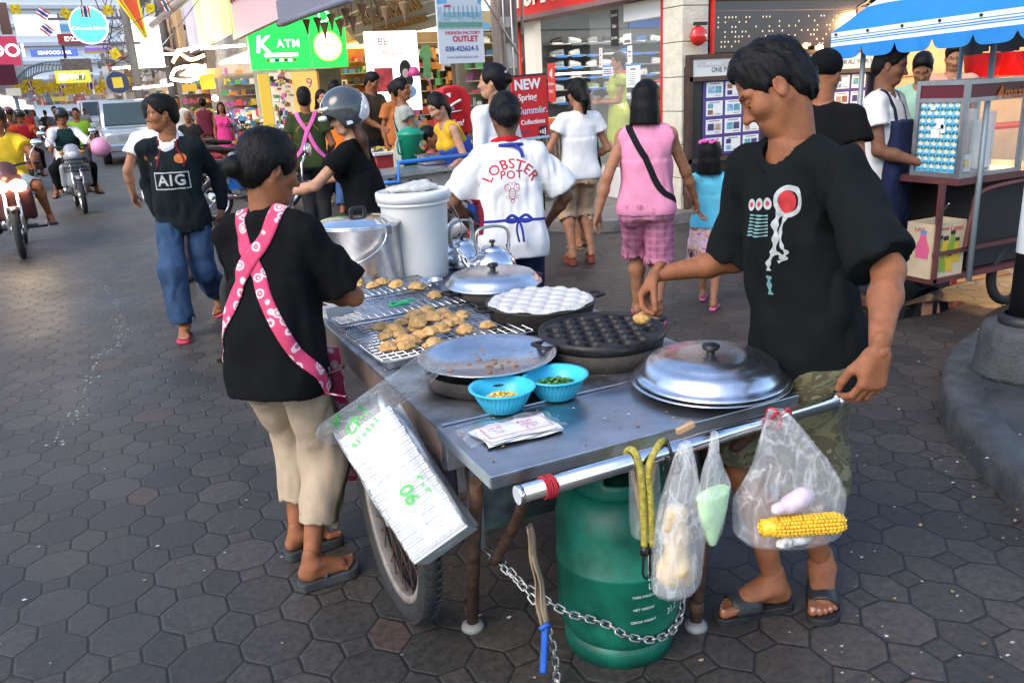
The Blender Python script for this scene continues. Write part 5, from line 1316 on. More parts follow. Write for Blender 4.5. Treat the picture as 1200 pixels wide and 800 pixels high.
 o = sdf_obj('folded_napkin', [(ell((0,0,0),(.06,.02,.022)),0),(ell((.03,.0,.015),(.035,.018,.02)),0)], (-.1,-.05,-.05), (.1,.05,.06), .006, mat('pink_paper', (.62,.50,.56), .7, var=.1), None, .02, lambda P: .005*vnoise(P,(50,50,50),5), loc=(1.325,1.30,.615)); tag(o, 'pale pink paper napkin in the bag above the corn', 'napkin')
 o = sdf_obj('paper_scrap', [(ell((0,0,0),(.045,.018,.016)),0),(ell((.04,.0,-.004),(.03,.02,.010)),0)], (-.1,-.05,-.05), (.1,.05,.05), .005, mat('newsprint', (.42,.42,.41), .8, var=.7, vscale=60), None, .015, lambda P: .005*vnoise(P,(60,60,60),3), loc=(1.315,1.29,.522)); tag(o, 'crumpled newspaper scrap under the corn in the clear bag', 'paper')
 a = V3(at_d(436, 500, 2.18)); b_ = V3(at_d(524, 640, 2.07)); ax = (b_-a).normalized(); Ln = (b_-a).length
 side = V3(_R)*.86+V3(_U)*.5; side = (side-ax*side.dot(ax)).normalized(); dep = side.cross(ax).normalized()
 M = Matrix((side, dep, -ax)).transposed().to_4x4(); M.translation = a
 t = thing('box_bag', (0,0,0), 'clear bag with green print holding a tall stack of white foam boxes', 'bag'); t.matrix_world = M
 FOAM = mat('white_foam', (.50,.50,.495), .55, var=.03, sub=.06)
 n = 46
 fo = None
 for k in range(n):
  z = -Ln*(k+.5)/n
  if fo is None:
   bm = B(); box(bm, (0,0,0), (.158,.135,Ln/n*.985), bev=.0016); fo = obj('foam_box', bm, FOAM); o = fo
  else: o = fo.copy(); COL.objects.link(o)
  o.matrix_world = M @ Matrix.Translation((.0012*math.sin(k*1.7), .001*math.cos(k*2.3), z)) @ Matrix.Rotation(.006*math.sin(k), 4, 'Z')
  tag(o, 'white foam food box in the stack inside the printed bag', 'foam box', 'foam boxes stacked in the clear bag')
 bm = B()
 top = M.inverted() @ V3(at_d(500, 440, 2.17))
 def fn(u, v):
  a_ = 2*PI*u; c, s = math.cos(a_), math.sin(a_); e = .30
  px = math.copysign(abs(c)**e, c)*.0855; py = math.copysign(abs(s)**e, s)*.0735
  if v > .30:
   q = (v-.30)/.70; z = .03-q*(Ln+.036); k = 1+.035*math.sin(a_*5+q*6)+.02*math.sin(a_*9-q*9)
   if q > .97: k *= max(.0, (1-q)/.03)
   return Vector((px*k, py*k, z))
  q = v/.30; e2 = q*q*(3-2*q); cr = 1+.18*math.sin(a_*6+1)*(1-q)+.12*math.sin(a_*11)*(1-q)
  nx, ny = c*.020, s*.016; mx, my = px*1.25, py*1.1
  w = math.sin(q*PI)*.85
  P0 = Vector((nx, ny, 0))+top; P1 = Vector((px, py, .03)); B_ = P0.lerp(P1, e2); B_ += Vector((mx*w*cr-.02*w, my*w*cr, .02*w)); return B_
 grid_surf(bm, fn, 60, 44, closed_u=True); bg = obj('film', bm, BOXBAG, t)
 bm = B(); G = mat('green_print', (.05,.55,.07), .5)
 fbv = BVHTree.FromPolygons([tuple(v.co) for v in bg.data.vertices], [tuple(p.vertices) for p in bg.data.polygons])
 for s, xx, zz, sz, rot in (('CP-1', -.010, .012, .040, .30), ('9.5" x 6 x 2', -.010, -.025, .020, .3), ('AAAA TTT', -.02, .048, .02, .35), ('06', .0, -Ln*.60, .050, -PI/2), ('4" x 9"', .045, -Ln*.60, .020, -PI/2)):
  b2 = text_verts(s, sz, bold=.01, sub=.012); decal(b2, Matrix.Translation((xx, -.3, zz)) @ Matrix.Rotation(PI/2, 4, 'X') @ Matrix.Rotation(rot, 4, 'Z'), fbv, .002); join_bm(bm, b2)
 obj('print', bm, G, bg)
def loc(at, face, p, z=0.):
 f = nrm((*face, 0)); a = math.atan2(-f[0], f[1]); c, n = math.cos(a), math.sin(a)
 return A3([[c,n,0],[-n,c,0],[0,0,1]]) @ (A3(p, float)-A3([at[0], at[1], z]))
BLACKC = cloth('black_cotton', (.006,.0062,.0068), bump=.4); WHITEC = cloth('white_cotton', (.70,.69,.68), .04); KHAKI = cloth('khaki_cotton', (.40,.31,.22)); NAVY = cloth('navy_cotton', (.018,.024,.060)); DENIM = cloth('denim', (.035,.065,.125), .3)
PINKC = cloth('pink_cotton', (.66,.25,.38)); RUBS = mat('black_rubber', (.018,.018,.019), .55, var=.2, bump=.2, bscale=80)
def flower_cloth():
 m = mat('flower_print', (.55,.06,.13), .85, var=.1, bump=.2, bscale=200); nt = m.node_tree; N = nt.nodes; L = nt.links; b = N['Principled BSDF']
 tc = N.new('ShaderNodeTexCoord'); v = N.new('ShaderNodeTexVoronoi'); v.inputs['Scale'].default_value = 27.; L.new(tc.outputs['Object'], v.inputs['Vector'])
 r = N.new('ShaderNodeValToRGB'); e = r.color_ramp.elements; e[0].position = 0; e[0].color = (.75,.60,.25,1); e[1].position = .62; e[1].color = (.58,.05,.13,1)
 for p, c in ((.14,(.72,.62,.55,1)), (.20,(.55,.12,.18,1)), (.30,(.78,.55,.58,1)), (.40,(.74,.48,.52,1)), (.44,(.60,.06,.14,1))):
  q = e.new(p); q.color = c
 r.color_ramp.interpolation = 'CONSTANT'; n = N.new('ShaderNodeTexNoise'); n.inputs['Scale'].default_value = 45; L.new(tc.outputs['Object'], n.inputs['Vector'])
 a = N.new('ShaderNodeMath'); a.operation = 'MULTIPLY_ADD'; a.inputs[1].default_value = .22; L.new(n.outputs['Fac'], a.inputs[0]); L.new(v.outputs['Distance'], a.inputs[2])
 s = N.new('ShaderNodeMath'); s.operation = 'SUBTRACT'; s.inputs[1].default_value = .11; L.new(a.outputs[0], s.inputs[0]); L.new(s.outputs[0], r.inputs[0])
 L.new(r.outputs[0], b.inputs['Base Color']); return m
def blob_cloth(name, cols, scale=14., dist=1.):
 """camouflage or plaid-like blotches with their own shapes"""
 m = mat(name, cols[0], .9, bump=.25, bscale=220); nt = m.node_tree; N = nt.nodes; L = nt.links; b = N['Principled BSDF']
 tc = N.new('ShaderNodeTexCoord'); n = N.new('ShaderNodeTexNoise'); n.inputs['Scale'].default_value = scale; n.inputs['Detail'].default_value = 2.5; n.inputs['Distortion'].default_value = dist
 mp = N.new('ShaderNodeMapping'); mp.inputs['Scale'].default_value = (1,1,1.6); L.new(tc.outputs['Object'], mp.inputs[0]); L.new(mp.outputs[0], n.inputs['Vector'])
 r = N.new('ShaderNodeValToRGB'); r.color_ramp.interpolation = 'CONSTANT'; e = r.color_ramp.elements; k = len(cols)
 for i, c in enumerate(cols):
  p = 0 if i == 0 else .36+.28*(i-1)/max(1, k-2)
  q = e[i] if i < 2 else e.new(p); q.position = p; q.color = (*c, 1)
 L.new(n.outputs['Fac'], r.inputs[0]); L.new(r.outputs[0], b.inputs['Base Color']); return m
def apron_woman():
 at, face = (.405, 2.63), (.66, .75)
 l = lambda p: loc(at, face, p)
 lf = loc(at, face, (.40, 2.74, 0)); rf = loc(at, face, (.40, 2.52, 0)); FD = -39.
 P = Person('woman in black tee with flowered apron straps at the left of the cart', at, face, 1.485, 'f', .90, lean=6, head=(-38, 16, 0), headscale=1.05, h=.0085, hh=.0045, skin='brown',
  rh=l((.60, 2.80, .93)), lh=l((.58, 3.00, .90)), lf=(lf[0], lf[1], .03, FD), rf=(rf[0], rf[1], .03, FD-4), rel=(1., -.35, -.25), lel=(-.6,-.4,-.6), feet='flip', hide_feet=False)
 P.top(BLACKC, hem=.105, sleeve=.80, off=.016, hemflare=.036, fold=.013, neck=.060, trim=True)
 tr = P.bottom(KHAKI, 'cropped_trousers', 1.66, off=.015, flare=.016, loose=.016, fold=.009)
 ST = cloth('olive_stripe', (.11,.095,.055))
 for q in (1, -1):
  a, k, n = P.hip[q], P.kn[q], P.an[q]; o = P.hipX*q*.15
  pts = [a+o*1.0+A3([0,0,.02]), a+(k-a)*.5+o, k+o, k+(n-k)*.33+o, k+(n-k)*.62+o]
  bv = P.bvh('cropped_trousers'); bm = B(); rows = []
  for p in smoothpath(pts, 8):
   row = []
   for j in range(4):
    s_ = p+V3(P.Y)*(.030*(j/3-.5)); hit, nor, _, _ = bv.ray_cast(s_, V3(-P.hipX*q), .4)
    row.append(bm.verts.new(hit+V3(P.hipX*q)*.0025 if hit is not None else s_))
   rows.append(row)
  for r0, r1 in zip(rows[:-1], rows[1:]):
   for j in range(3): bm.faces.new((r0[j], r0[j+1], r1[j+1], r1[j])).smooth = True
  o_ = obj('side_stripe', bm, ST, tr); thicken(o_, .002, 1)
 P.hair('bun', bun=(-.0,-.118,-.028), bunr=.040)
 FL = flower_cloth()
 S, X, Y = P.sp, P.X, P.Y
 g = lambda x, z, back=.16: P.pel+S*z+X*x-Y*back
 P.strap('apron_strap', 'shirt', [P.pel+S*.50-X*.088+Y*.06, P.pel+S*.54-X*.086-Y*.02, g(-.070,.46,.12), g(-.02,.375), g(.065,.21), g(.14,.06,.12), P.pel+S*-.03+X*.22-Y*.05, P.pel+S*-.09+X*.24-Y*.0], .044, FL, lift=.004)
 P.strap('apron_strap', 'shirt', [P.pel+S*.50+X*.088+Y*.06, P.pel+S*.54+X*.084-Y*.02, g(.055,.46,.12), g(-.02,.38), g(-.085,.25), g(-.15,.11,.1), P.pel+S*-.0-X*.22-Y*.03], .044, FL, lift=.0075)
 bm = B(); N_ = 30
 def ap(u, v):
  a = (u-.5)*1.5; r = .205+.035*v+.012*math.sin(u*21+v*3); c = P.pel+S*(.02-.50*v*1.0)*1.0; c = P.pel+A3([0,0,.02-.52*v])
  return c+X*(math.sin(a)*r*1.05)+Y*(math.cos(a)*r*.80+.02*v)
 grid_surf(bm, ap, N_, 16); o = obj('apron', bm, FL, P.root); thicken(o, .003)
 P.footwear('flip', mat('grey_rubber', (.040,.042,.045), .6, var=.2), mat('navy_strap', (.03,.04,.07), .6), thick=.034)
 tie = sdf_obj('hair_tie', [(cap((-.002,-.088,-.025),(.002,-.094,-.025),.032,.032),0)], (-.05,-.14,-.08), (.05,-.05,.03), .005, cloth('mauve', (.20,.06,.08)), None); bpy.data.objects.remove(tie)
 return P
def cook():
 at, face = (1.71, 1.67), (-1., -.03)
 l = lambda p: loc(at, face, p)
 rf = l(on_z(905, 712, 0)); lf = l(on_z(961, 690, 0))
 toe = lambda a, b: math.degrees(math.atan2(*[(lambda d: (-d[0], d[1]))(loc((0,0), face, b)-loc((0,0), face, a))][0]))
 rfy = toe(on_z(905,712,0), on_z(850,722,0)); lfy = toe(on_z(958,680,0), on_z(962,722,0))
 def hang(s, q):
  c = [(abs(np.linalg.norm(s.w2l(at_d(1030, 412, d))-s.sh[q])-.528), d) for d in np.linspace(1.6, 2.0, 81)]
  print('HANG', s.sh[q], min(c)); return s.w2l(at_d(1030, 412, min(c)[1]))
 P = Person('tall man in black printed tee leaning over the black mould pan', at, face, 1.675, 'm', .83, lean=6, side=3, twist=2, head=(-36, 31, 8), headscale=.96, eyes=False, h=.009, hh=.0035, skin='brown',
  rh=l(at_d(768, 322, 2.52)), lh=hang, rel=(.1,-.7,-1), lel=(-.12,-1,-.1),
  rf=(rf[0], rf[1], .022, rfy), lf=(lf[0], lf[1], .022, lfy),
  rhand=dict(dir=(.12,.55,-.9), back=(.75,.35,.5), curl=((38,42,28),(48,46,30),(58,52,30),(66,52,30)), thumb=(28,48), spread=3), lhand=dict(dir=(.05,.15,-1), back=(-1,.2,.1), curl=(30,34,20)), feet='slide', belly=0)
 P.top(cloth('washed_black', (.0065,.0085,.0088), bump=.4), hem=.145, sleeve=.93, off=.019, hemflare=.034, fold=.014, neck=.073, sleeveflare=.026, h=.009, trim=True)
 P.bottom(blob_cloth('camouflage', ((.045,.050,.025), (.105,.10,.052), (.065,.055,.030), (.16,.15,.09)), 11., 1.5), 'camouflage_shorts', .98, off=.02, flare=.045, fold=.010)
 P.hair('short', warp=.005)
 Wp = mat('print_white', (.36,.38,.38), .85, var=.25, vscale=60); Rp = mat('print_red', (.42,.025,.03), .85, var=.2, vscale=50); Tp = mat('print_teal', (.14,.27,.27), .85, var=.2)
 bm = B()
 def ring(cx, cy, rx, ry, r0, mi, n=40, z=0):
  n0 = len(bm.faces); o = [bm.verts.new((cx+math.cos(2*PI*i/n)*rx, cy+math.sin(2*PI*i/n)*ry, z)) for i in range(n)]
  for kk in range(1, 5):
   f = 1-(1-r0)*kk/4; q = [bm.verts.new((cx+math.cos(2*PI*i/n)*rx*f, cy+math.sin(2*PI*i/n)*ry*f, z)) for i in range(n)]
   for i in range(n): bm.faces.new((o[i], o[(i+1)%n], q[(i+1)%n], q[i]))
   o = q
  if r0 < .05: pass
  _setm(bm, n0, mi)
 def stroke(pts, w, mi):
  n0 = len(bm.faces); p = smoothpath([(*q, 0) for q in pts], 8); rows = []
  for i, c in enumerate(p):
   t = (p[min(i+1, len(p)-1)]-p[max(i-1, 0)]).normalized(); s = Vector((-t.y, t.x, 0))
   ww = w*(.7+.3*math.sin(i*.9)); rows.append((bm.verts.new(c+s*ww), bm.verts.new(c-s*ww)))
  for a, b in zip(rows[:-1], rows[1:]): bm.faces.new((a[0], b[0], b[1], a[1]))
  _setm(bm, n0, mi)
 ring(.052, .055, .031, .036, .70, 0); ring(.050, .054, .019, .026, .01, 1)
 for i in range(3): ring(-.050+.027*i, .045+.003*i, .0125, .0135, .45, 0); ring(-.050+.027*i, .045+.003*i, .006, .006, .01, 1)
 for i in range(7): stroke([(-.052,.022-.0075*i), (-.02,.023-.0075*i), (.006,.024-.0075*i)], .0021, 2)
 stroke([(.036,.034),(.022,.006),(.026,-.03),(.020,-.065)], .0105, 0); stroke([(.05,.024),(.038,-.01),(.044,-.045),(.052,-.060),(.036,-.075)], .0055, 0); stroke([(.024,-.055),(.006,-.085),(.004,-.105)], .007, 0); stroke([(.03,-.06),(.05,-.072),(.03,-.083)], .004, 0)
 stroke([(.003,-.118),(.001,-.138),(.002,-.165)], .0085, 2)
 c = P.pel+P.sp*.335+P.Y*.3
 for v_ in bm.verts: v_.co *= 1.15
 P.print_on('print', 'shirt', bm, c, -P.X, P.sp, [Wp, Rp, Tp])
 P.footwear('slide', RUBS, mat('slide_strap', (.022,.022,.023), .45, var=.2, bump=.3, bscale=120), thick=.024)
 bm = B();
 for dx, r in ((-.02,.014),(.004,.016),(.02,.012)): sphere(bm, (dx, .004*r*100-.0, 0), r, 0, 12, (1,.9,.7))
 o = sdf_obj('dough_piece', [(ell((0,0,0),(.030,.024,.018)),0),(ell((.02,.01,.004),(.018,.016,.014)),0)], (-.06,-.06,-.04), (.06,.06,.04), .005, mat('golden_crust'), None, .01, lambda Q: .003*vnoise(Q,(70,70,70),2)); bm.free()
 hf = P.Rz @ P.hand_frame(1, P.spec[1]); w = P.at+P.Rz @ P.wr[1]; o.location = w+hf[:, 1]*.135-hf[:, 2]*.030; tag(o, 'golden cake piece held in the fingers of the cook', 'fried cake')
 return P
def lobster_woman():
 at, face = (1.90, 3.93), (.36, .93); l = lambda p: loc(at, face, p)
 P = Person('woman in white polo with red lobster print, seen from behind the kettles', at, face, 1.55, 'f', 1.02, lean=7, head=(3, 22, 0), h=.010, hh=.0065, skin='dark', rh=(.22,.22,.86), lh=(-.22,.22,.86), rel=(1,-.5,-.4), lel=(-1,-.5,-.4))
 P.top(WHITEC, hem=.10, sleeve=.86, off=.022, hemflare=.012, fold=.013, neck=.05, sleeveflare=.030)
 P.bottom(NAVY, 'trousers', 1.9, off=.02, flare=.03, fold=.01); P.footwear('shoe', RUBS, BLACKP)
 P.hair('bun', bun=(0,-.105,-.045), bunr=.066, thick=1.1)
 P.neck_trim('collar', cloth('red_collar', (.50,.012,.02)), P.root, .042, .0065, .005, .005)
 RP = mat('lobster_red', (.45,.02,.035), .8, var=.15); c = P.pel+P.sp*.30-P.Y*.3
 bm = text_verts('LOBSTER', .072, bold=.012, arc=.135, space=1.12, sub=.012); P.print_on('print', 'shirt', bm, c+P.sp*.085, P.X, P.sp, RP)
 bm = text_verts('POT', .058, bold=.012, space=1.1, sub=.012); P.print_on('print', 'shirt', bm, c+P.sp*.030, P.X, P.sp, RP)
 bm = B()
 def loop(cx, cy, rx, ry, w=.0022, a0=0, a1=2*PI, n=26):
  rows = []
  for i in range(n+1):
   a = a0+(a1-a0)*i/n; d = A3([math.cos(a), math.sin(a)]); rows.append((bm.verts.new((cx+d[0]*rx, cy+d[1]*ry, 0)), bm.verts.new((cx+d[0]*(rx-w), cy+d[1]*(ry-w), 0))))
  for a, b in zip(rows[:-1], rows[1:]): bm.faces.new((a[0], b[0], b[1], a[1]))
 loop(0,-.036,.017,.030); loop(0,-.070,.010,.012)
 for i in range(4): loop(0,-.022-.012*i,.015,.004,.0018,PI,2*PI,10)
 for q in (1,-1): loop(q*.024,-.002,.017,.019); loop(q*.027,.002,.008,.010,.002); loop(q*.010,.008,.012,.016,.002,0,PI); loop(q*.022,-.05,.012,.006,.0016,0,PI,10); loop(q*.020,-.06,.010,.005,.0016,0,PI,10)
 P.print_on('print', 'shirt', bm, c-P.sp*.030, P.X, P.sp, RP)
 BL = cloth('blue_tape', (.03,.045,.28)); S, X, Y = P.sp, P.X, P.Y
 P.strap('apron_string', 'shirt', [P.pel+S*.10-X*.24+Y*.05, P.pel+S*.10-X*.15-Y*.14, P.pel+S*.105-Y*.2, P.pel+S*.10+X*.15-Y*.14, P.pel+S*.10+X*.24+Y*.05], .013, BL)
 b0 = P.pel+S*.105-Y*.176
 bm = B()
 for q in (1, -1): tube(bm, smoothpath([b0+X*.02, b0+X*.02+X*q*.035+S*.022-Y*.012, b0+X*.02+X*q*.065-S*.002-Y*.01, b0+X*.02+X*q*.03-S*.012-Y*.008, b0+X*.02], 6), .006, 8, flat=(.35,1.3)); tube(bm, smoothpath([b0+X*.02, b0+X*(.02+q*.014)-S*.05-Y*.012, b0+X*(.028+q*.012)-S*.115-Y*.006], 6), .007, 8, flat=(.35,1.3))
 obj('bow', bm, BL, P.root); bm = B(); n0 = P.neck-Y*.078-S*.01+X*.02
 tube(bm, smoothpath([n0, n0+X*.035-S*.03-Y*.02, n0+X*.045-S*.068-Y*.018], 6), .008, 8, flat=(.35,1.3)); tube(bm, smoothpath([n0-X*.07+Y*.03, n0, n0+X*.05+Y*.03], 6), .010, 8); obj('neck_tie', bm, BL, P.root)
 P.strap('apron_edge', 'shirt', [P.pel+S*.22-X*.21+Y*.03, P.pel+S*.13-X*.22-Y*.03, P.pel+S*.03-X*.22-Y*.05], .075, cloth('maroon', (.17,.012,.03)), lift=.006)
 return P
def jersey_man():
 at, face = (.45, 6.28), (-.30, -.95)
 P = Person('man in dark football jersey and jeans glancing to the left', at, face, 1.63, 'm', .90, lean=3, head=(-62, 4, 0), h=.012, hh=.006, skin='brown', rh=(.18,-.10,.82), lh=(-.25,-.12,.84), rel=(.6,-1,0), lel=(-.6,-1,0), rf=(.06,.20,.025,5.), lf=(-.10,-.30,.14,-14.,48.), detail=True)
 DJ = cloth('dark_jersey', (.009,.014,.016)); RJ = cloth('dark_red_trim', (.16,.012,.025))
 P.top(DJ, 'jersey', hem=.13, sleeve=1.85, off=.018, hemflare=.034, fold=.014, neck=.070)
 P.garment('undershirt', [cap(P.neck-P.sp*.055, P.neck+P.upn*.010, .088, .064)], WHITEC, off=.006, fold=.002, subs=[(cap(P.neck-P.sp*.02+P.Y*.02, P.neck+P.upn*.2+P.Y*.03, .055, .07), 0)])
 P.bottom(DENIM, 'jeans', 1.97, off=.02, flare=.035, fold=.013); P.hair('short')
 Wp = mat('print_white'); c = P.pel+P.sp*.24+P.Y*.3; bm = B()
 for x0, y0, x1, y1 in ((-.115,.05,.115,.058),(-.115,-.058,.115,-.05),(-.115,-.05,-.108,.05),(.108,-.05,.115,.05)):
  n = 12
  for i in range(n):
   if x1-x0 > y1-y0: a, b = x0+(x1-x0)*i/n, x0+(x1-x0)*(i+1)/n; quad(bm, [(a,y0,0),(b,y0,0),(b,y1,0),(a,y1,0)])
   else: a, b = y0+(y1-y0)*i/n, y0+(y1-y0)*(i+1)/n; quad(bm, [(x0,a,0),(x1,a,0),(x1,b,0),(x0,b,0)])
 join_bm(bm, text_verts('AIG', .102, bold=.022, space=1.15, sub=.012)); P.print_on('print', 'jersey', bm, c, -P.X, P.sp, Wp)
 bm = B(); n = 30; o = [bm.verts.new((math.cos(2*PI*i/n)*.040, math.sin(2*PI*i/n)*.032, 0)) for i in range(n)]; cc = bm.verts.new((0,0,0))
 for i in range(n): bm.faces.new((o[i], o[(i+1)%n], cc))
 P.print_on('crest', 'jersey', bm, P.pel+P.sp*.385+P.Y*.3-P.X*.075, -P.X, P.sp, mat('crest_orange', (.50,.13,.02), .7, var=.5, vscale=70))
 for q in (1, -1): P.strap('piping', 'jersey', [P.neck+P.X*q*.07+P.sp*.02+P.Y*.02, P.sh[q]*.55+P.neck*.45+P.Y*.12+P.sp*.01, P.sh[q]-P.X*q*.01+P.Y*.15-P.sp*.06, P.sh[q]-P.X*q*.03+P.Y*.15-P.sp*.15], .010, RJ, toward=P.shc-P.sp*.05)
 P.footwear('flip', mat('red_sole', (.50,.04,.10), .6), BLACKP, thick=.022)
 return P
def strolling_people():
 at, face = (3.78, 6.40), (.28, .96)
 P = Person('woman in white tee and beige cropped trousers carrying a small bag', at, face, 1.60, 'f', .98, lean=-1, head=(14, 4, 0), h=.011, hh=.008, skin='tan', lh=(-.17,.16,.93), rh=(.16,.20,.93), lel=(-.7,-.8,0), rel=(.6,-.8,0), lf=(-.085,.0,.055,6.), rf=(.10,.05,.055,-10.))
 P.top(WHITEC, 'tee', hem=.06, sleeve=.40, off=.014, hemflare=.0, fold=.006, neck=.066)
 P.bottom(cloth('beige_cotton', (.52,.36,.23)), 'cropped_trousers', 1.32, off=.014, flare=.026, loose=.014, fold=.008); P.hair('pony', bun=(0,-.105,.005), length=.19)
 P.footwear('clog', mat('brown_wood', (.22,.05,.03), .45), mat('brown_strap', (.20,.06,.03), .5), thick=.055)
 w = P.at+P.Rz @ P.wr[-1]; t = thing('carrier_bag', (w[0], w[1], w[2]-.07), 'small clear bag of food held by the woman in white tee', 'bag'); bag_shape('film', (0,0,.03), (0,0,-.26), .060, .05, .2, BAGW, t, neck=.2, sd=5, seg=24, rows=14)
 o = sdf_obj('packed_food', [(ell((0,0,-.18),(.05,.042,.06)),0),(ell((.01,0,-.10),(.035,.03,.04)),0)], (-.1,-.1,-.3), (.1,.1,0), .012, mat('pale_fruit'), None, .02, lambda Q: .006*vnoise(Q,(30,30,30),8), loc=t.location); tag(o, 'green and tan food inside the small clear bag', 'food')
 at, face = (4.22, 7.10), (-.1, 1.)
 P = Person('woman in black tee mostly hidden behind the white tee woman', at, face, 1.55, 'f', 1.02, head=(-35, 6, 0), h=.014, hh=.009, skin='tan', rh=(.19,.05,.74), rf=(.09,.10,.03,-20.))
 P.top(BLACKC, 'tee', hem=.06, sleeve=.45, off=.014, fold=.007); P.bottom(BLACKC, 'cropped_trousers', 1.45, flare=.03); P.hair('bob'); P.footwear('flip', mat('tan_sole', (.35,.2,.12), .6), BLACKP)
 at, face = (3.10, 4.42), (.62, .78)
 P = Person('woman in pink sleeveless top and plaid shorts with a black strap', at, face, 1.56, 'f', 1.08, lean=2, head=(-22, 4, 0), h=.0105, hh=.007, skin='tan', lh=(-.30,-.10,.78), rh=loc(at, face, (3.50, 4.42, .80)), lel=(-.5,-1,0), rel=(.6,-1,-.2), lf=(-.075,.20,.03,4.), rf=(.07,-.12,.03,-8.), lhand=dict(curl=(20,22,14)))
 P.top(PINKC, 'sleeveless_top', hem=.06, sleeveless=True, off=.012, hemflare=.0, fold=.007, neck=.062)
 P.bottom(plaid('pink_plaid', (.52,.17,.28), (.40,.12,.21), (.58,.25,.35)), 'plaid_shorts', 1.10, off=.018, flare=.034, loose=.018, fold=.010); P.hair('bob', thick=1.12)
 P.footwear('flip', mat('pink_sole', (.72,.14,.34), .55), mat('pink_strap', (.75,.25,.42), .5), thick=.020)
 S, X, Y = P.sp, P.X, P.Y
 P.strap('bag_strap', 'sleeveless_top', [P.pel+S*.49-X*.09+Y*.03, P.pel+S*.47-X*.10-Y*.08, P.pel+S*.36-X*.04-Y*.2, P.pel+S*.22+X*.06-Y*.2, P.pel+S*.09+X*.14-Y*.14, P.pel+S*.03+X*.20-Y*.03], .040, cloth('black_web', (.012,.012,.014)), lift=.005)
 at, face = (3.76, 4.60), (.70, .71)
 P = Person('little girl in blue tee and pink skirt with pink hair bows', at, face, 1.13, 'f', 1.0, lean=1, head=(-20, 2, 0), h=.010, hh=.006, skin='tan', headscale=1.22, lh=loc(at, face, (3.55, 4.46, .72)), rh=(.17,.06,.52), lel=(-.4,-1,.2), lf=(-.05,.14,.02,4.), rf=(.05,-.12,.02,-6.))
 P.top(cloth('sky_blue_cotton', (.12,.50,.66)), 'tee', hem=.02, sleeve=.36, off=.014, hemflare=.012, fold=.006, neck=.06)
 P.skirt(blob_cloth('pink_skirt', ((.70,.20,.38), (.75,.45,.30), (.72,.55,.62), (.60,.12,.35)), 22., .6), length=.27, flare=.075, waist=.04); P.hair('bob', thick=1.0)
 for q in (-1, 1): P.headpiece('hair_bow', [(ell((q*.045-.02,-.075,.112), (.024,.014,.018), rot_axis((0,1,0), q*30)),0),(ell((q*.045+.022,-.080,.122), (.024,.014,.016), rot_axis((0,1,0), -q*30)),0)], cloth('bow_pink', (.78,.12,.42)), warp=lambda Q: .003*vnoise(Q,(80,80,80),2))
 P.footwear('flip', mat('pink_sole'), mat('pink_strap'), thick=.018)
def plaid(name, a, b, c):
 m = mat(name, a, .9, bump=.2, bscale=220); nt = m.node_tree; N = nt.nodes; L = nt.links; bs = N['Principled BSDF']; tc = N.new('ShaderNodeTexCoord')
 f = []
 for ax, sc in (('X', 13.), ('Z', 13.)):
  w = N.new('ShaderNodeTexWave'); w.bands_direction = ax; w.inputs['Scale'].default_value = sc/2; w.inputs['Distortion'].default_value = .6; L.new(tc.outputs['Object'], w.inputs['Vector'])
  r = N.new('ShaderNodeValToRGB'); r.color_ramp.elements[0].position = .62; r.color_ramp.elements[1].position = .8; L.new(w.outputs['Fac'], r.inputs[0]); f.append(r.outputs[0])
 m1 = N.new('ShaderNodeMixRGB'); m1.inputs[1].default_value = (*a, 1); m1.inputs[2].default_value = (*b, 1); L.new(f[0], m1.inputs[0])
 m2 = N.new('ShaderNodeMixRGB'); m2.inputs[2].default_value = (*c, 1); L.new(m1.outputs[0], m2.inputs[1]); mu = N.new('ShaderNodeMath'); mu.operation = 'MULTIPLY'; mu.inputs[1].default_value = .7; L.new(f[1], mu.inputs[0]); L.new(mu.outputs[0], m2.inputs[0]); L.new(m2.outputs[0], bs.inputs['Base Color'])
 return m
# ---------------------------------------------------------------- the shops and the right-hand stall
CREAM = mat('cream_render', (.60,.55,.44), .9, var=.12, vscale=9, bump=.8, bscale=45); REDP = mat('red_panel', (.60,.018,.015), .4, var=.06); BLKP = mat('black_panel', (.012,.012,.014), .4)
GLASS = mat('clear_glass', (.9,.95,.95), .03, alpha=.07, spec=1.); TUBE = lit('tube_light', (1.,.97,.92), 3.); WWALL = mat('white_wall', (.62,.62,.60), .8, var=.06)
DGREY = mat('dark_slat_wall', (.13,.14,.14), .6, var=.1); ALUF = metal('anodised', (.55,.55,.54), .4); WOODP = mat('grey_wood', (.23,.19,.155), .9, var=.35, vscale=6, bump=.5, bscale=30, stretch=(8,8,.6))
def sheet_sign(name, o, u, v, w, h, m, label, cat, lines=(), depth=.012, group=None, border=None, mats=()):
 """flat sign: centre o, right u, up v; lines = (text, x, y, size, material index, options)"""
 M = plane_mat(o, u, v); bm = B(); box(bm, (0,0,-depth/2), (w,h,depth)); bmesh.ops.transform(bm, matrix=M, verts=bm.verts)
 s = obj(name, bm, m); tag(s, label, cat, group)
 if lines:
  b2 = B()
  for t, x, y, sz, mi, k in lines: join_bm(b2, text_verts(t, sz, depth=.003, **k), M @ Matrix.Translation((x, y, .003)), mi)
  obj('lettering', b2, list(mats), s)
 return s, M
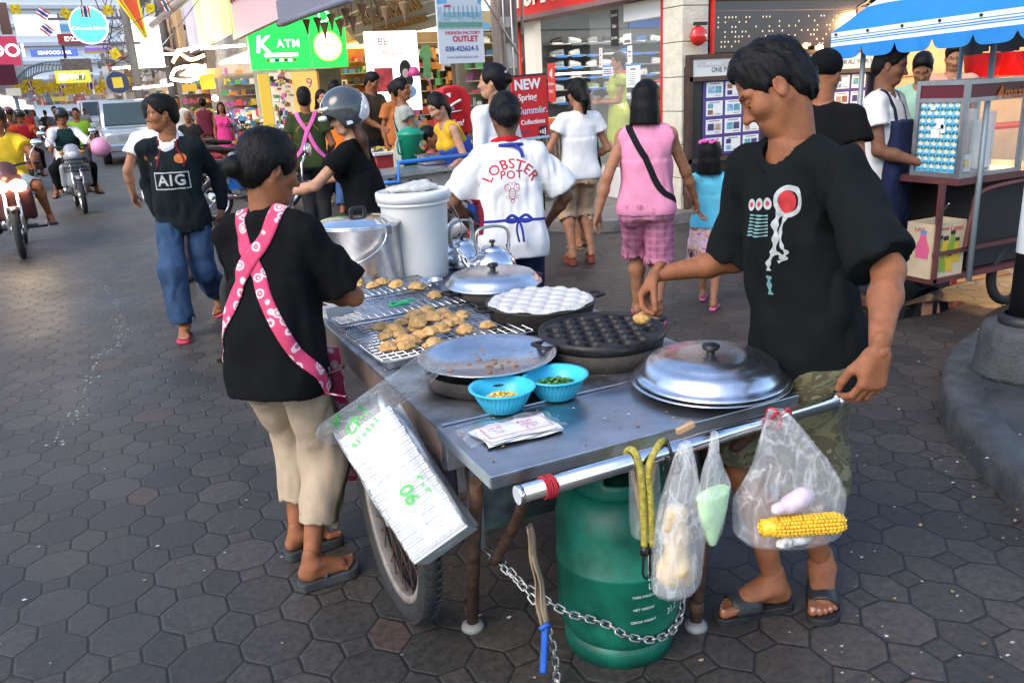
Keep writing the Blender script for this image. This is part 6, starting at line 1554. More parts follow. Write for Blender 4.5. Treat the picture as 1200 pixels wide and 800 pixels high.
def flat(parent, name, M, items, mats, depth=.003):
 """rectangles/discs on a sign face: (x, y, w, h, material index[, 'o'])"""
 bm = B()
 for i, it in enumerate(items):
  if len(it) > 5:
   n0 = len(bm.faces); cyl(bm, (it[0],it[1],.0005), (it[0],it[1],depth+.0006*i), 1, 28); bmesh.ops.scale(bm, vec=(it[2]/2,it[3]/2,1), space=Matrix.Translation((-it[0],-it[1],0)), verts=list({v for f in bm.faces[n0:] for v in f.verts})); _setm(bm, n0, it[4])
  else: box(bm, (it[0], it[1], (depth+.0006*i)/2), (it[2], it[3], depth+.0006*i), mi=it[4])
 bmesh.ops.transform(bm, matrix=M, verts=bm.verts); return obj(name, bm, mats, parent)
XP, YP, ZP = Vector((1,0,0)), Vector((0,1,0)), Vector((0,0,1))
def shoe_shop():
 r = empty('shoe_shop', (6.0, 9.9, .115), 0, 'sports shoe shop with big window, cream pillar and red fascia', 'shop'); O = Vector((6.0,9.9,.115))
 def part(n, bm, m, par=None, bv=0):
  bmesh.ops.translate(bm, vec=-O, verts=bm.verts); o = obj(n, bm, m, par or r)
  if bv: bevel(o, bv)
  return o
 bm = B(); z = .10
 for k in range(10): box(bm, (6.16,8.02,z+.185), (.36,.36,.365), bev=.006); z += .372
 part('pillar', bm, CREAM)
 bm = B(); box(bm, (5.985,8.215,1.9), (.03,.03,3.6)); part('red_jamb', bm, REDP)
 bm = B(); box(bm, (6.05,8.9,.30), (.10,1.35,.38)); part('sill_wall', bm, WWALL)
 bm = B(); box(bm, (5.80,10.45,2.95), (.10,3.1,.86)); fa = part('fascia', bm, REDP, bv=.01)
 bm = B(); box(bm, (5.795,8.60,2.95), (.10,.60,.86)); part('fascia_end', bm, BLKP, bv=.01)
 bm = B(); t = on_x(630, 4, 5.74); text_on(bm, 'PUMA!', (5.748, t[1]+.05, t[2]+.13), (0,-1,0), ZP, .42, 0, .03, bold=.03, shear=.1); part('lettering', bm, mat('sign_cream', (.78,.74,.62), .5), fa)
 bm = B(); box(bm, (5.95,10.0,2.50), (.40,3.7,.06)); part('soffit', bm, mat('mauve_soffit', (.20,.12,.11), .7, var=.1))
 bm = B(); box(bm, (6.0,11.42,1.3), (.10,.34,2.42)); part('door_jamb', bm, mat('warm_white', (.72,.70,.62), .5)); bm = B(); cyl(bm, (5.93,11.72,.1), (5.93,11.72,2.55), .028, 12); part('red_post', bm, REDP)
 bm = B(); box(bm, (7.65,11.78,1.4), (3.0,.12,2.7)); part('shelf_wall', bm, DGREY); bm = B(); box(bm, (9.2,9.9,1.4), (.12,3.8,2.7)); part('back_wall', bm, WWALL); bm = B(); box(bm, (7.75,8.14,1.4), (2.8,.10,2.7)); part('near_wall', bm, WWALL)
 bm = B(); box(bm, (7.6,9.9,.20), (3.1,3.6,.20)); part('floor', bm, mat('tile_floor', (.4,.38,.35), .3, var=.1)); bm = B(); box(bm, (7.6,9.9,2.80), (3.2,3.9,.08)); part('ceiling', bm, WWALL)
 for x in (6.9, 8.1):
  bm = B(); box(bm, (x,9.9,2.72), (.12,2.8,.05)); part('ceiling_light', bm, TUBE)
 bm = B(); box(bm, (6.02,9.03,1.47), (.012,1.62,1.94)); part('window_pane', bm, GLASS)
 bm = B(); box(bm, (6.06,8.62,2.36), (.12,.80,.20)); part('shutter_box', bm, mat('shutter_white', (.78,.78,.75), .5))
 bm = B(); box(bm, (7.0,11.70,2.47), (1.7,.04,.20)); hb = part('header_board', bm, mat('header_grey', (.08,.10,.11), .5)); bm = B(); box(bm, (8.35,11.70,2.47), (.95,.04,.20)); part('header_board', bm, mat('header_blue', (.02,.10,.38), .4))
 lamp('shop_lamp', 'AREA', (7.5,9.9,2.66), 22, (1,.97,.9), 2.2)
 SH = [mat('shoe_white', (.72,.72,.71), .5), mat('shoe_grey', (.30,.32,.33), .6), mat('shoe_black', (.03,.03,.035), .5), mat('shoe_red', (.6,.10,.06), .5), mat('shoe_green', (.38,.44,.22), .6), mat('shoe_blue', (.05,.18,.42), .5)]
 SOLE = mat('shoe_sole', (.75,.74,.70), .6)
 protos = {}
 def shoe(c, p, rz):
  if c in protos:
   o = dup(protos[c], p, rz); return o
  t = empty('trainer', p, rz)
  f = Field((-.07,-.16,-.01), (.07,.17,.15), .011)
  for q in (cap((0,-.09,.045),(0,-.085,.09),.042,.038), cap((0,-.05,.05),(0,.08,.042),.042,.036), cap((0,.08,.036),(0,.11,.034),.036,.032), cap((0,-.06,.075),(0,.03,.055),.036,.034)): f.add(q, 0, .03)
  f.sub(cap((0,-.075,.10),(0,-.07,.16),.028,.032)); f.cut((0,0,.018),(0,0,-1)); V, F, L = f.mesh(1); obj('upper', mesh_np('upper', V, F), SH[c], t); t.scale = (.86,.86,.86)
  bm = B(); out = smoothpath([(x*1.0,y*.85-.045,0) for x, y in ((.036,.19),(-.03,.195),(-.048,.12),(-.038,.02),(-.036,-.08),(0,-.10),(.036,-.08),(.04,.02),(.046,.13))], 3, True)
  prism(bm, [(p_.x,p_.y) for p_ in out], (0,0,.002), XP, YP, ZP, .022); obj('sole', bm, SOLE, t); protos[c] = t; return t
 cn = ['white','grey','black','red','pale green','blue']
 rows = [2.155, 1.985, 1.82, 1.66, 1.49, 1.30]
 for j, z in enumerate(rows):
  bm = B(); box(bm, (7.62,11.58,z-.006), (2.55,.26,.012)); sh = obj('shelf', bm, ALUF); tag(sh, ['topmost','second','third','fourth','fifth','lowest'][j]+' shoe shelf on the grey display wall inside the shop', 'shelf', 'shoe shelves')
  for k in range(9):
   if (k*7+j*3) % 4: bm = B(); box(bm, (6.50+.27*k,11.447,z-.012), (.20,.006,.036)); obj('price_strip', bm, mat('price_blue', (.03,.16,.50), .5) if j else mat('price_dark', (.10,.13,.15), .5), sh)
  for k in range(8):
   if rnd.rand() < .12: continue
   x = 6.48+.305*k+rnd.uniform(-.015,.015); right = x > 7.5
   c = int(rnd.choice([0,0,0,2,3,5] if right else [1,1,1,0,2,4]));
   if j == 4 and right: c = int(rnd.choice([3,4,3]))
   t = shoe(c, (x, 11.55, z), PI/2+rnd.uniform(-.35,.35)+(PI if rnd.rand() < .5 else 0)); tag(t, '%s trainer on a shoe shelf inside the shop' % cn[c], 'shoe', '%s trainers on the shop shelves' % cn[c])
 bm = B(); box(bm, (6.75,11.3,1.72), (.9,.3,.03)); tag(obj('lit_shelf', bm, lit('shelf_glow', (1,1,.97), 1.2)), 'bright white lit counter shelf in front of the shoe wall', 'shelf')
 BK = mat('ink_black', (.02,.02,.02), .6); WS = mat('paper_white', (.76,.77,.76), .6); BLUEI = mat('ink_blue', (.03,.12,.45), .5); REDI = mat('ink_red', (.55,.02,.03), .5); CR = MATS['sign_cream']
 def onpane(px, py, w, h, m, label, lines, name='notice', cat='notice', x=6.005):
  p = on_x(px, py, x); return sheet_sign(name, p, (0,-1,0), ZP, w, h, m, label, cat, lines, .004, None, None, [BK, BLUEI, REDI, CR])
 onpane(720, 33, .17, .42, BLKP, 'narrow black sale banner hanging inside the shop window', [('Special', 0,.15,.05,3,{}), ('Sale', 0,.02,.06,3,{}), ('20-50%', 0,-.12,.045,3,{})], 'banner', 'banner')
 s, M = onpane(742, 90, .30, .25, WS, 'white printed notice taped low on the shop window', [('NOTICE', 0,.085,.03,0,{})]); flat(s, 'print', M, [(-.03+.02*(k%2),.045-.022*k,.17-.03*(k%3),.006,0) for k in range(7)], [mat('ink_grey', (.3,.3,.3), .7)])
 onpane(735, 46, .17, .12, WS, 'small OPEN sign on the shop window', [('OPEN', 0,-.03,.05,0,{'bold':.01})]); onpane(738, 64, .10, .20, WS, 'narrow white tag card on the shop window', [('BEST',0,.03,.028,0,{}),('PRICE',0,-.02,.022,2,{})])
 s, M = onpane(712, 84, .24, .10, WS, 'long white and blue label beside the shop lady', []); flat(s, 'print', M, [(0,.025,.2,.012,0),(0,0,.2,.010,1),(0,-.025,.2,.012,0)], [BLUEI, REDI])
 s, M = onpane(704, 68, .07, .24, WS, 'narrow white vertical card with red letters', [('S',0,.08,.05,2,{}),('A',0,.03,.05,2,{}),('L',0,-.025,.05,2,{}),('E',0,-.08,.05,2,{})])
 t = empty('clothes_rail', (5.2, 9.75, .115), .5, 'rail of beige trousers on orange hangers outside the shoe shop', 'clothes rail'); bm = B()
 tube(bm, [(-.45,0,0),(-.45,0,1.05),(.45,0,1.05),(.45,0,0)], .014, 8); obj('rack', bm, CHROME, t)
 tr = None
 for k in range(9):
  bm = B(); x = -.38+.095*k; box(bm, (x,0,1.02), (.02,.30,.05)); obj('hanger', bm, mat('orange_plastic', (.65,.16,.03), .5), t)
  bm = B(); grid_surf(bm, lambda u, v: (x+.022*math.sin(u*PI*2), (u-.5)*.30+.01*math.sin(v*6), 1.0-.82*v), 9, 8, closed_u=False); o = obj('trousers', bm, cloth('rack_beige', (.42,.34,.24)), t); thicken(o, .02)
 SP = on_x(560, 0, 6)
 for x, z, c in ((6.55,1.42,'black'),(6.8,1.45,'dark grey')):
  o = sdf_obj('sports_bag', [(ell((0,0,0),(.12,.10,.22)),0),(ell((0,-.02,-.15),(.13,.1,.10)),0),(cap((-.05,-.05,.15),(.05,-.05,.24),.02,.02),0)], (-.2,-.2,-.35), (.2,.2,.35), .02, mat('bag_'+c.replace(' ','_'), (.02,.02,.022) if c == 'black' else (.07,.07,.08), .7), loc=(x,11.2,z-.25)); tag(o, '%s sports bag hanging below the lit shelf in the shop' % c, 'bag')
 s, M = sheet_sign('promo_sign', on_x(646, 97, 5.9), (0,-1,0), ZP, .20, .52, REDP, 'small red promotion board beside the shoe shop door', 'sign', [('ADIDAS',0,-.02,.05,0,{}),('SALE',0,-.12,.06,0,{})], mats=[WS]); flat(s, 'logo', M, [(-.03+.03*k,.12,.018,.05+.04*k,0) for k in range(3)], [WS])
def office_side():
 Y = 7.85
 r = empty('office_building', (7.5, Y, .115), 0, 'dark shop front on the side street with perforated dark window', 'building'); O = Vector((7.5,Y,.115))
 def part(n, bm, m, par=None): bmesh.ops.translate(bm, vec=-O, verts=bm.verts); return obj(n, bm, m, par or r)
 bm = B(); box(bm, (7.66,Y+.10,2.2), (2.66,.16,4.4)); part('wall', bm, mat('dark_wall', (.05,.04,.038), .6, var=.2))
 bm = B(); box(bm, (7.62,Y+.005,2.10), (2.54,.02,.54)); w = part('window', bm, mat('dark_purple_glass', (.022,.012,.026), .12, spec=.8)); bm = B()
 for i in range(46):
  for j in range(7):
   if rnd.rand() < (.5 if i < 8 else .30): x = 6.48+.050*i; box(bm, (x, Y-.007, 1.89+.052*j), (.014,.004,.018))
 part('perforation', bm, lit('pinhole_light', (1.,.85,.6), .22), w)['kind'] = 'stuff'
 bm = B(); box(bm, (7.62,Y-.004,2.27), (2.5,.008,.012)); part('transom', bm, mat('mauve_trim', (.16,.10,.12), .5)); bm = B(); box(bm, (7.65,Y-.01,2.45), (2.62,.05,.12)); part('lintel', bm, CREAM)
 bm = B(); box(bm, (6.385,Y-.02,2.1), (.03,.05,.80)); part('red_jamb', bm, REDP)
 bm = B(); box(bm, (9.02,Y+.0,2.3), (.16,.30,4.4)); part('pillar', bm, mat('dark_pillar', (.05,.042,.04), .7))
 lamp('reflection_light', 'POINT', (7.95,Y-.14,1.86), 2.5, (1,.55,.2), .05)  # point light added to go with the modelled reflection
 t = empty('lamp_reflection', (7.95, Y-.06, 1.84), 0, 'amber lamp reflection low in the dark office window, modelled as a glowing ball', 'lamp'); bm = B(); sphere(bm, (0,-.03,0), .045, 0, 16, (1.2,.7,.7)); obj('bulb', bm, lit('amber_reflection', (1.,.55,.16), 14.), t); bm = B(); box(bm, (0,.02,0), (.10,.04,.05)); obj('bracket', bm, BLKP, t)  # glowing ball and bracket added where the glass only reflects a lamp
 s, M = sheet_sign('label_plate', (8.72, Y-.02, 2.24), XP, ZP, .20, .10, mat('tan_plate', (.42,.28,.18), .6), 'small tan plate with a leaping cat mark on the dark window', 'plate');
 bm = B(); tube(bm, smoothpath([(-.07,.07,.004),(-.02,.085,.004),(.03,.10,.004),(.075,.135,.004),(.09,.125,.004)], 5), [.006]*6+[.012]*6+[.014]*5+[.009]*4, 6, flat=(1,.25)); tube(bm, [(-.05,.08,.004),(-.075,.055,.004),(-.085,.06,.004)], .005, 6, flat=(1,.3)); tube(bm, [(.045,.105,.004),(.085,.09,.004),(.10,.095,.004)], .005, 6, flat=(1,.3)); bmesh.ops.transform(bm, matrix=M, verts=bm.verts); obj('emblem', bm, mat('emblem_tan', (.62,.45,.28), .5), s)
 r = empty('notice_board', (7.5, Y-.06, .12), 0, 'long brown notice board with property sheets and a white header strip', 'notice board'); O = Vector((7.5,Y-.06,.12)); BR = mat('dark_brown_wood', (.055,.032,.022), .5, var=.3)
 bm = B(); box(bm, (7.5,Y-.03,.98), (2.98,.05,1.42)); part2 = lambda n, b, m, p=None: (bmesh.ops.translate(b, vec=-O, verts=b.verts), obj(n, b, m, p or r))[1]
 part2('backing', bm, mat('board_black', (.02,.02,.022), .35)); bm = B()
 for x in (6.03, 8.97): box(bm, (x,Y-.075,.94), (.05,.08,1.66))
 for z in (.66, 1.555, 1.79): box(bm, (7.5,Y-.075,z), (2.98,.08,.05))
 part2('frame', bm, BR); bm = B(); box(bm, (7.5,Y-.075,1.67), (2.88,.05,.19)); hd = part2('header', bm, mat('header_white', (.62,.64,.62), .5)); bm = B()
 text_on(bm, 'ONE PARTNER FOR ALL YOUR NEEDS', (6.95,Y-.102,1.645), XP, ZP, .074, 0, .003, bold=.006); text_on(bm, 'ONE PARTNER FOR ALL YOUR NEEDS', (8.38,Y-.102,1.66), XP, ZP, .076, 0, .003, bold=.006)
 box(bm, (6.34,Y-.1015,1.71), (.44,.003,.055), mi=1); text_on(bm, 'PROPERTY', (6.36,Y-.104,1.71), XP, ZP, .05, 2, .003); part2('lettering', bm, [mat('ink_slate', (.10,.13,.16), .6), mat('pale_grey', (.45,.47,.46), .6), MATS['paper_white']], hd)
 PH = [mat('photo_%s' % n, c, .5, var=.5, vscale=30) for n, c in (('sky', (.22,.42,.60)), ('sand', (.45,.34,.24)), ('sea', (.10,.35,.40)), ('room', (.30,.12,.06)), ('night', (.06,.05,.16)))]; PUR = mat('purple_strip', (.07,.05,.22), .5)
 for blk in (0, 1):
  x0 = 6.31 if blk == 0 else 8.02
  bm = B(); box(bm, (x0+.36,Y-.062,1.12), (.86,.006,.84)); part2('backing_sheet', bm, PUR)
  for i in range(3):
   for j in range(4):
    c = (x0+.09+.275*i, Y-.068, 1.43-.205*j); bm = B(); box(bm, c, (.235,.006,.165)); k = (i*3+j*2+blk) % 5
    if (i+j) % 3 != 1: box(bm, (c[0]-.05,c[1]-.0045,c[2]-.0), (.085,.003,.075), mi=1+k); box(bm, (c[0]+.05,c[1]-.0045,c[2]), (.085,.003,.075), mi=1+(k+2) % 5)
    else: box(bm, (c[0]-.06,c[1]-.0045,c[2]+.03), (.07,.003,.05), mi=1+k); box(bm, (c[0]-.06,c[1]-.0045,c[2]-.04), (.07,.003,.05), mi=1+(k+1) % 5)
    for q in range(3): box(bm, (c[0]+.045,c[1]-.004,c[2]-.062+.0*q+.012*q*0-.0), (.09-.02*q,.002,.006+.0*q), mi=6)
    box(bm, (c[0],c[1]-.004,c[2]+.066), (.15,.002,.012), mi=6); part2('poster', bm, [MATS['paper_white']]+PH+[mat('ink_grey')])
 t = empty('alarm_bell', (6.13, Y-.09, 2.01), 0, 'round red alarm bell on the cream pillar side', 'alarm bell'); bm = B(); lathe(bm, [(0,.075),(.05,.072),(.09,.05),(.105,.02),(.107,0),(0,0)], axis=(0,-1,0), seg=32); obj('gong', bm, mat('gloss_red', (.55,.02,.015), .15, coat=.6), t); bm = B(); box(bm, (.02,-.02,.125), (.16,.05,.035)); obj('bracket', bm, BLKP, t)
def far_right():
 r = empty('beige_building', (12, 8.0, 0), 0, 'beige wall glowing orange behind the drink stall', 'building'); bm = B(); box(bm, (.6,.1,2.2), (6.6,.2,4.4)); obj('wall', bm, mat('beige_render', (.50,.34,.19), .85, var=.12, vscale=3), r)
 bm = B(); box(bm, (-1.1,-.02,2.0), (.07,.06,.02)); box(bm, (0,-.012,1.45), (5.4,.02,.02)); obj('ledge', bm, mat('beige_trim', (.34,.22,.13), .8), r)
 bm = B()
 for k in range(4): tube(bm, smoothpath([(-2.2+.5*k,-.05,2.05),(-1.9+.5*k,-.06,2.35),(-1.5+.5*k,-.05,2.9)], 5), .010, 6)
 tag(obj('cable_bundle', bm, BLKP, None, (12,8.0,0)), 'black cables running up the beige wall above the stall', 'cables')
 lamp('stall_bulb_light', 'POINT', (9.9,6.6,2.2), 90, (1,.58,.24), .12); lamp('rear_bulb_light', 'POINT', (11.6,6.9,2.3), 60, (1,.55,.2), .12)
 for x, y, z, lb in ((9.9,6.6,2.26,'bare glowing bulb hung before the beige wall, nearer the pillar'),(11.6,6.9,2.36,'bare glowing bulb hung far right before the beige wall')):
  t = empty('hanging_bulb', (x,y,z), 0, lb, 'bulb'); bm = B(); sphere(bm, (0,0,0), .04, 0, 14); obj('bulb', bm, lit('warm_bulb', (1.,.62,.25), 30.), t); bm = B(); cyl(bm, (0,0,.03), (0,0,1.4), .006, 6); cyl(bm, (0,0,.03), (0,0,.09), .02, 10); obj('flex', bm, BLKP, t)
 t = empty('red_rack', (10.3, 6.9, 0), -.1, 'red metal rack with red baskets behind the glass case', 'rack'); bm = B()
 for x in (-.8,.8):
  for y in (-.2,.2): box(bm, (x,y,.70), (.05,.05,1.40))
 box(bm, (0,0,1.38), (1.7,.46,.05)); box(bm, (0,0,.8), (1.7,.46,.04)); obj('frame', bm, mat('red_metal', (.50,.03,.015), .45), t)
 for x, c, m in ((-.5,'red',(.42,.02,.03)), (.05,'red',(.42,.02,.03)), (.55,'green',(.05,.35,.12))):
  bm = B(); lathe(bm, [(0,.0),(.17,0),(.21,.26),(.225,.27),(.20,.26),(.16,.02),(0,.02)], seg=28, sx=1.1); o = obj('basket', bm, mat('basket_'+c, m, .5), None, (10.3+x, 6.9-.1*x, 1.41)); tag(o, {(-.5):'left red plastic basket on the red rack',(.05):'middle red plastic basket on the red rack',(.55):'green plastic basket on the red rack'}[x], 'basket')
def drink_stall():
 SX = 4.57
 t = empty('drink_stall', (4.95, 3.75, 0), 0, 'street drink stall with blue and white scalloped awning on thin poles', 'stall'); O = Vector((4.95,3.75,0))
 def part(n, bm, m, par=None): bmesh.ops.translate(bm, vec=-O, verts=bm.verts); return obj(n, bm, m, par or t)
 ABL = mat('awning_blue', (.015,.20,.55), .45, var=.06, bump=.1, bscale=12); AWH = mat('awning_white', (.72,.74,.75), .5, var=.05); ADK = mat('awning_under', (.06,.07,.08), .7)
 y0, y1 = 4.36, 2.55; z0 = 1.82
 def zt(y): return z0+(y0-y)*.028
 bm = B(); n = 90
 bands = [(0,-.028,1),(-.028,-.034,0),(-.034,-.044,1),(-.044,-.052,0),(-.052,-.057,1),(-.057,-.065,0),(-.065,-.088,1)]
 for i in range(n):
  ya, yb = y0+(y1-y0)*i/n, y0+(y1-y0)*(i+1)/n
  fx = lambda y: SX-.01*abs(math.sin((y0-y)*9.3))
  for a, b, mi in bands: quad(bm, [(fx(ya),ya,zt(ya)+a),(fx(yb),yb,zt(yb)+a),(fx(yb),yb,zt(yb)+b),(fx(ya),ya,zt(ya)+b)], mi)
  def sc(y):
   p = ((y0-y) % .262)/.262; w = .115*(1-max(0, abs(p-.5)-.32)/.18*1.0) if abs(p-.5) < .5 else 0
   return -.088-.085*math.sqrt(max(0, 1-(abs(p-.5)/.5)**5))
  quad(bm, [(fx(ya),ya,zt(ya)-.088),(fx(yb),yb,zt(yb)-.088),(fx(yb),yb,zt(yb)+min(-.089, sc(yb))),(fx(ya),ya,zt(ya)+min(-.089, sc(ya)))], 0)
 va = part('valance', bm, [ABL, AWH]); thicken(va, .004)
 bm = B();
 for k in range(7): cyl(bm, (SX-.012,y0-.05-.26*k,zt(y0-.26*k)-.012), (SX-.020,y0-.05-.26*k,zt(y0-.26*k)-.012), .009, 10)
 part('studs', bm, BLKP, va)
 bm = B(); ns = 12
 def roof(u, v):
  y = y0+(y1-y0)*u; x = SX+1.25*v; return (x, y, zt(y)+.42*math.sin(v*PI*.5)*1.0-.0+.012*math.sin(u*14)*math.sin(v*PI))
 n0 = 0
 for i in range(40):
  for j in range(ns):
   quad(bm, [roof(i/40,j/ns),roof((i+1)/40,j/ns),roof((i+1)/40,(j+1)/ns),roof(i/40,(j+1)/ns)], 1 if j in (3, 4, 9) else 0)
 aw = part('awning', bm, [ABL, AWH]); thicken(aw, .004)
 bm = B()
 for i in range(40):
  ya, yb = y0+(y1-y0)*i/40, y0+(y1-y0)*(i+1)/40; x = SX+1.25; p = ((y0-ya) % .262)/.262; d = .10*math.sqrt(max(0, 1-(abs(p-.5)/.5)**4))
  quad(bm, [(x,ya,zt(ya)+.02),(x,yb,zt(yb)+.02),(x,yb,zt(yb)-.09-d),(x,ya,zt(ya)-.09-d)])
 part('rear_valance', bm, ADK)
 P1 = on_x(1012, 62, 4.66); P2b = at_d(1143, 260, 5.0); P2t = at_d(1165, 47, 4.94)
 for a, b in (((4.66,P1[1],.1),(4.66,P1[1],1.78)), ((P2b[0],P2b[1],.30),(P2t[0],P2t[1],1.78)), ((5.75,4.25,.1),(5.75,4.25,2.2)), ((5.5,3.35,.8),(5.5,3.35,2.2))):
  bm = B(); cyl(bm, a, b, .017, 12); part('pole', bm, mat('blue_grey_pole', (.22,.26,.29), .5, .4))
 bm = B(); box(bm, (5.15,3.72,.90), (1.10,.78,.04)); part('counter', bm, mat('maroon_frame', (.10,.03,.03), .5, var=.2)); bm = B(); box(bm, (5.3,3.75,.60), (.9,.7,.55)); part('cabinet', bm, mat('dark_cabinet', (.012,.010,.010), .6))
 MR = mat('maroon_frame'); bm = B()
 for y in (3.36, 4.05):
  box(bm, (5.15,y,.30), (1.34,.03,.03)); box(bm, (5.15,y,.47), (1.34,.025,.025)); box(bm, (4.50,y,.60), (.03,.03,.62))
 for x in (4.49, 5.8): box(bm, (x,3.70,.30), (.03,.70,.03)); box(bm, (x,3.70,.47), (.025,.70,.025))
 box(bm, (5.15,3.70,.305), (1.3,.68,.012)); tube(bm, smoothpath([(4.74,3.34,.48),(4.76,3.33,.70),(4.84,3.33,.83),(5.4,3.33,.86)], 6), .016, 8); part('lower_frame', bm, MR)
 for y in (3.42, 4.02):
  bm = B(); tube(bm, [(5.35,y+.0,.24+.20*0)] and [(5.35+math.cos(a)*.20,y,.235+math.sin(a)*.20) for a in np.linspace(0,2*PI,33)[:-1]], .032, 10, closed=True); part('wheel', bm, RUBBER)
 c = empty('glass_case', (4.88, 3.50, .92), 0, 'aluminium glass case on the stall counter, papered with sheets of small bottle pictures', 'glass case'); AL = metal('grey_frame', (.42,.41,.41), .45)
 bm = B(); W, D, H = .55, .32, .57; x0, y0_ = -.26, -.15
 for x in (x0, x0+W):
  for y in (y0_, y0_+D): box(bm, (x,y,H/2), (.028,.028,H))
 for z in (.014, H-.014, H-.115):
  for y in (y0_, y0_+D): box(bm, (x0+W/2,y,z), (W,.024,.026))
  for x in (x0, x0+W): box(bm, (x,y0_+D/2,z), (.024,D,.026))
 obj('frame', bm, AL, c); bm = B(); box(bm, (x0+W/2,y0_+.002,H-.064), (W-.03,.012,.08)); box(bm, (x0-.0,y0_+D/2,H-.064), (.012,D-.03,.08)); obj('maroon_band', bm, mat('maroon_panel', (.10,.012,.02), .4), c)
 bm = B(); box(bm, (x0+W/2,y0_,.24), (W-.03,.005,.42)); obj('glass', bm, GLASS, c); bm = B(); box(bm, (x0+W/2,y0_+D/2,.02), (W-.02,D-.02,.012)); obj('floor', bm, AL, c)
 bm = B(); box(bm, (x0-.002,y0_+D/2+.005,.24), (.004,D-.05,.42)); ps = obj('picture_sheet', bm, mat('sheet_blue', (.16,.46,.60), .5, var=.15, vscale=30), c); bm = B()
 for i in range(9):
  for j in range(6):
   y, z = y0_+.048+.046*j, .055+.0455*i; o = -x0*0+x0-.0055
   cyl(bm, (o+.002,y,z+.010), (o,y,z+.010), .0155, 10, 0); box(bm, (o,y,z-.010), (.004,.034,.013), mi=2); box(bm, (o-.0005,y+.012,z+.027), (.004,.016,.010), mi=1); box(bm, (o-.0005,y-.012,z+.024), (.004,.010,.012), mi=1)
 obj('pictures', bm, [mat('pic_cream', (.62,.64,.50), .5), mat('pic_dark', (.03,.10,.09), .5), mat('pic_blue', (.03,.30,.58), .5)], ps)
 bm = B()
 for (y, z, a, b) in ((.0,.32,.05,.06),(.03,.26,.06,.05),(-.02,.29,.03,.05),(.06,.41,.03,.02)): box(bm, (x0-.010,y,z), (.003,a,b))
 obj('torn_patch', bm, mat('paper_white'), ps)
 CUPM = mat('clear_cup', (.80,.82,.82), .25, alpha=.55)
 for i, (x, y, h) in enumerate(((.02,-.04,.30),(.09,-.05,.24),(.06,.04,.36),(.15,-.02,.34),(.19,.05,.26))):
  bm = B(); n_ = int(h/.014); pf = []
  for k in range(n_): pf += [(.036,k*.014),(.039,k*.014+.006)]
  pf += [(.042,h),(.040,h)]; lathe(bm, [(0,0)]+pf, seg=20); tag(obj('cup_stack', bm, CUPM, None, (4.88+x,3.50+y,.95)), ['short middle stack of clear plastic cups in the glass case','leftmost low stack of clear plastic cups in the glass case','tallest stack of clear plastic cups in the glass case','tall right stack of clear plastic cups in the glass case','rearmost right stack of clear plastic cups in the glass case'][i], 'cups', 'cup stacks in the glass case')
 bm = B(); box(bm, (0,0,.05), (.10,.07,.10)); box(bm, (-.0,-.0365,.05), (.06,.003,.05), mi=1); text_on(bm, 'K', (-.03,-.040,.05), XP, ZP, .06, 2, .003, bold=.01); tag(obj('snack_box', bm, [mat('box_white', (.55,.58,.6), .6), mat('box_yellow', (.6,.45,.1), .6), mat('ink_black')], None, (4.72,3.42,.95)), 'small white box with a black letter inside the glass case', 'box')
 bm = B(); text_on(bm, 'Amazing', (5.04,3.338,1.40), XP, ZP, .10, 0, .003, bold=.02, shear=.2); tag(obj('orange_lettering', bm, mat('orange_letter', (.50,.12,.01), .5)), 'orange lettering stuck on the glass case', 'lettering');
 k = empty('carton_box', (4.62, 3.46, .315), 0, 'open cardboard carton with juice bottle pictures on the lower rack', 'carton'); CB = mat('cardboard', (.52,.42,.28), .8, var=.1); w, d, h = .30, .18, .34; bm = B()
 for a, s in (((0,-d/2,h/2),(w,.006,h)),((0,d/2,h/2),(w,.006,h)),((-w/2,0,h/2),(.006,d-.006,h)),((w/2,0,h/2),(.006,d-.006,h)),((0,0,.004),(w,d,.006))): box(bm, a, s)
 bx = obj('carton', bm, CB, k); bm = B()
 def bottle(o, u, s, mi, mc):
  M = plane_mat(o, u, ZP); b2 = B(); prism(b2, [(-.035,-.06),(.035,-.06),(.040,-.01),(.022,.03),(.014,.06),(-.014,.06),(-.022,.03),(-.040,-.01)], (0,0,0), XP, YP, ZP, .002, mi); box(b2, (0,.07,.001), (.034,.02,.002), mi=mc); bmesh.ops.scale(b2, vec=(s,s,1), verts=b2.verts); bmesh.ops.transform(b2, matrix=M, verts=b2.verts); me = bpy.data.meshes.new('tmp'); b2.to_mesh(me); b2.free(); bm.from_mesh(me); bpy.data.meshes.remove(me)
 bottle((-w/2-.0035,-.03,.20), (0,-1,0), 1.25, 0, 1)
 for i, (x, z, s, mi) in enumerate(((-.08,.17,1.2,2),(-.03,.15,1.35,3),(.03,.19,1.2,2),(.075,.15,1.1,3),(-.05,.09,.9,2),(.02,.08,.8,3))): bottle((x,-d/2-.0035-.0003*i,z), XP, s, mi, 4)
 for q, (u, o) in enumerate(((Vector((0,-1,0)), (-w/2-.005,0,.30)),(XP,(.06,-d/2-.006,.30)),(XP,(-.06,-d/2-.006,.305)))): text_on(bm, ('JUICE','Lamo','100% fresh')[q], o, u, ZP, (.03,.05,.022)[q], 5, .002)
 obj('print', bm, [mat('print_pink', (.60,.10,.22), .6), mat('print_blue', (.10,.25,.5), .6), mat('print_leaf', (.20,.30,.04), .6), mat('print_gold', (.60,.38,.03), .6), mat('ink_black'), mat('print_red2', (.5,.06,.08), .6)], bx)
 bm = B(); tube(bm, [(x,y,0) for x, y in ()] or smoothpath([(4.50,3.40,.60),(4.45,3.30,.75),(4.44,3.26,.80)], 4), .004, 6); tag(obj('wire_hook', bm, CHROME), 'thin bent wire hook beside the carton', 'hook')
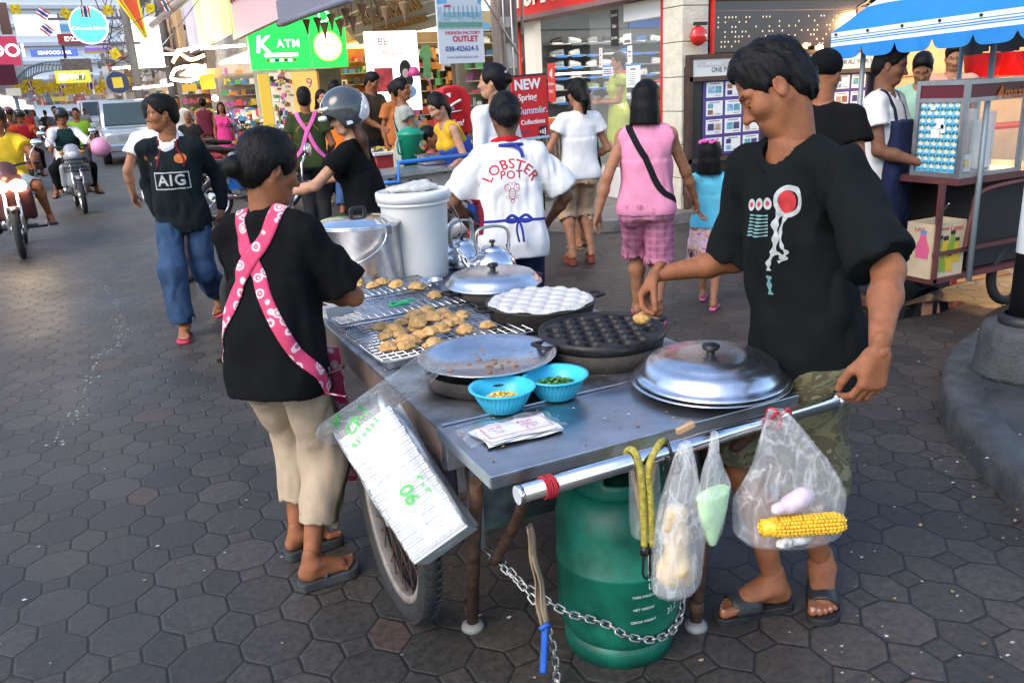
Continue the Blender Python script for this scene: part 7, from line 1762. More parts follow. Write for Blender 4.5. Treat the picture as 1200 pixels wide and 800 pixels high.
def street_post():
 p = on_z(1200, 447, .12); x, y = p[0]+.10, p[1]+.10
 t = empty('street_post', (x, y, .118), 0, 'black and white painted post in a round concrete base at the corner', 'post'); bm = B(); lathe(bm, [(0,0),(.205,0),(.20,.02),(.185,.20),(.178,.235),(.165,.25),(.10,.255),(0,.255)], seg=40); obj('base', bm, M_DKERB, t)
 bm = B(); lathe(bm, [(.11,.25),(.115,.275),(.10,.295),(.09,.30)], seg=28); cyl(bm, (0,0,.25), (0,0,2.9), .072, 24); obj('shaft', bm, mat('post_black', (.012,.012,.012), .5, var=.3), t)
 bm = B(); lathe(bm, [(.0732,.60),(.0742,.602),(.0742,.985),(.0732,.987)], seg=28); obj('white_band', bm, mat('post_white', (.62,.64,.64), .5, var=.08), t)
 s, M = sheet_sign('post_plate', (x-.078, y-.01, 1.30), (-.35,-.93,0), ZP, .10, .34, mat('paper_white'), 'white paper plate tied on the corner post', 'plate'); flat(s, 'print', M, [(0,.10-.05*k,.07,.008,0) for k in range(5)], [mat('ink_grey')])
# ---------------------------------------------------------------- pavement stalls, signs and people in the middle distance
def mid_stalls():
 t = empty('utility_pole', (4.86, 10.0, .0), 0, 'weathered grey wooden utility pole with papers stapled on it', 'utility pole'); bm = B(); box(bm, (0,0,2.8), (.27,.24,5.6), bev=.02); obj('shaft', bm, WOODP, t)
 for q, (x, z, w, h) in enumerate(((.02,1.95,.14,.30),(-.03,2.35,.16,.12),(.04,1.55,.10,.16))): bm = B(); box(bm, (x,-.123,z), (w,.004,h)); obj('paper', bm, mat('aged_paper', (.45,.43,.38), .8, var=.2), t)
 bm = B(); cyl(bm, (-.62,-.35,2.9), (.1,-.14,1.98), .016, 8); cyl(bm, (.03,-.15,0), (.03,-.15,4), .014, 8); cyl(bm, (-.08,-.15,1.3), (-.08,-.15,3.6), .012, 8); cyl(bm, (.16,-.16,2.2), (.24,-.18,3.5), .018, 8); obj('conduit', bm, ALUF, t)
 WS = mat('paper_white'); BLUEI = mat('ink_blue'); REDI = mat('ink_red')
 s, M = sheet_sign('hanging_sign', on_y(540, 34, 9.7)+A3([.0,0,.10]), (1,.05,0), (0,0,1), .60, .98, mat('sign_pale', (.55,.58,.62), .5), 'pale hanging outlet sign with a photo and phone number on the pole', 'sign', [('FASHION FACTORY', .02,-.145,.052,0,{'bold':.006,'shear':.1}), ('OUTLET', .05,-.215,.088,0,{'bold':.03,'space':1.05}), ('038-425624-5', 0,-.325,.078,1,{'bold':.012}), ('www.balihaiplaza.com', 0,-.415,.048,2,{})], .03, mats=[mat('sign_crimson', (.45,.015,.04), .5), mat('sign_navy', (.02,.05,.25), .5), mat('sign_grey', (.30,.34,.38), .5)])
 flat(s, 'photo', M, [(0,.33,.58,.30,0),(0,.02,.58,.24,2),(0,-.055,.58,.06,3),(.02,.13,.50,.09,1),(.03,.06,.50,.05,4),(.04,.20,.40,.05,1)]+[(-.20+.06*k,.095,.012,.12,5) for k in range(8)]+[(-.16,.155,.08,.02,6)], [mat('photo_blue', (.13,.33,.55), .5, var=.25, vscale=6), mat('photo_build', (.48,.55,.60), .5), mat('photo_plaza', (.30,.42,.48), .5, var=.3, vscale=25), mat('photo_lawn', (.12,.26,.20), .5), mat('photo_teal', (.18,.36,.45), .5), mat('photo_shade', (.16,.25,.32), .5), REDI])
 c = on_y(622, 126, 8.9); s, M = sheet_sign('standing_sign', c, (.97,.10,.03), (.06,0,1), .48, .74, mat('sign_red', (.55,.012,.02), .4), 'red standing sign reading NEW Spring Summer Collections', 'sign', [('NEW', -.03,.255,.155,0,{'bold':.035}), ('Spring', -.04,.115,.105,0,{'bold':.02}), ('Summer.', .03,-.035,.115,1,{'bold':.02}), ('Collections', .02,-.165,.075,0,{'bold':.02})], .035, mats=[mat('sign_white', (.78,.76,.74), .5), mat('sign_lilac', (.55,.50,.70), .5)])
 flat(s, 'trim', M, [(0,.36,.48,.02,0),(.15,-.28,.11,.11,0),(0,-.352,.48,.03,1),(-.10,-.27,.12,.012,4)]+[(.115+.033*k,-.288,.018,.03+.022*k,2) for k in range(3)]+[(.13,-.01,.03,.03,3)], [BLKP, mat('wave_blue', (.35,.52,.65), .5), MATS['sign_white'], mat('sign_leaf', (.25,.5,.1), .5), mat('sign_navy')])
 bm = B();
 for x in (-.15,.15): cyl(bm, V3(c)+Vector((x,.03,-.3)), (c[0]+x,c[1]+.05,.12), .016, 8)
 obj('leg', bm, BLKP, s)
 x, y = 4.14, 10.15; t = empty('pay_phone', (x, y, .115), 0, 'red domed pay phone with a white cord on a dark stand', 'pay phone'); RD = mat('phone_red', (.55,.015,.02), .35)
 bm = B(); prism(bm, [(-.21,0),(.21,0),(.22,.44)]+[(math.cos(a)*.22,.44+math.sin(a)*.16) for a in np.linspace(.2,PI-.2,9)]+[(-.22,.44)], (0,-.1,.92), XP, ZP, YP, .24); o = obj('hood', bm, RD, t); bevel(o, .02, 3)
 bm = B(); box(bm, (-.06,-.12,1.36), (.20,.03,.25)); box(bm, (-.02,-.12,1.08), (.24,.03,.26)); obj('panel', bm, mat('phone_dark_red', (.40,.01,.015), .3), t); bm = B(); box(bm, (.02,0,.46), (.26,.16,.92)); obj('stand', bm, BLKP, t)
 bm = B(); tube(bm, smoothpath([(-.15,-.15,.98),(-.16,-.16,1.12),(-.10,-.16,1.26),(.06,-.15,1.34)], 6), .014, 8); tube(bm, [(-.16,-.15,1.19),(.06,-.15,1.21)], .009, 6); obj('cord', bm, WHITEP, t); bm = B(); text_on(bm, 'Fun!', (-.01,-.142,1.06), XP, ZP, .10, 0, .003, bold=.02, shear=.3); text_on(bm, 'THB', (-.08,-.142,1.24), XP, ZP, .05, 0, .003); prism(bm, [(-.05,0),(.02,.012),(.012,-.05)], (-.09,-.142,1.42), XP, ZP, (0,-1,0), .003); obj('marks', bm, [MATS['sign_white']], t)
 p = on_z(462, 204, .93); q = on_z(575, 190, .93); u = V3(q-p); u.z = 0; u.normalize(); v = Vector((-u.y,u.x,0)); a = V3(p)
 t = empty('vendor_cart', (0,0,0), 0, 'small steel vendor cart with blue rail and spoked wheel behind the bucket', 'food cart'); M = Matrix((u, v, ZP)).transposed().to_4x4(); M.translation = (a.x, a.y, 0); t.matrix_world = M
 bm = B(); box(bm, (.38,.27,.915), (1.02,.56,.03)); obj('top', bm, STEEL, t); bm = B(); box(bm, (.45,.30,.66), (.80,.46,.46)); obj('body', bm, mat('cart_cream', (.52,.50,.42), .6, var=.1), t)
 bm = B(); box(bm, (.28,.066,.76), (.34,.006,.20)); sg = obj('menu_panel', bm, mat('menu_pink', (.62,.50,.48), .6), t); bm = B()
 for k in range(4): box(bm, (.28,.0625,.83-.045*k), (.28-.03*(k%2),.004,.016), mi=k % 2)
 text_on(bm, 'ROTI 20.-', (.28,.060,.845), XP, ZP, .05, 2, .003); obj('lettering', bm, [mat('menu_red', (.5,.08,.12), .6), mat('menu_blue', (.1,.12,.4), .6), mat('ink_black')], sg)
 bm = B(); tube(bm, [(-.12,-.02,.87),(.02,-.03,.86),(.03,-.03,1.02),(.95,-.03,1.02)], .020, 10); obj('rail', bm, mat('blue_pipe', (.02,.16,.55), .4), t)
 for yy in (.0,):
  w = B(); tube(w, [(.62+math.cos(b)*.26,.02,.29+math.sin(b)*.26) for b in np.linspace(0,2*PI,41)[:-1]], .026, 10, closed=True); wo = obj('wheel', w, RUBBER, t); w = B()
  for b in np.linspace(0,2*PI,25)[:-1]: cyl(w, (.62,.02,.29), (.62+math.cos(b)*.25,.02,.29+math.sin(b)*.25), .003, 5)
  obj('spokes', w, CHROME, wo)
 for x in (.0,.84):
  for y in (.08,.5): bm = B(); cyl(bm, (x,y,.0), (x,y,.90), .018, 8); obj('leg', bm, STEEL, t)
 def on(px, py, z): return on_z(px, py, z)
 p = on(484, 190, .932); k = empty('green_bucket', p, .3, 'green plastic ice bucket with lid on the vendor cart', 'bucket'); GP = mat('bucket_green', (.008,.24,.14), .35); bm = B(); lathe(bm, [(0,0),(.105,0),(.125,.25),(.13,.255),(.13,.27)], seg=36); obj('body', bm, GP, k); bm = B(); lathe(bm, [(.135,.26),(.137,.285),(.10,.295),(.095,.315),(.03,.32),(.03,.335),(0,.337)], seg=36); obj('lid', bm, GP, k)
 bm = B(); tube(bm, smoothpath([(-.12,0,.22),(-.165,0,.20),(-.16,0,.10),(-.115,0,.09)], 5), .010, 8); obj('handle', bm, GP, k); M2 = plane_mat((.05,-.117,.16), (1,.42,0), ZP); flat(k, 'sticker', M2, [(0,0,.13,.09,0,'o'),(-.03,.012,.05,.05,1),(.03,-.015,.05,.04,2)], [mat('sticker_yellow', (.65,.5,.05), .5), mat('sticker_blue', (.1,.35,.6), .5), mat('sticker_red', (.6,.05,.05), .5)], .004)
 p = on(514, 192, .932); bm = B();
 for s, (x, y, w_, h_) in enumerate(((0,0,.34,.22),)):
  box(bm, (0,0,.012), (.30,.18,.012));
  for (cx, cy, sx, sy) in ((0,.10,.34,.012),(0,-.10,.34,.012),(.16,0,.012,.2),(-.16,0,.012,.2)): box(bm, (cx,cy,.05), (sx,sy,.08))
  box(bm, (0,0,.092), (.38,.24,.006))
 tag(obj('steel_tray', bm, ALU, None, p), 'deep stainless steel tray beside the green bucket', 'tray')
 p = on(527, 187, .932); k = empty('water_bottle', (p[0]+.05,p[1]+.12,.932), 0, 'clear plastic drink bottle with a red label on the vendor cart', 'bottle'); bm = B(); lathe(bm, [(0,0),(.04,0),(.042,.03),(.040,.12),(.042,.15),(.03,.21),(.014,.24),(.014,.26)], seg=22); obj('bottle', bm, mat('clear_pet', (.75,.76,.74), .15, alpha=.45), k); bm = B(); lathe(bm, [(.0425,.06),(.043,.062),(.043,.12),(.0425,.122)], seg=22); obj('label', bm, mat('label_red', (.55,.04,.04), .5), k); bm = B(); cyl(bm, (0,0,.258), (0,0,.285), .016, 14); obj('cap', bm, WHITEP, k)
 bm = B(); box(bm, (0,0,.40), (1.6,.6,.80)); t = empty('goods_stall', (3.95, 11.2, .0), .25, 'low stall counter covered with sunglasses, lighters and trinkets', 'stall'); obj('counter', bm, mat('stall_red', (.42,.04,.04), .6, var=.2), t); bm = B(); box(bm, (0,0,.82), (1.7,.66,.03)); obj('top', bm, WHITEP, t)
 clutter((3.95,11.2,.84), (1.6,.58,.05), 260, 'trinkets heaped on the low red stall counter', 'trinkets', .05)
 t = empty('desk_lamp', (4.3, 11.3, .84), 0, 'pink desk lamp on a jointed arm above the goods stall', 'lamp'); b0 = A3([4.3,11.3,.84]); h = at_d(485, 84, 11.2)-b0; e = at_d(503, 95, 11.4)-b0; bm = B(); tube(bm, [(0,0,0), tuple(e*.9+A3([.06,0,-.3])), tuple(e), tuple(h)], .016, 8); obj('arm', bm, mat('lamp_pink', (.55,.14,.16), .4), t); bm = B(); lathe(bm, [(.02,.06),(.05,.05),(.10,-.06),(.095,-.06),(.03,.03)], tuple(h), 24); obj('shade', bm, mat('shade_pink', (.50,.06,.20), .4), t)
 s, M = sheet_sign('light_box', on_y(462, 84, 13.3), (1,0,0), ZP, .86, 1.22, lit('poster_light', (1.,.96,.88), .62), 'tall glowing advertising light box with a drawn girl', 'light box', [('BE', -.15,.45,.16,0,{}), ('Beauty', .0,.28,.12,0,{})], .08, mats=[mat('poster_pink', (.7,.25,.25), .5)])
 flat(s, 'picture', M, [(-.18,-.12,.30,.36,0),(.19,.02,.20,.30,1,'o'),(.19,-.14,.24,.24,1,'o'),(.185,-.03,.11,.14,2,'o'),(.18,-.32,.34,.22,3,'o'),(.2,-.26,.10,.10,4)], [mat('poster_red', (.62,.08,.08), .5, var=.5, vscale=12), mat('poster_black', (.03,.03,.03), .5), mat('poster_skin', (.75,.55,.45), .5), mat('poster_sky', (.25,.45,.72), .5), mat('sticker_yellow')])
def clutter(c, size, n, label, cat, s=.05, cols=None, name=None, rows=False):
 """loose small goods nobody could count: boxes and cans of many colours in one heap"""
 cols = cols or [(.6,.08,.06),(.65,.5,.08),(.08,.25,.5),(.1,.35,.12),(.7,.68,.62),(.05,.05,.05),(.6,.25,.06),(.5,.12,.35)]
 M_ = [mat('goods_%02d%02d%02d' % tuple(int(q*99) for q in k), k, .5) for k in cols]; bm = B()
 for i in range(n):
  p = [c[k]+size[k]*rnd.uniform(-.5,.5) for k in range(3)]; d = [s*rnd.uniform(.35,1.2) for _ in range(3)]
  p[2] = max(c[2]-size[2]/2+d[2]/2, p[2]); rz = rnd.uniform(0,3)
  if rows:
   zl = math.floor((p[2]-c[2]+size[2]/2)/(s*1.9)); p[2] = c[2]-size[2]/2+zl*s*1.9+d[2]/2; d[1] = min(d[1], size[1]*.6); rz = rnd.uniform(-.08,.08)
  box(bm, p, d, rz=rz, mi=(rnd.randint(0, len(M_)) if not rows else int(abs(zl*5+int(p[0]*1.7)+rnd.randint(0, 3))) % len(M_)))
 if rows:
  for k in range(int(size[2]/(s*1.9))+1): box(bm, (c[0],c[1],c[2]-size[2]/2+k*s*1.9-.012), (size[0],size[1],.02), mi=len(M_))
  M_.append(mat('shelf_board', (.42,.38,.30), .6))
 tag(obj(name or cat.replace(' ', '_'), bm, M_), label, cat, None, 'stuff')
def bgp(label, px, py, d, face, top, bot, hair='short', sex='m', h=.018, z0=0., kind='tee', sleeve=.5, frac=1.9, skin='brown', shoes=None, **k):
 p = at_d(px, py, d); H = min(1.80, max(.9, (p[2]-z0)*1.0)); z = p[2]-H
 if z0 and abs(z-z0) < .25: z = z0
 P = Person(label, (p[0], p[1]), face, H, sex, k.pop('build', 1.), h=h, hh=h*.6, skin=skin, z=z if abs(z) > .03 else 0., detail=False, **k)
 c = top if not isinstance(top, tuple) else cloth('cloth_%02d%02d%02d' % tuple(int(q*99) for q in top), top)
 b = bot if not isinstance(bot, tuple) else cloth('cloth_%02d%02d%02d' % tuple(int(q*99) for q in bot), bot)
 if kind == 'dress': P.dress(c, length=.55*P.f, sleeve=sleeve, sleeveless=sleeve <= 0)
 else:
  P.top(c, 'shirt', hem=.08, sleeve=max(sleeve, .1), sleeveless=sleeve <= 0, off=.016)
  if kind == 'skirt': P.skirt(b)
  else: P.bottom(b, 'trousers', frac, flare=.025)
 if hair: P.hair(hair, HAIRG if hair == 'grey' else None) if hair != 'grey' else P.hair('crop', HAIRG)
 P.footwear(shoes or 'flip', BLACKP, BLACKP)
 return P
def mid_people():
 GR = cloth('army_green', (.035,.050,.018)); OR = cloth('orange_cotton', (.70,.16,.02)); PKS = cloth('hot_pink', (.75,.14,.40))
 P = bgp('man in green tee with crossed pink apron straps, back turned', 355, 105, 9.4, (.3,1), GR, (.02,.02,.022), h=.014, lh=(-.16,.2,.95), rh=(.2,.2,.95))
 S, X, Y = P.sp, P.X, P.Y; g = lambda x, z, b=.17: P.pel+S*z+X*x-Y*b
 P.strap('apron_strap', 'shirt', [P.pel+S*.52-X*.09, g(-.08,.47,.1), g(.0,.34), g(.09,.17), g(.17,.04,.1)], .045, PKS, lift=.006); P.strap('apron_strap', 'shirt', [P.pel+S*.52+X*.09, g(.08,.47,.1), g(.0,.34), g(-.09,.17), g(-.17,.04,.1)], .045, PKS, lift=.010)
 bm = text_verts('CIVILIAN BATTALION', .034, arc=.13, sub=.02); P.print_on('print', 'shirt', bm, P.pel+S*.42-Y*.3, X, S, mat('print_ochre', (.36,.22,.04), .8)); bm = B(); cyl(bm, (0,0,0), (0,0,.001), .04, 20); P.print_on('print', 'shirt', bm, P.pel+S*.30-Y*.3, X, S, mat('print_ochre'))
 bgp('man in orange tee beyond the helmeted woman', 392, 97, 11., (.6,.8), OR, (.05,.09,.2), build=1.1)
 bgp('long haired girl facing the camera beside the orange tee man', 376, 107, 12.4, (.1,-1), (.5,.3,.25), (.03,.03,.05), 'long', 'f', skin='light')
 bgp('man in dark olive shirt and glasses looking down at the stall', 432, 86, 11.4, (.5,-.85), (.055,.045,.028), (.03,.03,.03), head=(20,26,0), lh=(.02,.36,1.02), rh=(.2,.36,1.02), z0=.1)
 bgp('person in yellow and green vest bending at the light box', 414, 100, 12.6, (.8,.3), (.30,.28,.06), (.04,.04,.06), lean=26, sleeve=0, head=(0,20,0))
 P = bgp('woman in long grey dress walking past with a black shoulder bag', 470, 94, 9.3, (.95,-.2), cloth('sage_grey', (.34,.35,.30)), (.02,.02,.02), 'bun', 'f', h=.014, kind='dress', sleeve=.25, rh=(.12,.34,1.06), lh=(-.12,.36,1.06), lf=(-.07,.18,.02,0), rf=(.07,-.2,.03,0), head=(-30,0,0));
 b = P.at+P.Rz @ A3([.21,.0,.86]); t = sdf_obj('shoulder_bag', [(ell((0,0,0),(.10,.07,.12)),0)], (-.2,-.2,-.2), (.2,.2,.2), .02, BLACKC, loc=b); tag(t, 'black shoulder bag at the hip of the grey dress woman', 'bag')
 P.strap('bag_strap', 'dress', [P.pel+P.sp*.03+P.X*.20, P.pel+P.sp*.25+P.X*.12-P.Y*.14, P.pel+P.sp*.47-P.X*.06-P.Y*.1, P.pel+P.sp*.52-P.X*.08], .03, BLACKC)
 bgp('woman in dark brown and orange top behind the grey dress woman', 461, 97, 11.2, (.2,-1), (.42,.14,.04), (.03,.03,.03), 'bun', 'f', head=(20,20,0), z0=.1)
 YE = cloth('mustard_cotton', (.62,.36,.03)); P = bgp('woman in mustard vest and blue wrap leaning towards the vendor cart', 541, 103, 7.5, (-1,-.05), YE, cloth('royal_blue', (.03,.07,.33)), 'pony', 'f', h=.013, lean=24, sleeve=0, skin='light', head=(15,16,0), kind='skirt', rh=(.20,.34,.90), lh=(-.20,.34,.88))
 P.garment('wrap', [loft(P.pel, P.sp, P.X, [(-.02,.18,.13,0),(.16,.155,.115,0),(.30,.155,.12,0)], 2.2)], cloth('royal_blue'), off=.026, fold=.006)
 bgp('small child with dark hair behind the red counter', 502, 152, 8., (.9,-.3), (.4,.1,.1), (.05,.05,.1), 'crop', 'f', headscale=1.2)
 P = bgp('woman in white blouse with a silver hair clip, seen from behind', 577, 79, 6.2, (-.35,.9), WHITEC, NAVY, 'bun', 'f', h=.013, skin='light', sleeve=1.6, head=(35,0,0))
 P.headpiece('hair_clip', [(cap((-.03,-.105,.055),(.035,-.105,.07),.016,.016,((0,1,0),.7)),0)], mat('clip_silver', (.25,.25,.35), .3, .5, var=.6, vscale=90))
 bgp('shop lady in lime green dress standing in the shoe shop doorway', 724, 63, 11., (-1,.25), cloth('lime_cotton', (.36,.42,.07)), (.3,.3,.1), 'bun', 'f', h=.014, kind='dress', sleeve=.25, z0=.30, rh=(.02,.24,1.05), lh=(-.02,.26,1.02), skin='tan')
 P = bgp('person in black cap seen past the cook, facing the stall', 968, 64, 4.6, (.9,.4), BLACKC, (.03,.03,.035), None, h=.014, skin='brown', head=(0,8,0));
 P.headpiece('cap', [(ell((0,-.012,.045),(.090,.108,.088)),0),(ell((0,.08,.045),(.065,.075,.012)),0)], BLACKC, subs=[ell((0,.04,-.06),(.09,.11,.085))])
 P = bgp('stall keeper in white tee and navy apron under the awning', 1042, 56, 5.3, (.35,-.9), WHITEC, (.05,.05,.07), h=.012, skin='dark', head=(10,14,0), rh=(.16,.30,1.0), lh=(-.24,.26,.98))
 P.garment('apron', [loft(P.pel, P.sp, P.X, [(-.45,.21,.05,.12),(.05,.19,.05,.125),(.30,.13,.045,.12),(.36,.12,.04,.115)], 3.)], NAVY, off=.012, fold=.006); P.strap('apron_strap', 'shirt', [P.pel+P.sp*.33-P.X*.09+P.Y*.14, P.pel+P.sp*.46-P.X*.09+P.Y*.1, P.pel+P.sp*.52-P.X*.08], .03, NAVY); P.strap('apron_strap', 'shirt', [P.pel+P.sp*.33+P.X*.09+P.Y*.14, P.pel+P.sp*.46+P.X*.09+P.Y*.1, P.pel+P.sp*.52+P.X*.08], .03, NAVY)
 bgp('man in pale green shirt bowing his head behind the stall', 1084, 61, 7., (-.7,-.5), cloth('mint_cotton', (.30,.48,.36)), (.04,.04,.05), head=(0,34,0), lean=8, skin='tan')
 bgp('person in salmon shirt by the red rack behind the stall', 1119, 53, 8.2, (-.6,-.6), (.55,.28,.20), (.05,.04,.05), 'short', 'm', skin='tan', head=(0,20,0))
# ---------------------------------------------------------------- traffic and the street running away to the left
HEADL = lit('headlight_glow', (1., .78, .50), 22.); INDIC = lit('indicator_glow', (1., .45, .10), 5.)
def motorbike(label, at, face, col, basket=False, lights=True, group=None, h=.02, lean=0.):
 face = nrm((*face, 0)); rz = math.atan2(-face[0], face[1])
 t = empty('motorbike', (at[0], at[1], 0), rz, label, 'motorbike', group); t.rotation_euler = (0, math.radians(lean), rz)
 PA = mat('bike_paint_%02d%02d%02d' % tuple(int(q*99) for q in col), col, .28, coat=.5, var=.08)
 for y, n in ((.62,'front_wheel'),(-.62,'rear_wheel')):
  w = B(); tube(w, [(0,y+math.cos(a)*.245,.285+math.sin(a)*.245) for a in np.linspace(0,2*PI,33)[:-1]], .040, 10, closed=True); wo = obj(n, w, RUBBER, t)
  w = B(); lathe(w, [(.205,-.02),(.215,-.03),(.215,.03),(.205,.02),(.205,-.02)], (0,y,.285), 32, axis=(1,0,0)); cyl(w, (-.05,y,.285), (.05,y,.285), .045, 14)
  for k in range(5): a = 2*PI*k/5; cyl(w, (0,y,.285), (0,y+math.cos(a)*.21,.285+math.sin(a)*.21), .014, 6)
  obj('rim', w, ALU, wo)
 f = Field((-.30,-1.0,.15), (.30,.75,1.2), h)
 for p in (cap((0,.40,.86),(0,.30,.48),.10,.12,((1,0,0),1.25)), cap((0,.28,.45),(0,-.10,.36),.09,.09,((1,0,0),1.2)), cap((0,-.10,.46),(0,-.50,.64),.11,.12), cap((0,-.5,.66),(0,-.88,.76),.11,.06), cap((-.17,.38,.72),(-.18,.26,.44),.05,.05), cap((.17,.38,.72),(.18,.26,.44),.05,.05), cap((0,.42,.90),(0,.36,.98),.10,.09,((1,0,0),1.3))): f.add(p, 0, .05)
 f.sub(cap((-.3,.05,.80),(.3,.05,.80),.20,.20)); V, F, L = f.mesh(2); obj('body', mesh_np('body', V, F), PA, t)
 f = Field((-.15,.25,.3), (.15,1.0,.7), h); f.add(loft((0,.62,.42),(0,0,1),(1,0,0),[(.0,.06,.20,0),(.14,.07,.16,0),(.17,.05,.10,0)]), 0, .02); f.sub(cap((-.2,.62,.285),(.2,.62,.285),.29,.29)); V, F, L = f.mesh(1)
 if len(F): obj('mudguard', mesh_np('mudguard', V, F), PA, t)
 o = sdf_obj('seat', [(cap((0,-.02,.72),(0,-.45,.76),.085,.105,((0,0,1),.6)),0),(cap((0,-.4,.77),(0,-.72,.80),.10,.085,((0,0,1),.6)),0)], (-.2,-.9,.6), (.2,.2,.95), h, mat('vinyl_black', (.018,.018,.018), .45), t, .04)
 bm = B()
 for x in (-.075,.075): cyl(bm, (x,.62,.285), (x*.8,.44,.80), .022, 10)
 obj('fork', bm, CHROME, t); bm = B(); tube(bm, smoothpath([(-.34,.22,1.02),(-.20,.34,1.03),(0,.38,1.0),(.20,.34,1.03),(.34,.22,1.02)], 5), .013, 8); cyl(bm, (-.34,.22,1.02), (-.22,.30,1.03), .020, 10); cyl(bm, (.34,.22,1.02), (.22,.30,1.03), .020, 10); obj('handlebar', bm, BLACKP, t)
 for x in (-.24,.24):
  bm = B(); tube(bm, [(x,.30,1.03),(x*1.25,.32,1.16),(x*1.45,.30,1.22)], .007, 6); obj('mirror_stem', bm, CHROME, t); bm = B(); sphere(bm, (x*1.52,.29,1.245), .062, 0, 16, (1,.25,.72)); obj('mirror', bm, CHROME, t)
 for x in ((-.09,.09) if lights == 2 else (0,)):
  bm = B(); sphere(bm, (x,.50,.90 if lights != 2 else .80), .09 if lights else .075, 0, 16, (1,.45,.75)); lights and x >= 0 and lamp('headlight_lamp', 'POINT', (x,.72,.86), 3.5, (1,.70,.38), .09, parent=t); obj('headlight', bm, HEADL if lights else mat('lens', (.6,.62,.62), .15, coat=.5), t)
 for x in (-.15,.15): bm = B(); sphere(bm, (x,.45,.94), .032, 0, 10, (1.2,.6,.8)); obj('indicator', bm, INDIC if lights and x > 0 else mat('amber_lens', (.6,.22,.02), .2), t)
 bm = B(); cyl(bm, (.14,-.15,.30), (.16,-.80,.40), .035, 12, r2=.048); cyl(bm, (.0,.1,.26), (.14,-.15,.30), .02, 8); obj('exhaust', bm, CHROME, t); bm = B(); box(bm, (0,.02,.30), (.40,.14,.03)); cyl(bm, (0,-.1,.28), (0,.2,.34), .10, 12); cyl(bm, (-.3,.0,.27), (.3,.0,.27), .014, 8); obj('engine', bm, mat('engine_grey', (.10,.10,.10), .5, .6), t)
 bm = B(); sphere(bm, (0,-.92,.72), .05, 0, 12, (1.5,.5,.8)); obj('tail_light', bm, mat('red_lens', (.45,.01,.01), .2, coat=.4), t)
 if basket:
  bm = B()
  for k in range(9): x = -.16+.04*k; cyl(bm, (x,.52,.66), (x*1.15,.52,.84), .004, 5); cyl(bm, (x,.78,.66), (x*1.15,.80,.84), .004, 5)
  for z in (.66,.72,.78,.84): tube(bm, [(-.17,.52,z),(.17,.52,z),(.17,.79,z),(-.17,.79,z)], .006, 6, closed=True)
  obj('basket', bm, BLACKP, t)
 return t
def rider(label, at, face, shirt, trousers, H=1.66, helmet=(.02,.02,.022), sleeve=.5, frac=1.8, skin='brown', build=1.05, bare=False, sex='m', seat=.80, visor=True, **k):
 f = nrm((*face, 0)); back = A3([at[0], at[1]])-A3(f[:2])*.28
 P = Person(label, back, face, H, sex, build, lean=6, pelvis=(0,0,seat), lh=(-.29,.52,1.02), rh=(.29,.52,1.02), lel=(-1,-.5,-.5), rel=(1,-.5,-.5), lf=k.pop('lf', (-.20,.34,.26,12)), rf=k.pop('rf', (.20,.34,.26,-12)), lkn=(-.35,1,.3), rkn=(.35,1,.3), h=.017, hh=.010, skin=skin, detail=False, lhand=dict(curl=(55,60,40)), rhand=dict(curl=(55,60,40)), **k)
 P.top(shirt, 'shirt', hem=.06, sleeve=sleeve, off=.018, fold=.01); P.bottom(trousers, 'trousers', frac, flare=.025); P.footwear('flip', BLACKP, BLACKP)
 if helmet is not None: helmet_on(P, helmet)
 else: P.hair('short')
 return P
def helmet_on(P, col, rim=None, h=None, visor=True, k=1.):
 E_ = ell
 def ell_(c, r): return E_(c, A3(r)*k)
 HM = mat('helmet_%02d%02d%02d' % tuple(int(q*99) for q in col), col, .18, coat=.7, var=.05); WH = mat('helmet_white', (.72,.73,.74), .25, coat=.4)
 pr = [(ell_((0,-.015,.045), (.118,.138,.122)),0),(ell_((0,-.02,-.01), (.112,.122,.10)),0)]
 o = P.headpiece('helmet', pr, [HM, WH], subs=[ell((0,.13,-.045),(.098,.12,.088)), cap((0,-.01,-.20),(0,0,-.06),.085,.085)], cuts=[((0,0,-.085),(0,-.25,-1))], k=.02, h=h)
 P.headpiece('helmet_rim', [(cap((0,.055,.085),(0,.040,.03),.02,.02),0)] if rim is None else [(ell_((0,-.034,.028),(.121,.132,.128)),0)], WH if rim else HM, subs=([ell_((0,.012,.055),(.135,.155,.148))] if rim else []), cuts=[((0,0,-.09),(0,-.25,-1))] if rim else [], k=.01, h=h)
 if visor:
  bm = B()
  def fn(u, v): a = (u-.5)*2.5; e = .05+v*.95; return (math.sin(a)*.121*math.cos(e-.45)*1.02, -.015+math.cos(a)*.144*math.cos(e-.45), .045+.126*math.sin(e-.05)*1.0-.045)
  grid_surf(bm, fn, 17, 6); M = Matrix(P.Rh.tolist()).to_4x4(); M.translation = V3(P.hc); bmesh.ops.scale(bm, vec=(P.hs,)*3, verts=bm.verts); bmesh.ops.transform(bm, matrix=M, verts=bm.verts); v = obj('visor', bm, mat('smoked_visor', (.02,.02,.022), .08, alpha=.75), P.root); thicken(v, .003)
 return o
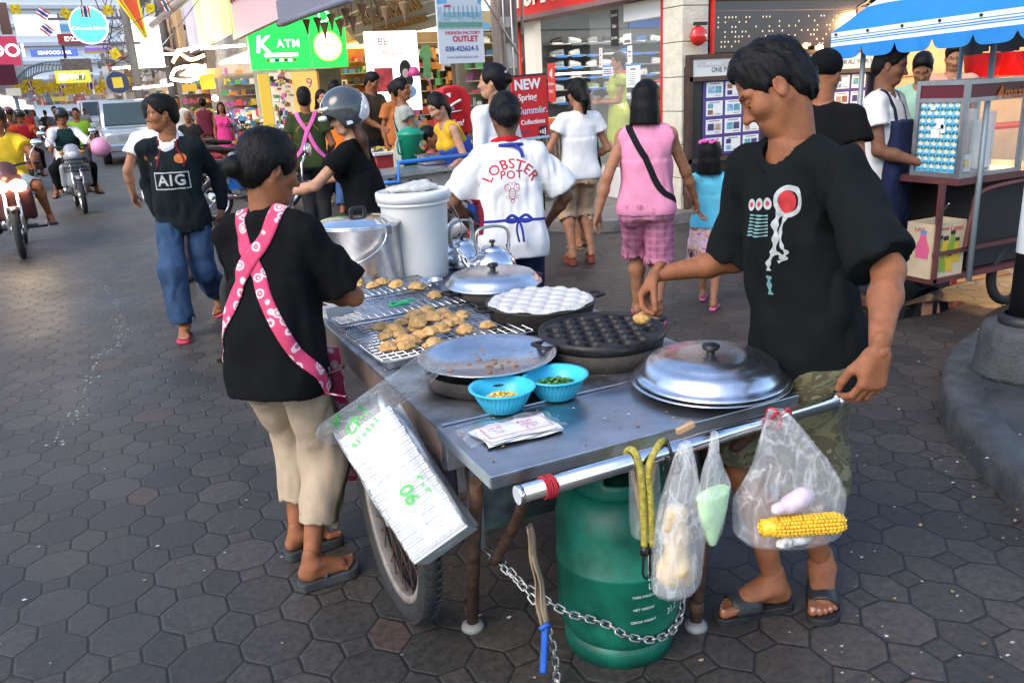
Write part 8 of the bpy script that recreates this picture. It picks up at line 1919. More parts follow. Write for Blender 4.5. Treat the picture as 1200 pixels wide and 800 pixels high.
def helmet_woman():
 at, face = (1.50, 5.20), (-.82, .57)
 motorbike('silver grey motorbike standing behind the stock pot, under the helmeted woman', (1.30, 5.36), (-.80, .60), (.25,.26,.27), lights=0, h=.014)
 P = Person('woman in black V-neck tee and silver helmet sitting on a motorbike', at, face, 1.58, 'f', 1.0, lean=9, pelvis=(0,0,.82), lh=loc(at, face, (.99, 5.28, 1.02)), rh=loc(at, face, (1.30, 5.72, 1.02)), lel=(-1,-.6,-.6), rel=(1,-.6,-.6), lf=(-.20,.30,.10,8), rf=(.20,.34,.26,-8), lkn=(-.3,1,.3), rkn=(.3,1,.3), h=.011, hh=.007, skin='light', head=(40,10,0), detail=False, lhand=dict(curl=(50,55,35)), rhand=dict(curl=(50,55,35)))
 P.top(BLACKC, 'tee', hem=.10, sleeve=.52, off=.015, fold=.008, neck=.072, vneck=.10); P.bottom(cloth('dark_jeans', (.02,.025,.04)), 'jeans', 1.9); P.footwear('flip', BLACKP, BLACKP)
 P.hair('long', HAIRB, length=.30); helmet_on(P, (.055,.062,.066), rim=True, h=.006, k=1.13)
 P.headpiece('helmet_peak', [(cap((-.05,.12,.075),(.05,.12,.075),.022,.022,((0,0,1),.6)),0),(cap((-.04,.15,.02),(.04,.15,.02),.018,.018),0)], mat('helmet_white'), h=.006)
 bm = B(); M = Matrix(P.Rh.tolist()).to_4x4(); M.translation = V3(P.hc); box(bm, (-.113*P.hs,.02,-.045), (.012,.035,.022)); bmesh.ops.transform(bm, matrix=M, verts=bm.verts); obj('sticker', bm, WHITEP, P.root)
def traffic():
 YB = cloth('yellow_cotton', (.70,.46,.03)); DK = (.03,.03,.032)
 g1 = on_z(27, 303, 0); f1 = (.05, -1); c1 = (g1[0]-.02, g1[1]+.62)
 motorbike('dark maroon scooter with lit headlamps ridden by the man in yellow', c1, f1, (.07,.025,.025), lights=2)
 rider('rider in yellow tee and light shorts on the nearest scooter', (c1[0]-.0, c1[1]), f1, YB, cloth('pale_blue_cotton', (.36,.44,.55)), 1.74, frac=1.0, skin='brown', helmet=(.03,.03,.03), lf=(-.34,.22,.30,10), rf=(.22,.34,.26,-10))
 g2 = on_z(99, 250, 0); f2 = (.10, -1); c2 = (g2[0]-.05, g2[1]+.62)
 motorbike('grey underbone motorbike with front basket and lit indicator in mid street', c2, f2, (.30,.31,.32), basket=True, lights=0)
 P = rider('rider in dark vest over white shirt with black helmet in mid street', c2, f2, WHITEC, cloth('black_cotton', (.01,.01,.01)), 1.62, sleeve=1.7, helmet=(.015,.016,.018), lf=(-.30,.20,.24,20), rf=(.30,.20,.24,-20))
 P.garment('vest', [p for p in P.torso() if p[0] == 'loft'], cloth('vest_green', (.012,.035,.03)), off=.034, fold=.005, subs=[(cap(P.pel+P.Y*.20+P.sp*.55*P.f, P.pel+P.Y*.24, .062, .018), 0), (cap(P.neck, P.neck+P.upn*.2, .085, .09), 0)], cuts=[(P.pel-P.sp*.03, -P.sp)])
 p = A3([c2[0]+.46, c2[1]-.25, .98]); bm = B(); sphere(bm, p, .155, 0, 24); tag(obj('ball', bm, mat('pink_ball', (.70,.30,.45), .4)), 'pink ball hanging at the handlebar of the vest rider', 'ball'); bm = B(); cyl(bm, p, p+A3([-.1,.05,.25]), .004, 5); tag(obj('ball_string', bm, BLACKP), 'thin string holding the pink ball', 'string')
 g3 = on_z(58, 222, 0); c3 = (g3[0]-.30, g3[1]+.7); motorbike('brown scooter with bright headlamp behind the yellow rider', c3, (.06,-1), (.10,.06,.05), lights=1); P = rider('rider in red vest and orange tee with dark helmet', c3, (.06,-1), cloth('red_orange_cotton', (.62,.09,.03)), (cloth('black_cotton')), 1.66, helmet=(.05,.05,.055))
 P.garment('vest', [p for p in P.torso() if p[0] == 'loft'], cloth('red_vest', (.42,.02,.03)), off=.034, fold=.005, subs=[(cap(P.neck, P.neck+P.upn*.2, .085, .09), 0)], cuts=[(P.pel-P.sp*.03, -P.sp)])
 rider('passenger in dark helmet sitting behind the red vest rider', (c3[0]-.22, c3[1]+.45), (.06,-1), cloth('brown_cotton', (.10,.06,.05)), cloth('black_cotton'), 1.66, helmet=(.30,.04,.05), seat=.86, sex='f')
 rider('passenger in pink top half hidden behind the vest rider', (c2[0]-.05, c2[1]+.48), f2, cloth('dusty_pink', (.55,.22,.22)), cloth('black_cotton'), 1.52, helmet=None, seat=.84, sex='f')
 bgp('man in lime green tee standing in the street behind the vest rider', 88, 128, 18., (-.2,-1), (.22,.42,.03), (.06,.06,.08), h=.025)
 bgp('man in dark checked shirt walking far up the street', 63, 126, 24., (.1,-1), (.05,.055,.065), (.30,.28,.26), h=.03, lf=(-.08,.15,.03,0), rf=(.08,-.15,.03,0))
 bgp('pedestrian with pale shirt among the distant traffic', 75, 128, 28., (.3,-1), (.45,.42,.40), (.05,.05,.07), h=.03)
 bgp('man in white tee walking behind the jersey man', 176, 118, 7.3, (.35,.9), WHITEC, (.05,.04,.05), h=.013, skin='tan', rh=(.2,-.1,.80), lh=(-.30,.02,.82), build=1.05, lf=(-.05,.2,.03,0), rf=(.09,-.1,.03,0))
 CR = [('red tee',(.5,.05,.04)),('pale blue shirt',(.3,.42,.55)),('black tee',(.02,.02,.02)),('yellow blouse',(.6,.45,.06)),('grey shirt',(.3,.3,.3)),('pink blouse',(.6,.25,.35)),('green tee',(.08,.3,.1)),('white vest',(.6,.6,.58))]
 for k, (px, py, d) in enumerate(((30,129,34),(38,130,40),(52,130,36),(70,129,44),(98,128,38),(107,127,47),(124,126,42),(192,117,30))): bgp('far pedestrian in %s among the distant crowd' % CR[k][0], px, py, d, (rnd.uniform(-.5,.5), rnd.choice([-1,1])), CR[k][1], (.05,.05,.07), sex='mf'[k % 2], hair=('short','long')[k % 2], h=.035)
 bgp('woman in hot pink dress standing by the fruit table', 258, 121, 18.5, (-.1,-1), cloth('hot_pink_dress', (.72,.06,.25)), (.7,.1,.3), 'long', 'f', h=.025, kind='dress', sleeve=0)
 bgp('woman in maroon top with her back turned near the lit shop', 237, 116, 19.5, (.3,1), (.12,.02,.04), (.2,.15,.12), 'bun', 'f', h=.025, sleeve=0)
 bgp('balding man in black shirt sitting low beside the parked motorbikes', 219, 132, 15.5, (-.3,-1), (.02,.02,.02), (.05,.05,.06), 'grey', h=.022)
 bgp('man in white tee standing in the bright shop front', 206, 114, 21., (.2,-1), (.72,.70,.68), (.04,.04,.05), h=.028)
 protos = []
 for i, (px, py, col, lb) in enumerate(((272, 258, (.62,.62,.60), 'white and black motorbike parked nearest, tail towards the camera'), (262, 226, (.45,.04,.06), 'red motorbike parked second in the row by the shops'), (254, 208, (.05,.05,.055), 'black motorbike parked third in the row by the shops'), (248, 195, (.04,.10,.32), 'blue motorbike parked fourth in the row by the shops'), (243, 186, (.30,.31,.32), 'grey motorbike parked farthest in the row by the shops'))):
  g = on_z(px, py, 0); motorbike(lb, (g[0]+.35, g[1]+.3), (.85,.45), col, lights=0, group='motorbikes parked along the shops', h=.022, lean=6)
 g = on_z(247, 190, 0); bm = B(); sphere(bm, (g[0]+.1, g[1]+.2, 1.25), .15, 0, 20, (1,1,.92)); tag(obj('open_helmet', bm, mat('helmet_silver', (.5,.5,.5), .2, .6)), 'silver helmet resting on a parked motorbike', 'helmet')
 g = A3([1.6, 9.2, 0]); t = empty('blue_crate', (on_z(286, 262, 0)[0]+.1, on_z(286, 262, 0)[1]+.6, .42), .2, 'blue plastic crate with bags tied on the parked white motorbike', 'crate'); bm = B()
 for s, c in (((.36,.012,.28),(0,-.15,.14)),((.36,.012,.28),(0,.15,.14)),((.012,.3,.28),(-.18,0,.14)),((.012,.3,.28),(.18,0,.14)),((.36,.3,.012),(0,0,.006))): box(bm, c, s)
 obj('crate_wall', bm, mat('crate_blue', (.02,.14,.45), .5), t); tag(sdf_obj('packed_bag', [(ell((0,0,.36),(.15,.12,.13)),0)], (-.25,-.2,.2), (.25,.2,.55), .02, BAGW, warp=lambda Q: .02*vnoise(Q,(12,12,12),3), loc=t.location), 'milky plastic bag stuffed into the blue crate', 'bag')
 suv('silver pickup facing the camera in the left lane', on_z(147, 192, 0), (.0,-1), (.42,.45,.48)); suv('white van half hidden behind the silver pickup', on_z(112, 168, 0)+A3([.0,6,0]), (0,-1), (.65,.66,.66), 2.0); suv('dark car far up the street behind the riders', on_z(22, 168, 0)+A3([-.3,3,0]), (.05,-1), (.03,.032,.035), 1.7); suv('small white car farther up the street', on_z(72, 160, 0)+A3([.6,8,0]), (0,-1), (.6,.6,.6), 1.5)
def suv(label, g, face, col, Hc=1.78):
 rz = math.atan2(-face[0], face[1]); t = empty('car', (g[0]+.35, g[1]+2.0, 0), rz, label, 'car'); k = Hc/1.78; PA = mat('car_%02d%02d%02d' % tuple(int(q*99) for q in col), col, .25, .4, coat=.6); W = .88
 def shell(st, n):
  bm = B(); r = []
  for y, zb, zt_, w, rr in st:
   q = [bm.verts.new((w*math.copysign(min(1, abs(c_)*1.35), c_), y, (zb+zt_)/2+(zt_-zb)/2*math.copysign(min(1, abs(s_)*1.35), s_))) for c_, s_ in [(math.cos(2*PI*i/20+.16), math.sin(2*PI*i/20+.16)) for i in range(20)]]; r.append(q)
  for a, b in zip(r[:-1], r[1:]):
   for i in range(20): f = bm.faces.new((a[i], a[(i+1)%20], b[(i+1)%20], b[i])); f.smooth = True
  bm.faces.new(r[0][::-1]); bm.faces.new(r[-1]); return bm
 obj('body', shell([(-2.3,.42,.95*k,W*.95,0),(-2.25,.36,1.0*k,W,0),(.6,.34,1.02*k,W,0),(1.9,.36,.98*k,W*.97,0),(2.2,.40,.90*k,W*.90,0),(2.28,.45,.82*k,W*.82,0)], 0), PA, t)
 obj('cabin', shell([(-1.6,.9*k,1.70*k,.74,0),(-1.3,.9*k,1.76*k,.76,0),(.15,.9*k,1.78*k,.76,0),(.35,.9*k,1.72*k,.75,0),(1.0,.9*k,1.02*k,.80,0)], 0), PA, t)
 GL = mat('car_glass', (.05,.075,.09), .12, spec=.45)
 bm = B(); quad(bm, [(-.70,1.0,1.06*k),(.70,1.0,1.06*k),(.63,.42,1.67*k),(-.63,.42,1.67*k)]); o = obj('windscreen', bm, GL, t); thicken(o, .05, 0);
 for x in (-1,1): bm = B(); quad(bm, [(x*.775,-1.2,1.08*k),(x*.80,.7,1.08*k),(x*.765,.25,1.66*k),(x*.765,-1.2,1.66*k)]); o = obj('side_window', bm, GL, t); thicken(o, .02, 0)
 for x in (-1,1): bm = B(); sphere(bm, (x*.64,2.16,.76*k), .17, 0, 16, (1.1,.5,.6)); obj('headlight', bm, mat('lens'), t); bm = B(); box(bm, (x*.97,.75,1.10*k), (.18,.08,.14), bev=.02); obj('door_mirror', bm, PA, t)
 bm = B()
 for q in range(4): box(bm, (0,2.26,.66*k+.05*q), (.82,.05,.022))
 obj('grille', bm, CHROME, t); bm = B(); box(bm, (0,2.24,.46*k), (1.66,.18,.22), bev=.04); obj('bumper', bm, CHROME, t); bm = B(); box(bm, (0,2.345,.46*k), (.42,.012,.13)); obj('number_plate', bm, mat('paper_white'), t)
 for x in (-.78,.78):
  for y in (1.45,-1.45): bm = B(); cyl(bm, (x-.11,y,.36), (x+.11,y,.36), .36, 24); w = obj('wheel', bm, RUBBER, t); bm = B(); cyl(bm, (x-.115,y,.36), (x+.115,y,.36), .20, 18); obj('rim', bm, ALU, w)
def street_shops():
 PK = mat('pink_fascia', (.62,.42,.44), .6, var=.06); r = empty('fascia_sign', (3.5, 17, 0), 0, 'long pale pink shop fascia with dark pink lettering over the stalls', 'sign'); bm = B(); x = 3.5
 a = on_x(275, 38, x); b = on_x(405, -4, x); box(bm, (0,(a[1]+b[1])/2-17,(a[2]+b[2])/2+.80), (.12,a[1]-b[1],1.7)); obj('board', bm, PK, r); bm = B(); text_on(bm, 'TRAVEL T', (-.09,20.1-17,4.05), (0,-1,0), ZP, .85, 0, .04, bold=.02); obj('lettering', bm, mat('dark_pink', (.30,.06,.10), .5), r)
 bm = B(); p0 = on_x(330, 30, 3.3); p1 = on_x(416, 0, 3.3); box(bm, ((3.3),(p0[1]+p1[1])/2,(p0[2]+p1[2])/2+.22), (.10,p0[1]-p1[1],.42)); cyl(bm, (3.25,p0[1],p0[2]+.02), (3.25,p1[1],p1[2]+.02), .05, 14); tag(obj('awning_roll', bm, mat('slate_awning', (.16,.17,.22), .7, var=.1)), 'slate grey rolled awning below the pink fascia', 'awning')
 Y = 22.5; c = (on_y(291, 38, Y)+on_y(407, 77, Y))/2; w = on_y(407, 77, Y)[0]-on_y(291, 60, Y)[0]; hh = on_y(294, 38, Y)[2]-on_y(297, 84, Y)[2]
 GS = lit('sign_green_light', (.02,.62,.08), .75); WL = lit('sign_white_light', (.95,1.,.95), 1.5); s, M = sheet_sign('bank_sign', c+A3([0,0,.03]), XP, ZP, w, hh+.05, GS, 'glowing green bank sign reading K ATM with a round emblem', 'sign', [('K', -.37*w, .10*hh, .60*hh, 0, {'bold':.02,'shear':.15}), ('ATM', -.105*w, .12*hh, .29*hh, 0, {'bold':.006,'space':1.15})], .18, mats=[WL])
 flat(s, 'emblem', M, [(.30*w,.03,.80*hh,.80*hh,0,'o'),(.30*w,.03,.72*hh,.72*hh,1,'o'),(-.19*w,-.16*hh,.34*w,.09*hh,1),(.115*w,0,.012*w,hh,2)]+[(-.33*w+.045*w*k,-.30*hh,.036*w,.07*hh,(3,1,4,1,5,1)[k % 6]) for k in range(7)], [lit('sign_orange_light', (.9,.25,.05), .9), WL, mat('sign_line', (.5,.7,.5), .5), mat('card_gold', (.6,.45,.1), .5), mat('card_blue', (.05,.1,.5), .5), mat('card_red', (.6,.08,.05), .5)])
 bm = B();
 for (x_, y_) in ((-.03,.06),(.05,.02)): prism(bm, [(x_*w,y_*hh),(x_*w+.05*w,y_*hh+.13*hh),(x_*w+.06*w,y_*hh+.02*hh)], (.295*w-.02*w,-.02,.012), XP, YP, ZP, .004); prism(bm, [(x_*w,y_*hh-.02),(x_*w-.05*w,y_*hh+.10*hh),(x_*w-.012*w,y_*hh-.10*hh)], (.295*w-.02*w,-.02,.012), XP, YP, ZP, .004)
 bmesh.ops.transform(bm, matrix=M, verts=bm.verts); obj('leaf_mark', bm, lit('sign_lime_light', (.45,.75,.15), .9), s)
 s2, M2 = sheet_sign('bank_sign', c+A3([.1,.5,hh*.98]), XP, ZP, w, hh*.8, GS, 'upper green bank panel partly hidden above the lit ATM sign', 'sign', [('K', -.22*w, -.1*hh, .5*hh, 0, {'bold':.03}), ('D', .3*w, -.1*hh, .5*hh, 0, {})], .18, mats=[WL])
 t0 = None
 for k, (px, py) in enumerate(((359,26),(372,24),(380,30),(388,20),(398,27),(405,14),(413,23),(424,8),(436,14),(444,4),(452,12),(474,7))):
  p = on_x(px, py, 3.75-.05*(k % 3))
  if t0 is None:
   t0 = empty('hanging_lamp', p, 0, 'small unlit brown cone lamp hung in the row under the canopy', 'lamp', 'cone lamps under the canopy'); bm = B(); lathe(bm, [(.012,.05),(.075,.04),(.07,.02),(.03,-.10),(.012,-.20),(0,-.21)], seg=14); obj('cone', bm, mat('lamp_brown', (.22,.14,.07), .5), t0); bm = B(); cyl(bm, (0,0,.04), (0,0,1.0), .005, 5); obj('flex', bm, BLACKP, t0)
  else: dup(t0, p)
 r = empty('canopy_sign', (5.3, 13, 0), 0, 'pale slatted canopy with raised golden shop letters', 'sign'); bm = B(); A_ = on_x(425, 52, 5.4); Bq = on_x(548, 26, 5.4); ya, yb = A_[1]+.4, Bq[1]-.4; z0, z1 = A_[2], 4.2
 for k in range(9): zz0 = z0+(z1-z0)*k/9; box(bm, (.1-.16*k, (ya+yb)/2-13, zz0+.10), (.03, ya-yb, .20), rot=Matrix.Rotation(-.7,3,'Y'))
 obj('slats', bm, mat('canopy_pale', (.50,.50,.40), .7, var=.08), r); bm = B(); text_on(bm, "MIKE'S  SHOPPING", (-.20,(A_[1]+Bq[1])/2-13+.1,z0+.40), (0,-1,-.0), (-.55,0,1), .40, 0, .05, bold=.03); text_on(bm, "SHOPPING MALL & DEPARTMENT STORE", (-.08,(A_[1]+Bq[1])/2-13-.1,z0+.14), (0,-1,0), (-.55,0,1), .16, 0, .03, bold=.02); obj('lettering', bm, mat('letter_gold', (.30,.17,.03), .4, .3), r)
 for i, (y0, y1, x, lb, wc, gl) in enumerate(((11.95,14.6,6.0,'open shop front stacked with magazines and bright goods',(.30,.26,.18),(1.,.95,.85)),(14.6,19.6,6.0,'shop front with warm shelves beside the light box',(.22,.16,.10),(1.,.85,.6)),(19.6,26,6.7,'amber lit shop front under the bank sign',(.45,.24,.08),(1.,.62,.25)),(26,34,4.4,'bright shop front with hanging clothes',(.5,.45,.4),(1.,.9,.75)),(34,46,4.1,'busy far shop front with striped goods',(.4,.33,.25),(1.,.9,.8)),(46,64,4.0,'distant shop row with lit windows',(.42,.38,.34),(1.,.92,.85)),(64,95,3.9,'farthest shop row along the right of the street',(.45,.42,.40),(1.,.95,.9)))):
  r = empty('shop_building', (x, (y0+y1)/2, 0), 0, lb, 'shop'); L_ = y1-y0; ht = 9+i*.7 if i > 1 else 5.2; WM = mat('shop_wall_%d' % i, wc, .85, var=.2, vscale=2)
  bm = B(); box(bm, (4.3,0,ht/2+1.5), (8.4,L_-.03,ht-3.0+.0)); box(bm, (2.9,0,1.5), (.2,L_-.05,3.0));
  for s in (-1,1): box(bm, (1.5,s*(L_/2-.09),1.5), (2.9,.14,3.0))
  obj('wall', bm, WM, r); bm = B(); box(bm, (1.5,0,2.92), (2.7,L_-.4,.05)); obj('ceiling', bm, lit('ceiling_glow_%d' % i, gl, 1.1), r)
  nW = max(1, int(L_/3.2))
  for k in range(nW):
   for fl in range(2 if ht > 6.5 else 1):
    bm = B(); box(bm, (.08,-L_/2+L_*(k+.5)/nW,4.6+2.7*fl), (.06,1.5,1.35)); w_ = obj('window', bm, mat('upper_glass', (.06,.08,.10), .15), r); bm = B()
    for q in (-.78,0,.78): box(bm, (.03,-L_/2+L_*(k+.5)/nW+q,4.6+2.7*fl), (.08,.06,1.5))
    obj('frame', bm, WHITEP, w_)
  n_ = int(36*L_/4) if i < 5 else 40
  clutter((x+2.0,(y0+y1)/2,1.5), (1.4,L_-.6,2.4), n_*4, 'bright goods filling the '+lb.split(' with ')[0].split(' stacked')[0], 'shop goods', .17 if i < 3 else .3)
  clutter((x+1.45,y1-.42,1.45), (2.6,.38,2.4), 240, 'shelves of packed goods on the inner wall of the '+lb.split(' with ')[0].split(' stacked')[0], 'shelf goods', .11+.03*i, rows=True); clutter((x+.35,(y0+y1)/2,.75), (.6,L_-.8,1.0), n_*2, 'goods on display tables before the '+lb.split(' with ')[0].split(' stacked')[0], 'display goods', .13 if i < 3 else .22)
 for q, (px, py, w_, h_, c_, e, lb) in enumerate(((360,112,.62,1.0,(.85,.38,.10),.55,'orange lit shop panel under the bank sign'),(312,118,.22,1.1,(.75,.50,.06),.3,'narrow yellow post panel left of the orange shop panel'),(332,116,.45,1.1,(.70,.62,.45),.35,'glass cabinet of small goods under the bank sign'),(388,112,.55,1.15,(.10,.085,.05),0.,'dark olive shutter right of the orange shop panel'))):
  s, M = sheet_sign('lit_board', on_y(px, py, 19.2), XP, ZP, w_, h_, lit('panel_%d' % q, c_, e) if e else mat('panel_%d' % q, c_, .7, var=.2), lb, 'panel', (('9', .08, .25, .3, 0, {}),) if q == 0 else (), .08, mats=[mat('panel_violet', (.3,.15,.6), .5)])
  if q == 2: clutter(tuple(on_y(px, py, 19.1)), (.4,.12,1.2), 70, 'small bright goods on the cabinet shelves under the bank sign', 'cabinet goods', .09)
 for k, (px, py, w_, h_, c_) in enumerate(((522,60,.25,.5,(.55,.62,.58)),(500,72,.22,.6,(.2,.45,.2)),(505,20,.4,.35,(.65,.68,.6)),(603,80,.22,.55,(.70,.70,.66)),(588,95,.2,.5,(.5,.2,.2)))):
  bm = B(); prism(bm, [(-.35*w_,-.5*h_),(.35*w_,-.5*h_),(.36*w_,.15*h_),(.52*w_,.05*h_),(.62*w_,.22*h_),(.36*w_,.46*h_),(.12*w_,.5*h_),(0,.44*h_),(-.12*w_,.5*h_),(-.36*w_,.46*h_),(-.62*w_,.22*h_),(-.52*w_,.05*h_),(-.36*w_,.15*h_)], (0,0,0), (.9,-.3,0), ZP, (.3,.9,0), .03); o = obj('hanging_shirt', bm, cloth('hang_%d' % k, c_), None, on_x(px, py, 5.9)); tag(o, ['pale green','leaf green','cream','white','brick red'][k]+' shirt hanging outside the goods shop', 'shirt', None)
 g = on_z(283, 178, 0); p = A3([2.95, 17.5, 0]); t = empty('fruit_table', p, 0, 'wooden table heaped with red and orange fruit by the pink dress woman', 'table'); bm = B(); box(bm, (.3,0,.78), (1.6,.8,.05));
 obj('top', bm, mat('table_wood', (.45,.22,.07), .6), t)
 for sx in (-.4,1.0):
  for sy in (-.3,.3): bm = B(); box(bm, (sx,sy,.38), (.06,.06,.76)); obj('leg', bm, MATS['table_wood'], t)
 clutter((3.25,17.5,.88), (1.4,.7,.16), 90, 'red and orange fruit heaped on the wooden table', 'fruit', .11, [(.6,.05,.03),(.65,.25,.03),(.6,.45,.05)], 'fruit_heap')
 t = empty('plastic_stool', (2.9, 16.6, 0), .2, 'blue plastic stool in front of the fruit table', 'stool'); bm = B(); box(bm, (0,0,.44), (.32,.32,.04), bev=.01); obj('seat', bm, mat('stool_blue', (.03,.2,.45), .4), t)
 for sx in (-1,1):
  for sy in (-1,1): bm = B(); cyl(bm, (sx*.17,sy*.17,0), (sx*.13,sy*.13,.43), .022, 8); obj('leg', bm, MATS['stool_blue'], t)
 WL2 = lit('white_box_light', (1.,.96,.97), .9)
 def proj(name, px0, py0, px1, py1, x, m, label, txt=None, tm=None, sz=.8, dp=.2):
  a, b = on_x(px0, py0, x), on_x(px1, py1, x); y0, y1 = a[1], b[1]; zt_ = a[2]; zb = b[2]
  s = sheet_sign(name, (x, (y0+y1)/2, (zt_+zb)/2), (0,-1,0), ZP, abs(y0-y1), abs(zt_-zb), m, label, 'sign', [(txt, 0, 0, sz, 0, {'bold':.01})] if txt else [], dp, mats=[tm] if tm else ()); return s
 proj('shop_sign', 189, 30, 213, 62, 3.3, mat('sign_tan', (.52,.33,.17), .6), 'tan shop sign with black and pink lettering up the street', 'Fon jain', mat('ink_black'), 1.6)
 proj('shop_sign', 214, 8, 236, 56, 3.3, mat('sign_lavender', (.52,.45,.55), .6), 'plain lavender fascia panel beside the tan sign'); proj('shop_sign', 224, -10, 262, 40, 3.2, lit('sign_pale_green', (.45,.75,.20), .9), 'pale green and white lit sign above the neon', 'D', mat('sign_white'), 1.8)
 s, M = sheet_sign('shop_sign', on_y(172, 50, 31), (.95,.25,0), ZP, .95, 1.55, WL2, 'blank glowing white box sign jutting over the street', 'sign', (), .5)
 bm = B(); p0, p1 = on_x(128, 88, 3.2), on_x(166, 72, 3.2);
 o = B(); box(o, (3.4,42,3.4), (1.2,14,.10), rot=Matrix.Rotation(.35,3,'Y')); bm.free(); tag(obj('street_awning', o, mat('awning_cream', (.58,.45,.38), .7)), 'cream sloping awning far along the right-hand shops', 'awning')
 t = empty('neon_sign', on_y(220, 80, 24), 0, 'dazzling white and orange neon sign over the shop fronts', 'neon sign');
 for k, (pts, c_, e) in enumerate((([(-.45,0,-.25),(-.1,0,-.32),(.2,0,-.25),(.35,0,0),(.1,0,.05),(-.3,0,-.02),(-.45,0,-.25)],(1.,.9,.8),22.),([(-.35,-.05,.15),(-.15,-.05,.35),(.1,-.05,.2),(.45,-.05,.30)],(1.,.55,.15),18.),([(-.1,-.02,-.15),(.05,-.02,-.05),(.3,-.02,-.12),(.2,-.02,-.2),(-.1,-.02,-.15)],(.6,.8,1.),14.),([(-.2,-.02,.42),(.3,-.02,.50),(.6,-.02,.56)],(1.,.95,.85),18.))):
  bm = B(); tube(bm, smoothpath(pts, 6), .035, 8); obj('neon_tube', bm, lit('neon_%d' % k, c_, e), t)
 for k, (px, py, d) in enumerate(((262,57,22),(153,80,30),(172,80,30),(187,66,26),(180,103,26))):
  p = at_d(px, py, d); bm = B(); cyl(bm, (p[0]-.6,p[1]-.25,p[2]), (p[0]+.6,p[1]+.25,p[2]+.08), .03, 8); tag(obj('tube_lamp', bm, lit('street_tube', (1.,.95,.88), 14.)), 'glowing tube lamp under a shop canopy', 'lamp', 'tube lamps under shop canopies')
 bm = B(); sphere(bm, at_d(252, 115, 20), .07, 0, 14); tag(obj('bare_bulb', bm, MATS['warm_bulb']), 'bare warm bulb glowing by the pink dress woman', 'bulb')
 for k, (px, py, w_, h_, c_, lb) in enumerate(((243,96,.34,.34,(.70,.62,.05),'bright yellow paper flag sheet on a stall'),(222,103,.36,.18,(.75,.5,.06),'orange bordered sheet hung over the lit shop'),(250,86,.36,.24,(.55,.25,.1),'tilted poster of red snacks above the stall'),(138,97,.26,.28,(.70,.5,.05),'orange square sign hung over the far shops'),(127,97,.16,.9,(.55,.55,.6),'tall pale banner strip beside the far shops'))): sheet_sign('paper_sheet', at_d(px, py, 20+k), (.95,-.2+.1*k,.05), ZP, w_, h_, mat('sheet_%d' % k, c_, .6), lb, 'sheet', (), .02)
 s, M = sheet_sign('round_sign', at_d(138, 97, 24)+A3([.0,0,0]), XP, ZP, .02, .02, mat('ink_navy', (.02,.04,.12), .4), 'dark round tyre-like sign hung beside the orange square', 'sign'); bm = B(); cyl(bm, (0,0,0), (0,0,.06), .30, 28); cyl(bm, (0,0,.06), (0,0,.07), .12, 20, 1); bmesh.ops.transform(bm, matrix=M, verts=bm.verts); obj('disc', bm, [MATS['ink_navy'], WHITEP], s)
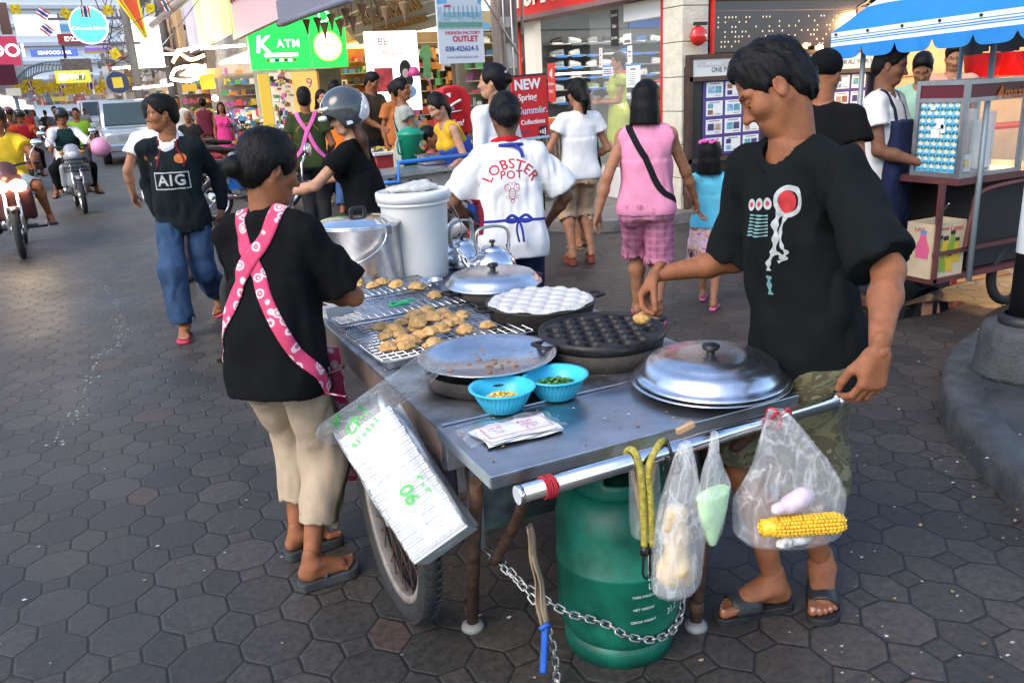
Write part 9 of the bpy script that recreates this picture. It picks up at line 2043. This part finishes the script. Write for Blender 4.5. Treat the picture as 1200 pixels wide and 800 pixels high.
def far_street():
 TEAL = lit('teal_light', (.08,.55,.50), .8); WL = MATS['white_box_light']; p = on_y(104, 30, 30)
 s, M = sheet_sign('round_sign', p, XP, ZP, .05, .05, TEAL, 'round turquoise hotel sign with white script hung over the street', 'sign'); bm = B(); cyl(bm, (0,0,-.05), (0,0,.0), .53, 40); cyl(bm, (0,0,.0), (0,0,.01), .55, 40, 1); cyl(bm, (0,0,.01), (0,0,.02), .51, 40, 0); text_on(bm, 'Coconut Island', (0,-.08,.022), XP, YP, .155, 1, .004); tube(bm, smoothpath([(-.25,.32,.03),(-.1,.22,.03),(.0,.30,.03),(.1,.08,.03),(.3,.12,.03)], 5), .03, 6); tube(bm, [(-.14,-.28,.03),(.12,-.28,.03),(.05,-.22,.03)], .022, 6); bmesh.ops.transform(bm, matrix=M, verts=bm.verts); obj('disc', bm, [TEAL, WL], s)
 t = empty('utility_pole', (1.5, 30.5, 0), 0, 'tall concrete power pole carrying crossarms and wires above the turquoise sign', 'utility pole'); bm = B(); cyl(bm, (0,0,0), (0,0,8.5), .14, 12, r2=.10); obj('shaft', bm, mat('pole_grey', (.16,.15,.14), .8), t)
 for z, a in ((4.25,-1.9),(3.5,-1.7),(5.2,-1.6)):
  bm = B(); box(bm, (a/2,0,z), (abs(a)+.6,.07,.07)); c_ = obj('crossarm', bm, mat('arm_purple', (.12,.08,.11), .6), t); bm = B()
  for k in range(4): cyl(bm, (a+.55*k,0,z), (a+.55*k,0,z+.16), .03, 8)
  obj('insulators', bm, mat('arm_purple'), c_)
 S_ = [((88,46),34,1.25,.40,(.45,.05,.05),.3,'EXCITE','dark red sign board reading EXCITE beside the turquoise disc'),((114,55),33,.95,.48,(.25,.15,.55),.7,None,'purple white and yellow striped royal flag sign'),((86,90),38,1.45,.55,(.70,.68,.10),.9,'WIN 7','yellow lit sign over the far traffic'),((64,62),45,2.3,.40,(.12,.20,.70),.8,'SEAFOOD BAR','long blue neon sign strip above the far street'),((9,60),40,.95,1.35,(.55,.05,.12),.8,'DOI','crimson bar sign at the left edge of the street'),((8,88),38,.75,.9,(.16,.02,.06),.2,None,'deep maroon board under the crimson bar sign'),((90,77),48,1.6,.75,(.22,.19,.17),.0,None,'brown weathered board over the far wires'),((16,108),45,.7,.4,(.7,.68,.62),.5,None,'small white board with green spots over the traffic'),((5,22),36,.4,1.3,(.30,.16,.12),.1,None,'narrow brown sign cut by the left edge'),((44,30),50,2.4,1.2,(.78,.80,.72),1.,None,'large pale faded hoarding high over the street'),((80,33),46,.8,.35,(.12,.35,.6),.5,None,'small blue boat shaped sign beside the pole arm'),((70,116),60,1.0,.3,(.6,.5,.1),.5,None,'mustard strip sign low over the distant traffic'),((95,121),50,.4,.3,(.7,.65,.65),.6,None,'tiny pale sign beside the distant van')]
 for i, ((px, py), d, w, h_, c_, e, tx, lb) in enumerate(S_):
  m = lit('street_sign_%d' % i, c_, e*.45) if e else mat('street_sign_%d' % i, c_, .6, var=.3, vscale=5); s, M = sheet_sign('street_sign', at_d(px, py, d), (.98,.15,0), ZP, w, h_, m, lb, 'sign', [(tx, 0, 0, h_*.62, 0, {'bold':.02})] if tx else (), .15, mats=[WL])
  if i == 1: flat(s, 'bands', M, [(0,.12,w*.9,.09,0),(0,.0,w*.9,.07,1),(0,-.20,w,.08,2)], [WL, MATS['sign_white'], mat('sheet_3')])
  if i == 2: flat(s, 'panel', M, [(-.45,0,.3,.3,0),(.3,-.05,.35,.2,1)], [WL, mat('sign_leaf')])
  if i == 0: flat(s, 'panel', M, [(-.5,-.5,.1,.5,0)], [mat('ink_black')])
 t = empty('street_arch', (0,0,0), 0, 'blue grey lattice arch spanning the street far away', 'arch'); bm = B(); pts = [at_d(px, py, 55) for px, py in ((18,112),(24,100),(36,90),(52,84),(72,82))]
 for k in (0, .55): tube(bm, [V3(q)+Vector((0,0,k)) for q in smoothpath(pts, 5)], .07, 6)
 sp = smoothpath(pts, 5)
 for a, b in zip(sp[:-1], sp[1:]): cyl(bm, a, b+Vector((0,0,.55)), .04, 5)
 cyl(bm, pts[0], (pts[0][0],pts[0][1],0), .12, 8); obj('lattice', bm, mat('arch_blue', (.22,.30,.36), .5), t)
 t = empty('tower_block', (-2.6, 150, 0), .12, 'white tower block with rows of balconies at the end of the street', 'building'); bm = B(); box(bm, (0,0,14), (30,12,28)); obj('wall', bm, mat('tower_white', (.84,.84,.83), .7), t)
 for k in range(10): bm = B(); box(bm, (0,-6.4,3.2+2.5*k), (29.6,.9,.5)); obj('balcony', bm, mat('tower_grey', (.52,.54,.60), .7), t)
 for i, (y0, y1, x, c_, lb) in enumerate(((16,30,-5.2,(.35,.30,.28),'near left shop building mostly outside the frame'),(30,44,-3.6,(.32,.22,.22),'reddish left shop building at the frame edge'),(44,62,-4.3,(.45,.42,.42),'grey left shop building with lit sign boards'),(62,95,-5.0,(.5,.5,.5),'farthest pale building on the left of the street'))):
  t = empty('shop_building', (x-2, (y0+y1)/2, 0), 0, lb, 'shop'); bm = B(); box(bm, (0,0,2.6+.3*i), (4,y1-y0-.05,5.2+.6*i)); obj('wall', bm, mat('left_wall_%d' % i, c_, .8, var=.25, vscale=1.5), t)
  for k in range(int((y1-y0)/3)): bm = B(); box(bm, (2.03,-(y1-y0)/2+3*(k+.5),1.4), (.06,2.3,2.2)); obj('window', bm, lit('left_glow_%d' % (k % 3), ((1.,.85,.6),(1.,.6,.5),(.9,.95,1.))[k % 3], .9), t)
 clutter(tuple(at_d(45,108,70)), (12,20,2.2), 260, 'far jumble of small signs and shop lights at the end of the street', 'far signs', .55, [(.7,.66,.6),(.65,.5,.1),(.35,.33,.33),(.6,.2,.15),(.3,.38,.45),(.5,.45,.42)])
 clutter(tuple(at_d(150,95,55)), (3,20,2.6), 160, 'far jumble of awnings and signs along the right-hand shops', 'far signs', .45, [(.7,.66,.6),(.5,.42,.3),(.3,.28,.25),(.6,.2,.1),(.2,.2,.2)])
 bm = B()
 for k in range(26):
  a = A3([rnd.uniform(.3,2.3), 30.5+rnd.uniform(-.5,.5), rnd.uniform(3.2,5.6)]); y2 = rnd.choice([8.,70.,70.,52.]); b = A3([rnd.uniform(3.0,5.0) if y2 < 10 else rnd.uniform(-1,3.5), y2, rnd.uniform(4.2,7.0)]); sag = rnd.uniform(.2,.9)
  tube(bm, [a+(b-a)*s-A3([0,0,4*sag*s*(1-s)]) for s in np.linspace(0,1,12)], rnd.uniform(.010,.020), 4, cap=False)
 for k in range(22):
  a = at_d(rnd.uniform(115,180), rnd.uniform(15,110), 34); b = at_d(rnd.uniform(115,200), rnd.uniform(5,95), 30); tube(bm, [a+(b-a)*s-A3([0,0,1.2*s*(1-s)]) for s in np.linspace(0,1,10)], .018, 4, cap=False)
 o = obj('power_lines', bm, BLACKP); tag(o, 'tangle of black power lines strung along the street', 'power lines', None, 'stuff')
 t = empty('transformer_pole', (3.0, 36, 0), 0, 'dark pole crowded with cable boxes beside the white box sign', 'utility pole'); bm = B(); cyl(bm, (0,0,0), (0,0,7.6), .17, 10); obj('shaft', bm, mat('pole_grey'), t)
 for k in range(9): bm = B(); box(bm, (rnd.uniform(-1.1,.7),-.2,3.0+.45*k), (rnd.uniform(.25,.6),.3,rnd.uniform(.15,.4)), rz=rnd.uniform(-.2,.2)); obj('cable_box', bm, mat('box_grey', (.12,.11,.11), .7), t)
 YF = mat('flag_yellow', (.75,.55,.03), .7);
 def flag(px, py, d, w, h_, thai, rot, lb, g=None):
  M = plane_mat(at_d(px, py, d), (math.cos(rot),.3,math.sin(rot)), (-math.sin(rot),0,math.cos(rot))); bm = B()
  bands = [(-.5,-.33,0),(-.33,-.17,1),(-.17,.17,2),(.17,.33,1),(.33,.5,0)] if thai else [(-.5,.5,3)]
  for a, b, mi in bands:
   for q in range(8):
    u0, u1 = q/8-.5, (q+1)/8-.5; wv = lambda u: .05*w*math.sin(u*9)
    if thai: quad(bm, [(a*w,u0*h_,wv(u0)),(b*w,u0*h_,wv(u0)),(b*w,u1*h_,wv(u1)),(a*w,u1*h_,wv(u1))], mi)
    else: quad(bm, [(u0*w,a*h_,wv(u0)),(u1*w,a*h_,wv(u1)),(u1*w,b*h_,wv(u1)),(u0*w,b*h_,wv(u0))], mi)
  if not thai: cyl(bm, (0,0,-.004), (0,0,.02), .12*h_, 12, 4)
  bmesh.ops.transform(bm, matrix=M, verts=bm.verts); o = obj('bunting_flag', bm, [mat('flag_red', (.5,.03,.05), .7), mat('flag_white', (.75,.74,.72), .7), mat('flag_navy', (.05,.05,.25), .7), YF, mat('flag_mark', (.5,.3,.02), .7)]); thicken(o, .008); tag(o, lb, 'flag', g)
 for px, py, thai, rot, lb in ((18,11,0,.1,'square yellow flag high at the left of the street'),(77,16,0,-.5,'tilted yellow flag left of the turquoise sign'),(127,12,0,.1,'yellow flag right of the turquoise sign'),(176,10,0,-.15,'yellow flag nearest the green sign'),(153,13,1,.2,'striped red white and blue flag on the red banner'),(194,7,1,.3,'striped red white and blue flag beside the overhead beam'),(100,14,1,.0,'striped flag on top of the turquoise sign'),(50,16,1,.9,'striped flag fluttering sideways over the street'),(55,35,1,.8,'lower striped flag fluttering over the street'),(135,63,0,.4,'small yellow flag among the wires'),(222,100,1,0,'striped flag on the orange sheet')): flag(px, py, 24, .24 if thai else .27, .30 if thai else .26, thai, rot, lb)
 for k in range(26): px = 22+6.2*k*.82+rnd.uniform(-2,2); py = 103-.02*(px-75)**2*.04+rnd.uniform(-4,4); flag(px, py, 46, .42, .42, k % 7 == 3, rnd.uniform(-.4,.4), 'small bunting flag in the far string across the street', 'bunting strung across the far street')
 bm = B(); a = at_d(133,-6,23); b = at_d(160,37,23); c_ = at_d(152,-6,23); prism(bm, [(0,0),(.62,0),(.66,-1.15)], a, XP, ZP, YP, .02); o = obj('red_banner', bm, mat('banner_red', (.60,.07,.02), .6)); tag(o, 'long red and yellow pennant hanging beside the wires', 'banner'); bm = B(); tube(bm, [a+A3([0,-.02,0]), a+A3([.64,-.02,-1.15])], .035, 6); tube(bm, [a+A3([.12,-.02,0]), a+A3([.65,-.02,-1.13])], .02, 6); tube(bm, [a+A3([.6,-.02,0]), a+A3([.66,-.02,-1.15])], .03, 6); obj('border', bm, YF, o)
 bm = B(); a = at_d(240,-20,22); b = at_d(178,30,26); tube(bm, [a, b], .10, 8); tag(obj('overhead_beam', bm, mat('beam_mauve', (.30,.24,.22), .7)), 'slanting mauve beam above the shop signs', 'beam')
import time as _t
setup_view()
for fn in (build_ground, build_cart, build_cart_items, build_hanging, apron_woman, cook, lobster_woman, jersey_man, strolling_people,
           shoe_shop, office_side, far_right, drink_stall, street_post, mid_stalls, mid_people, helmet_woman, traffic, street_shops, far_street):
 _s = _t.time(); fn(); print('TIME %s %.1f' % (fn.__name__, _t.time()-_s))
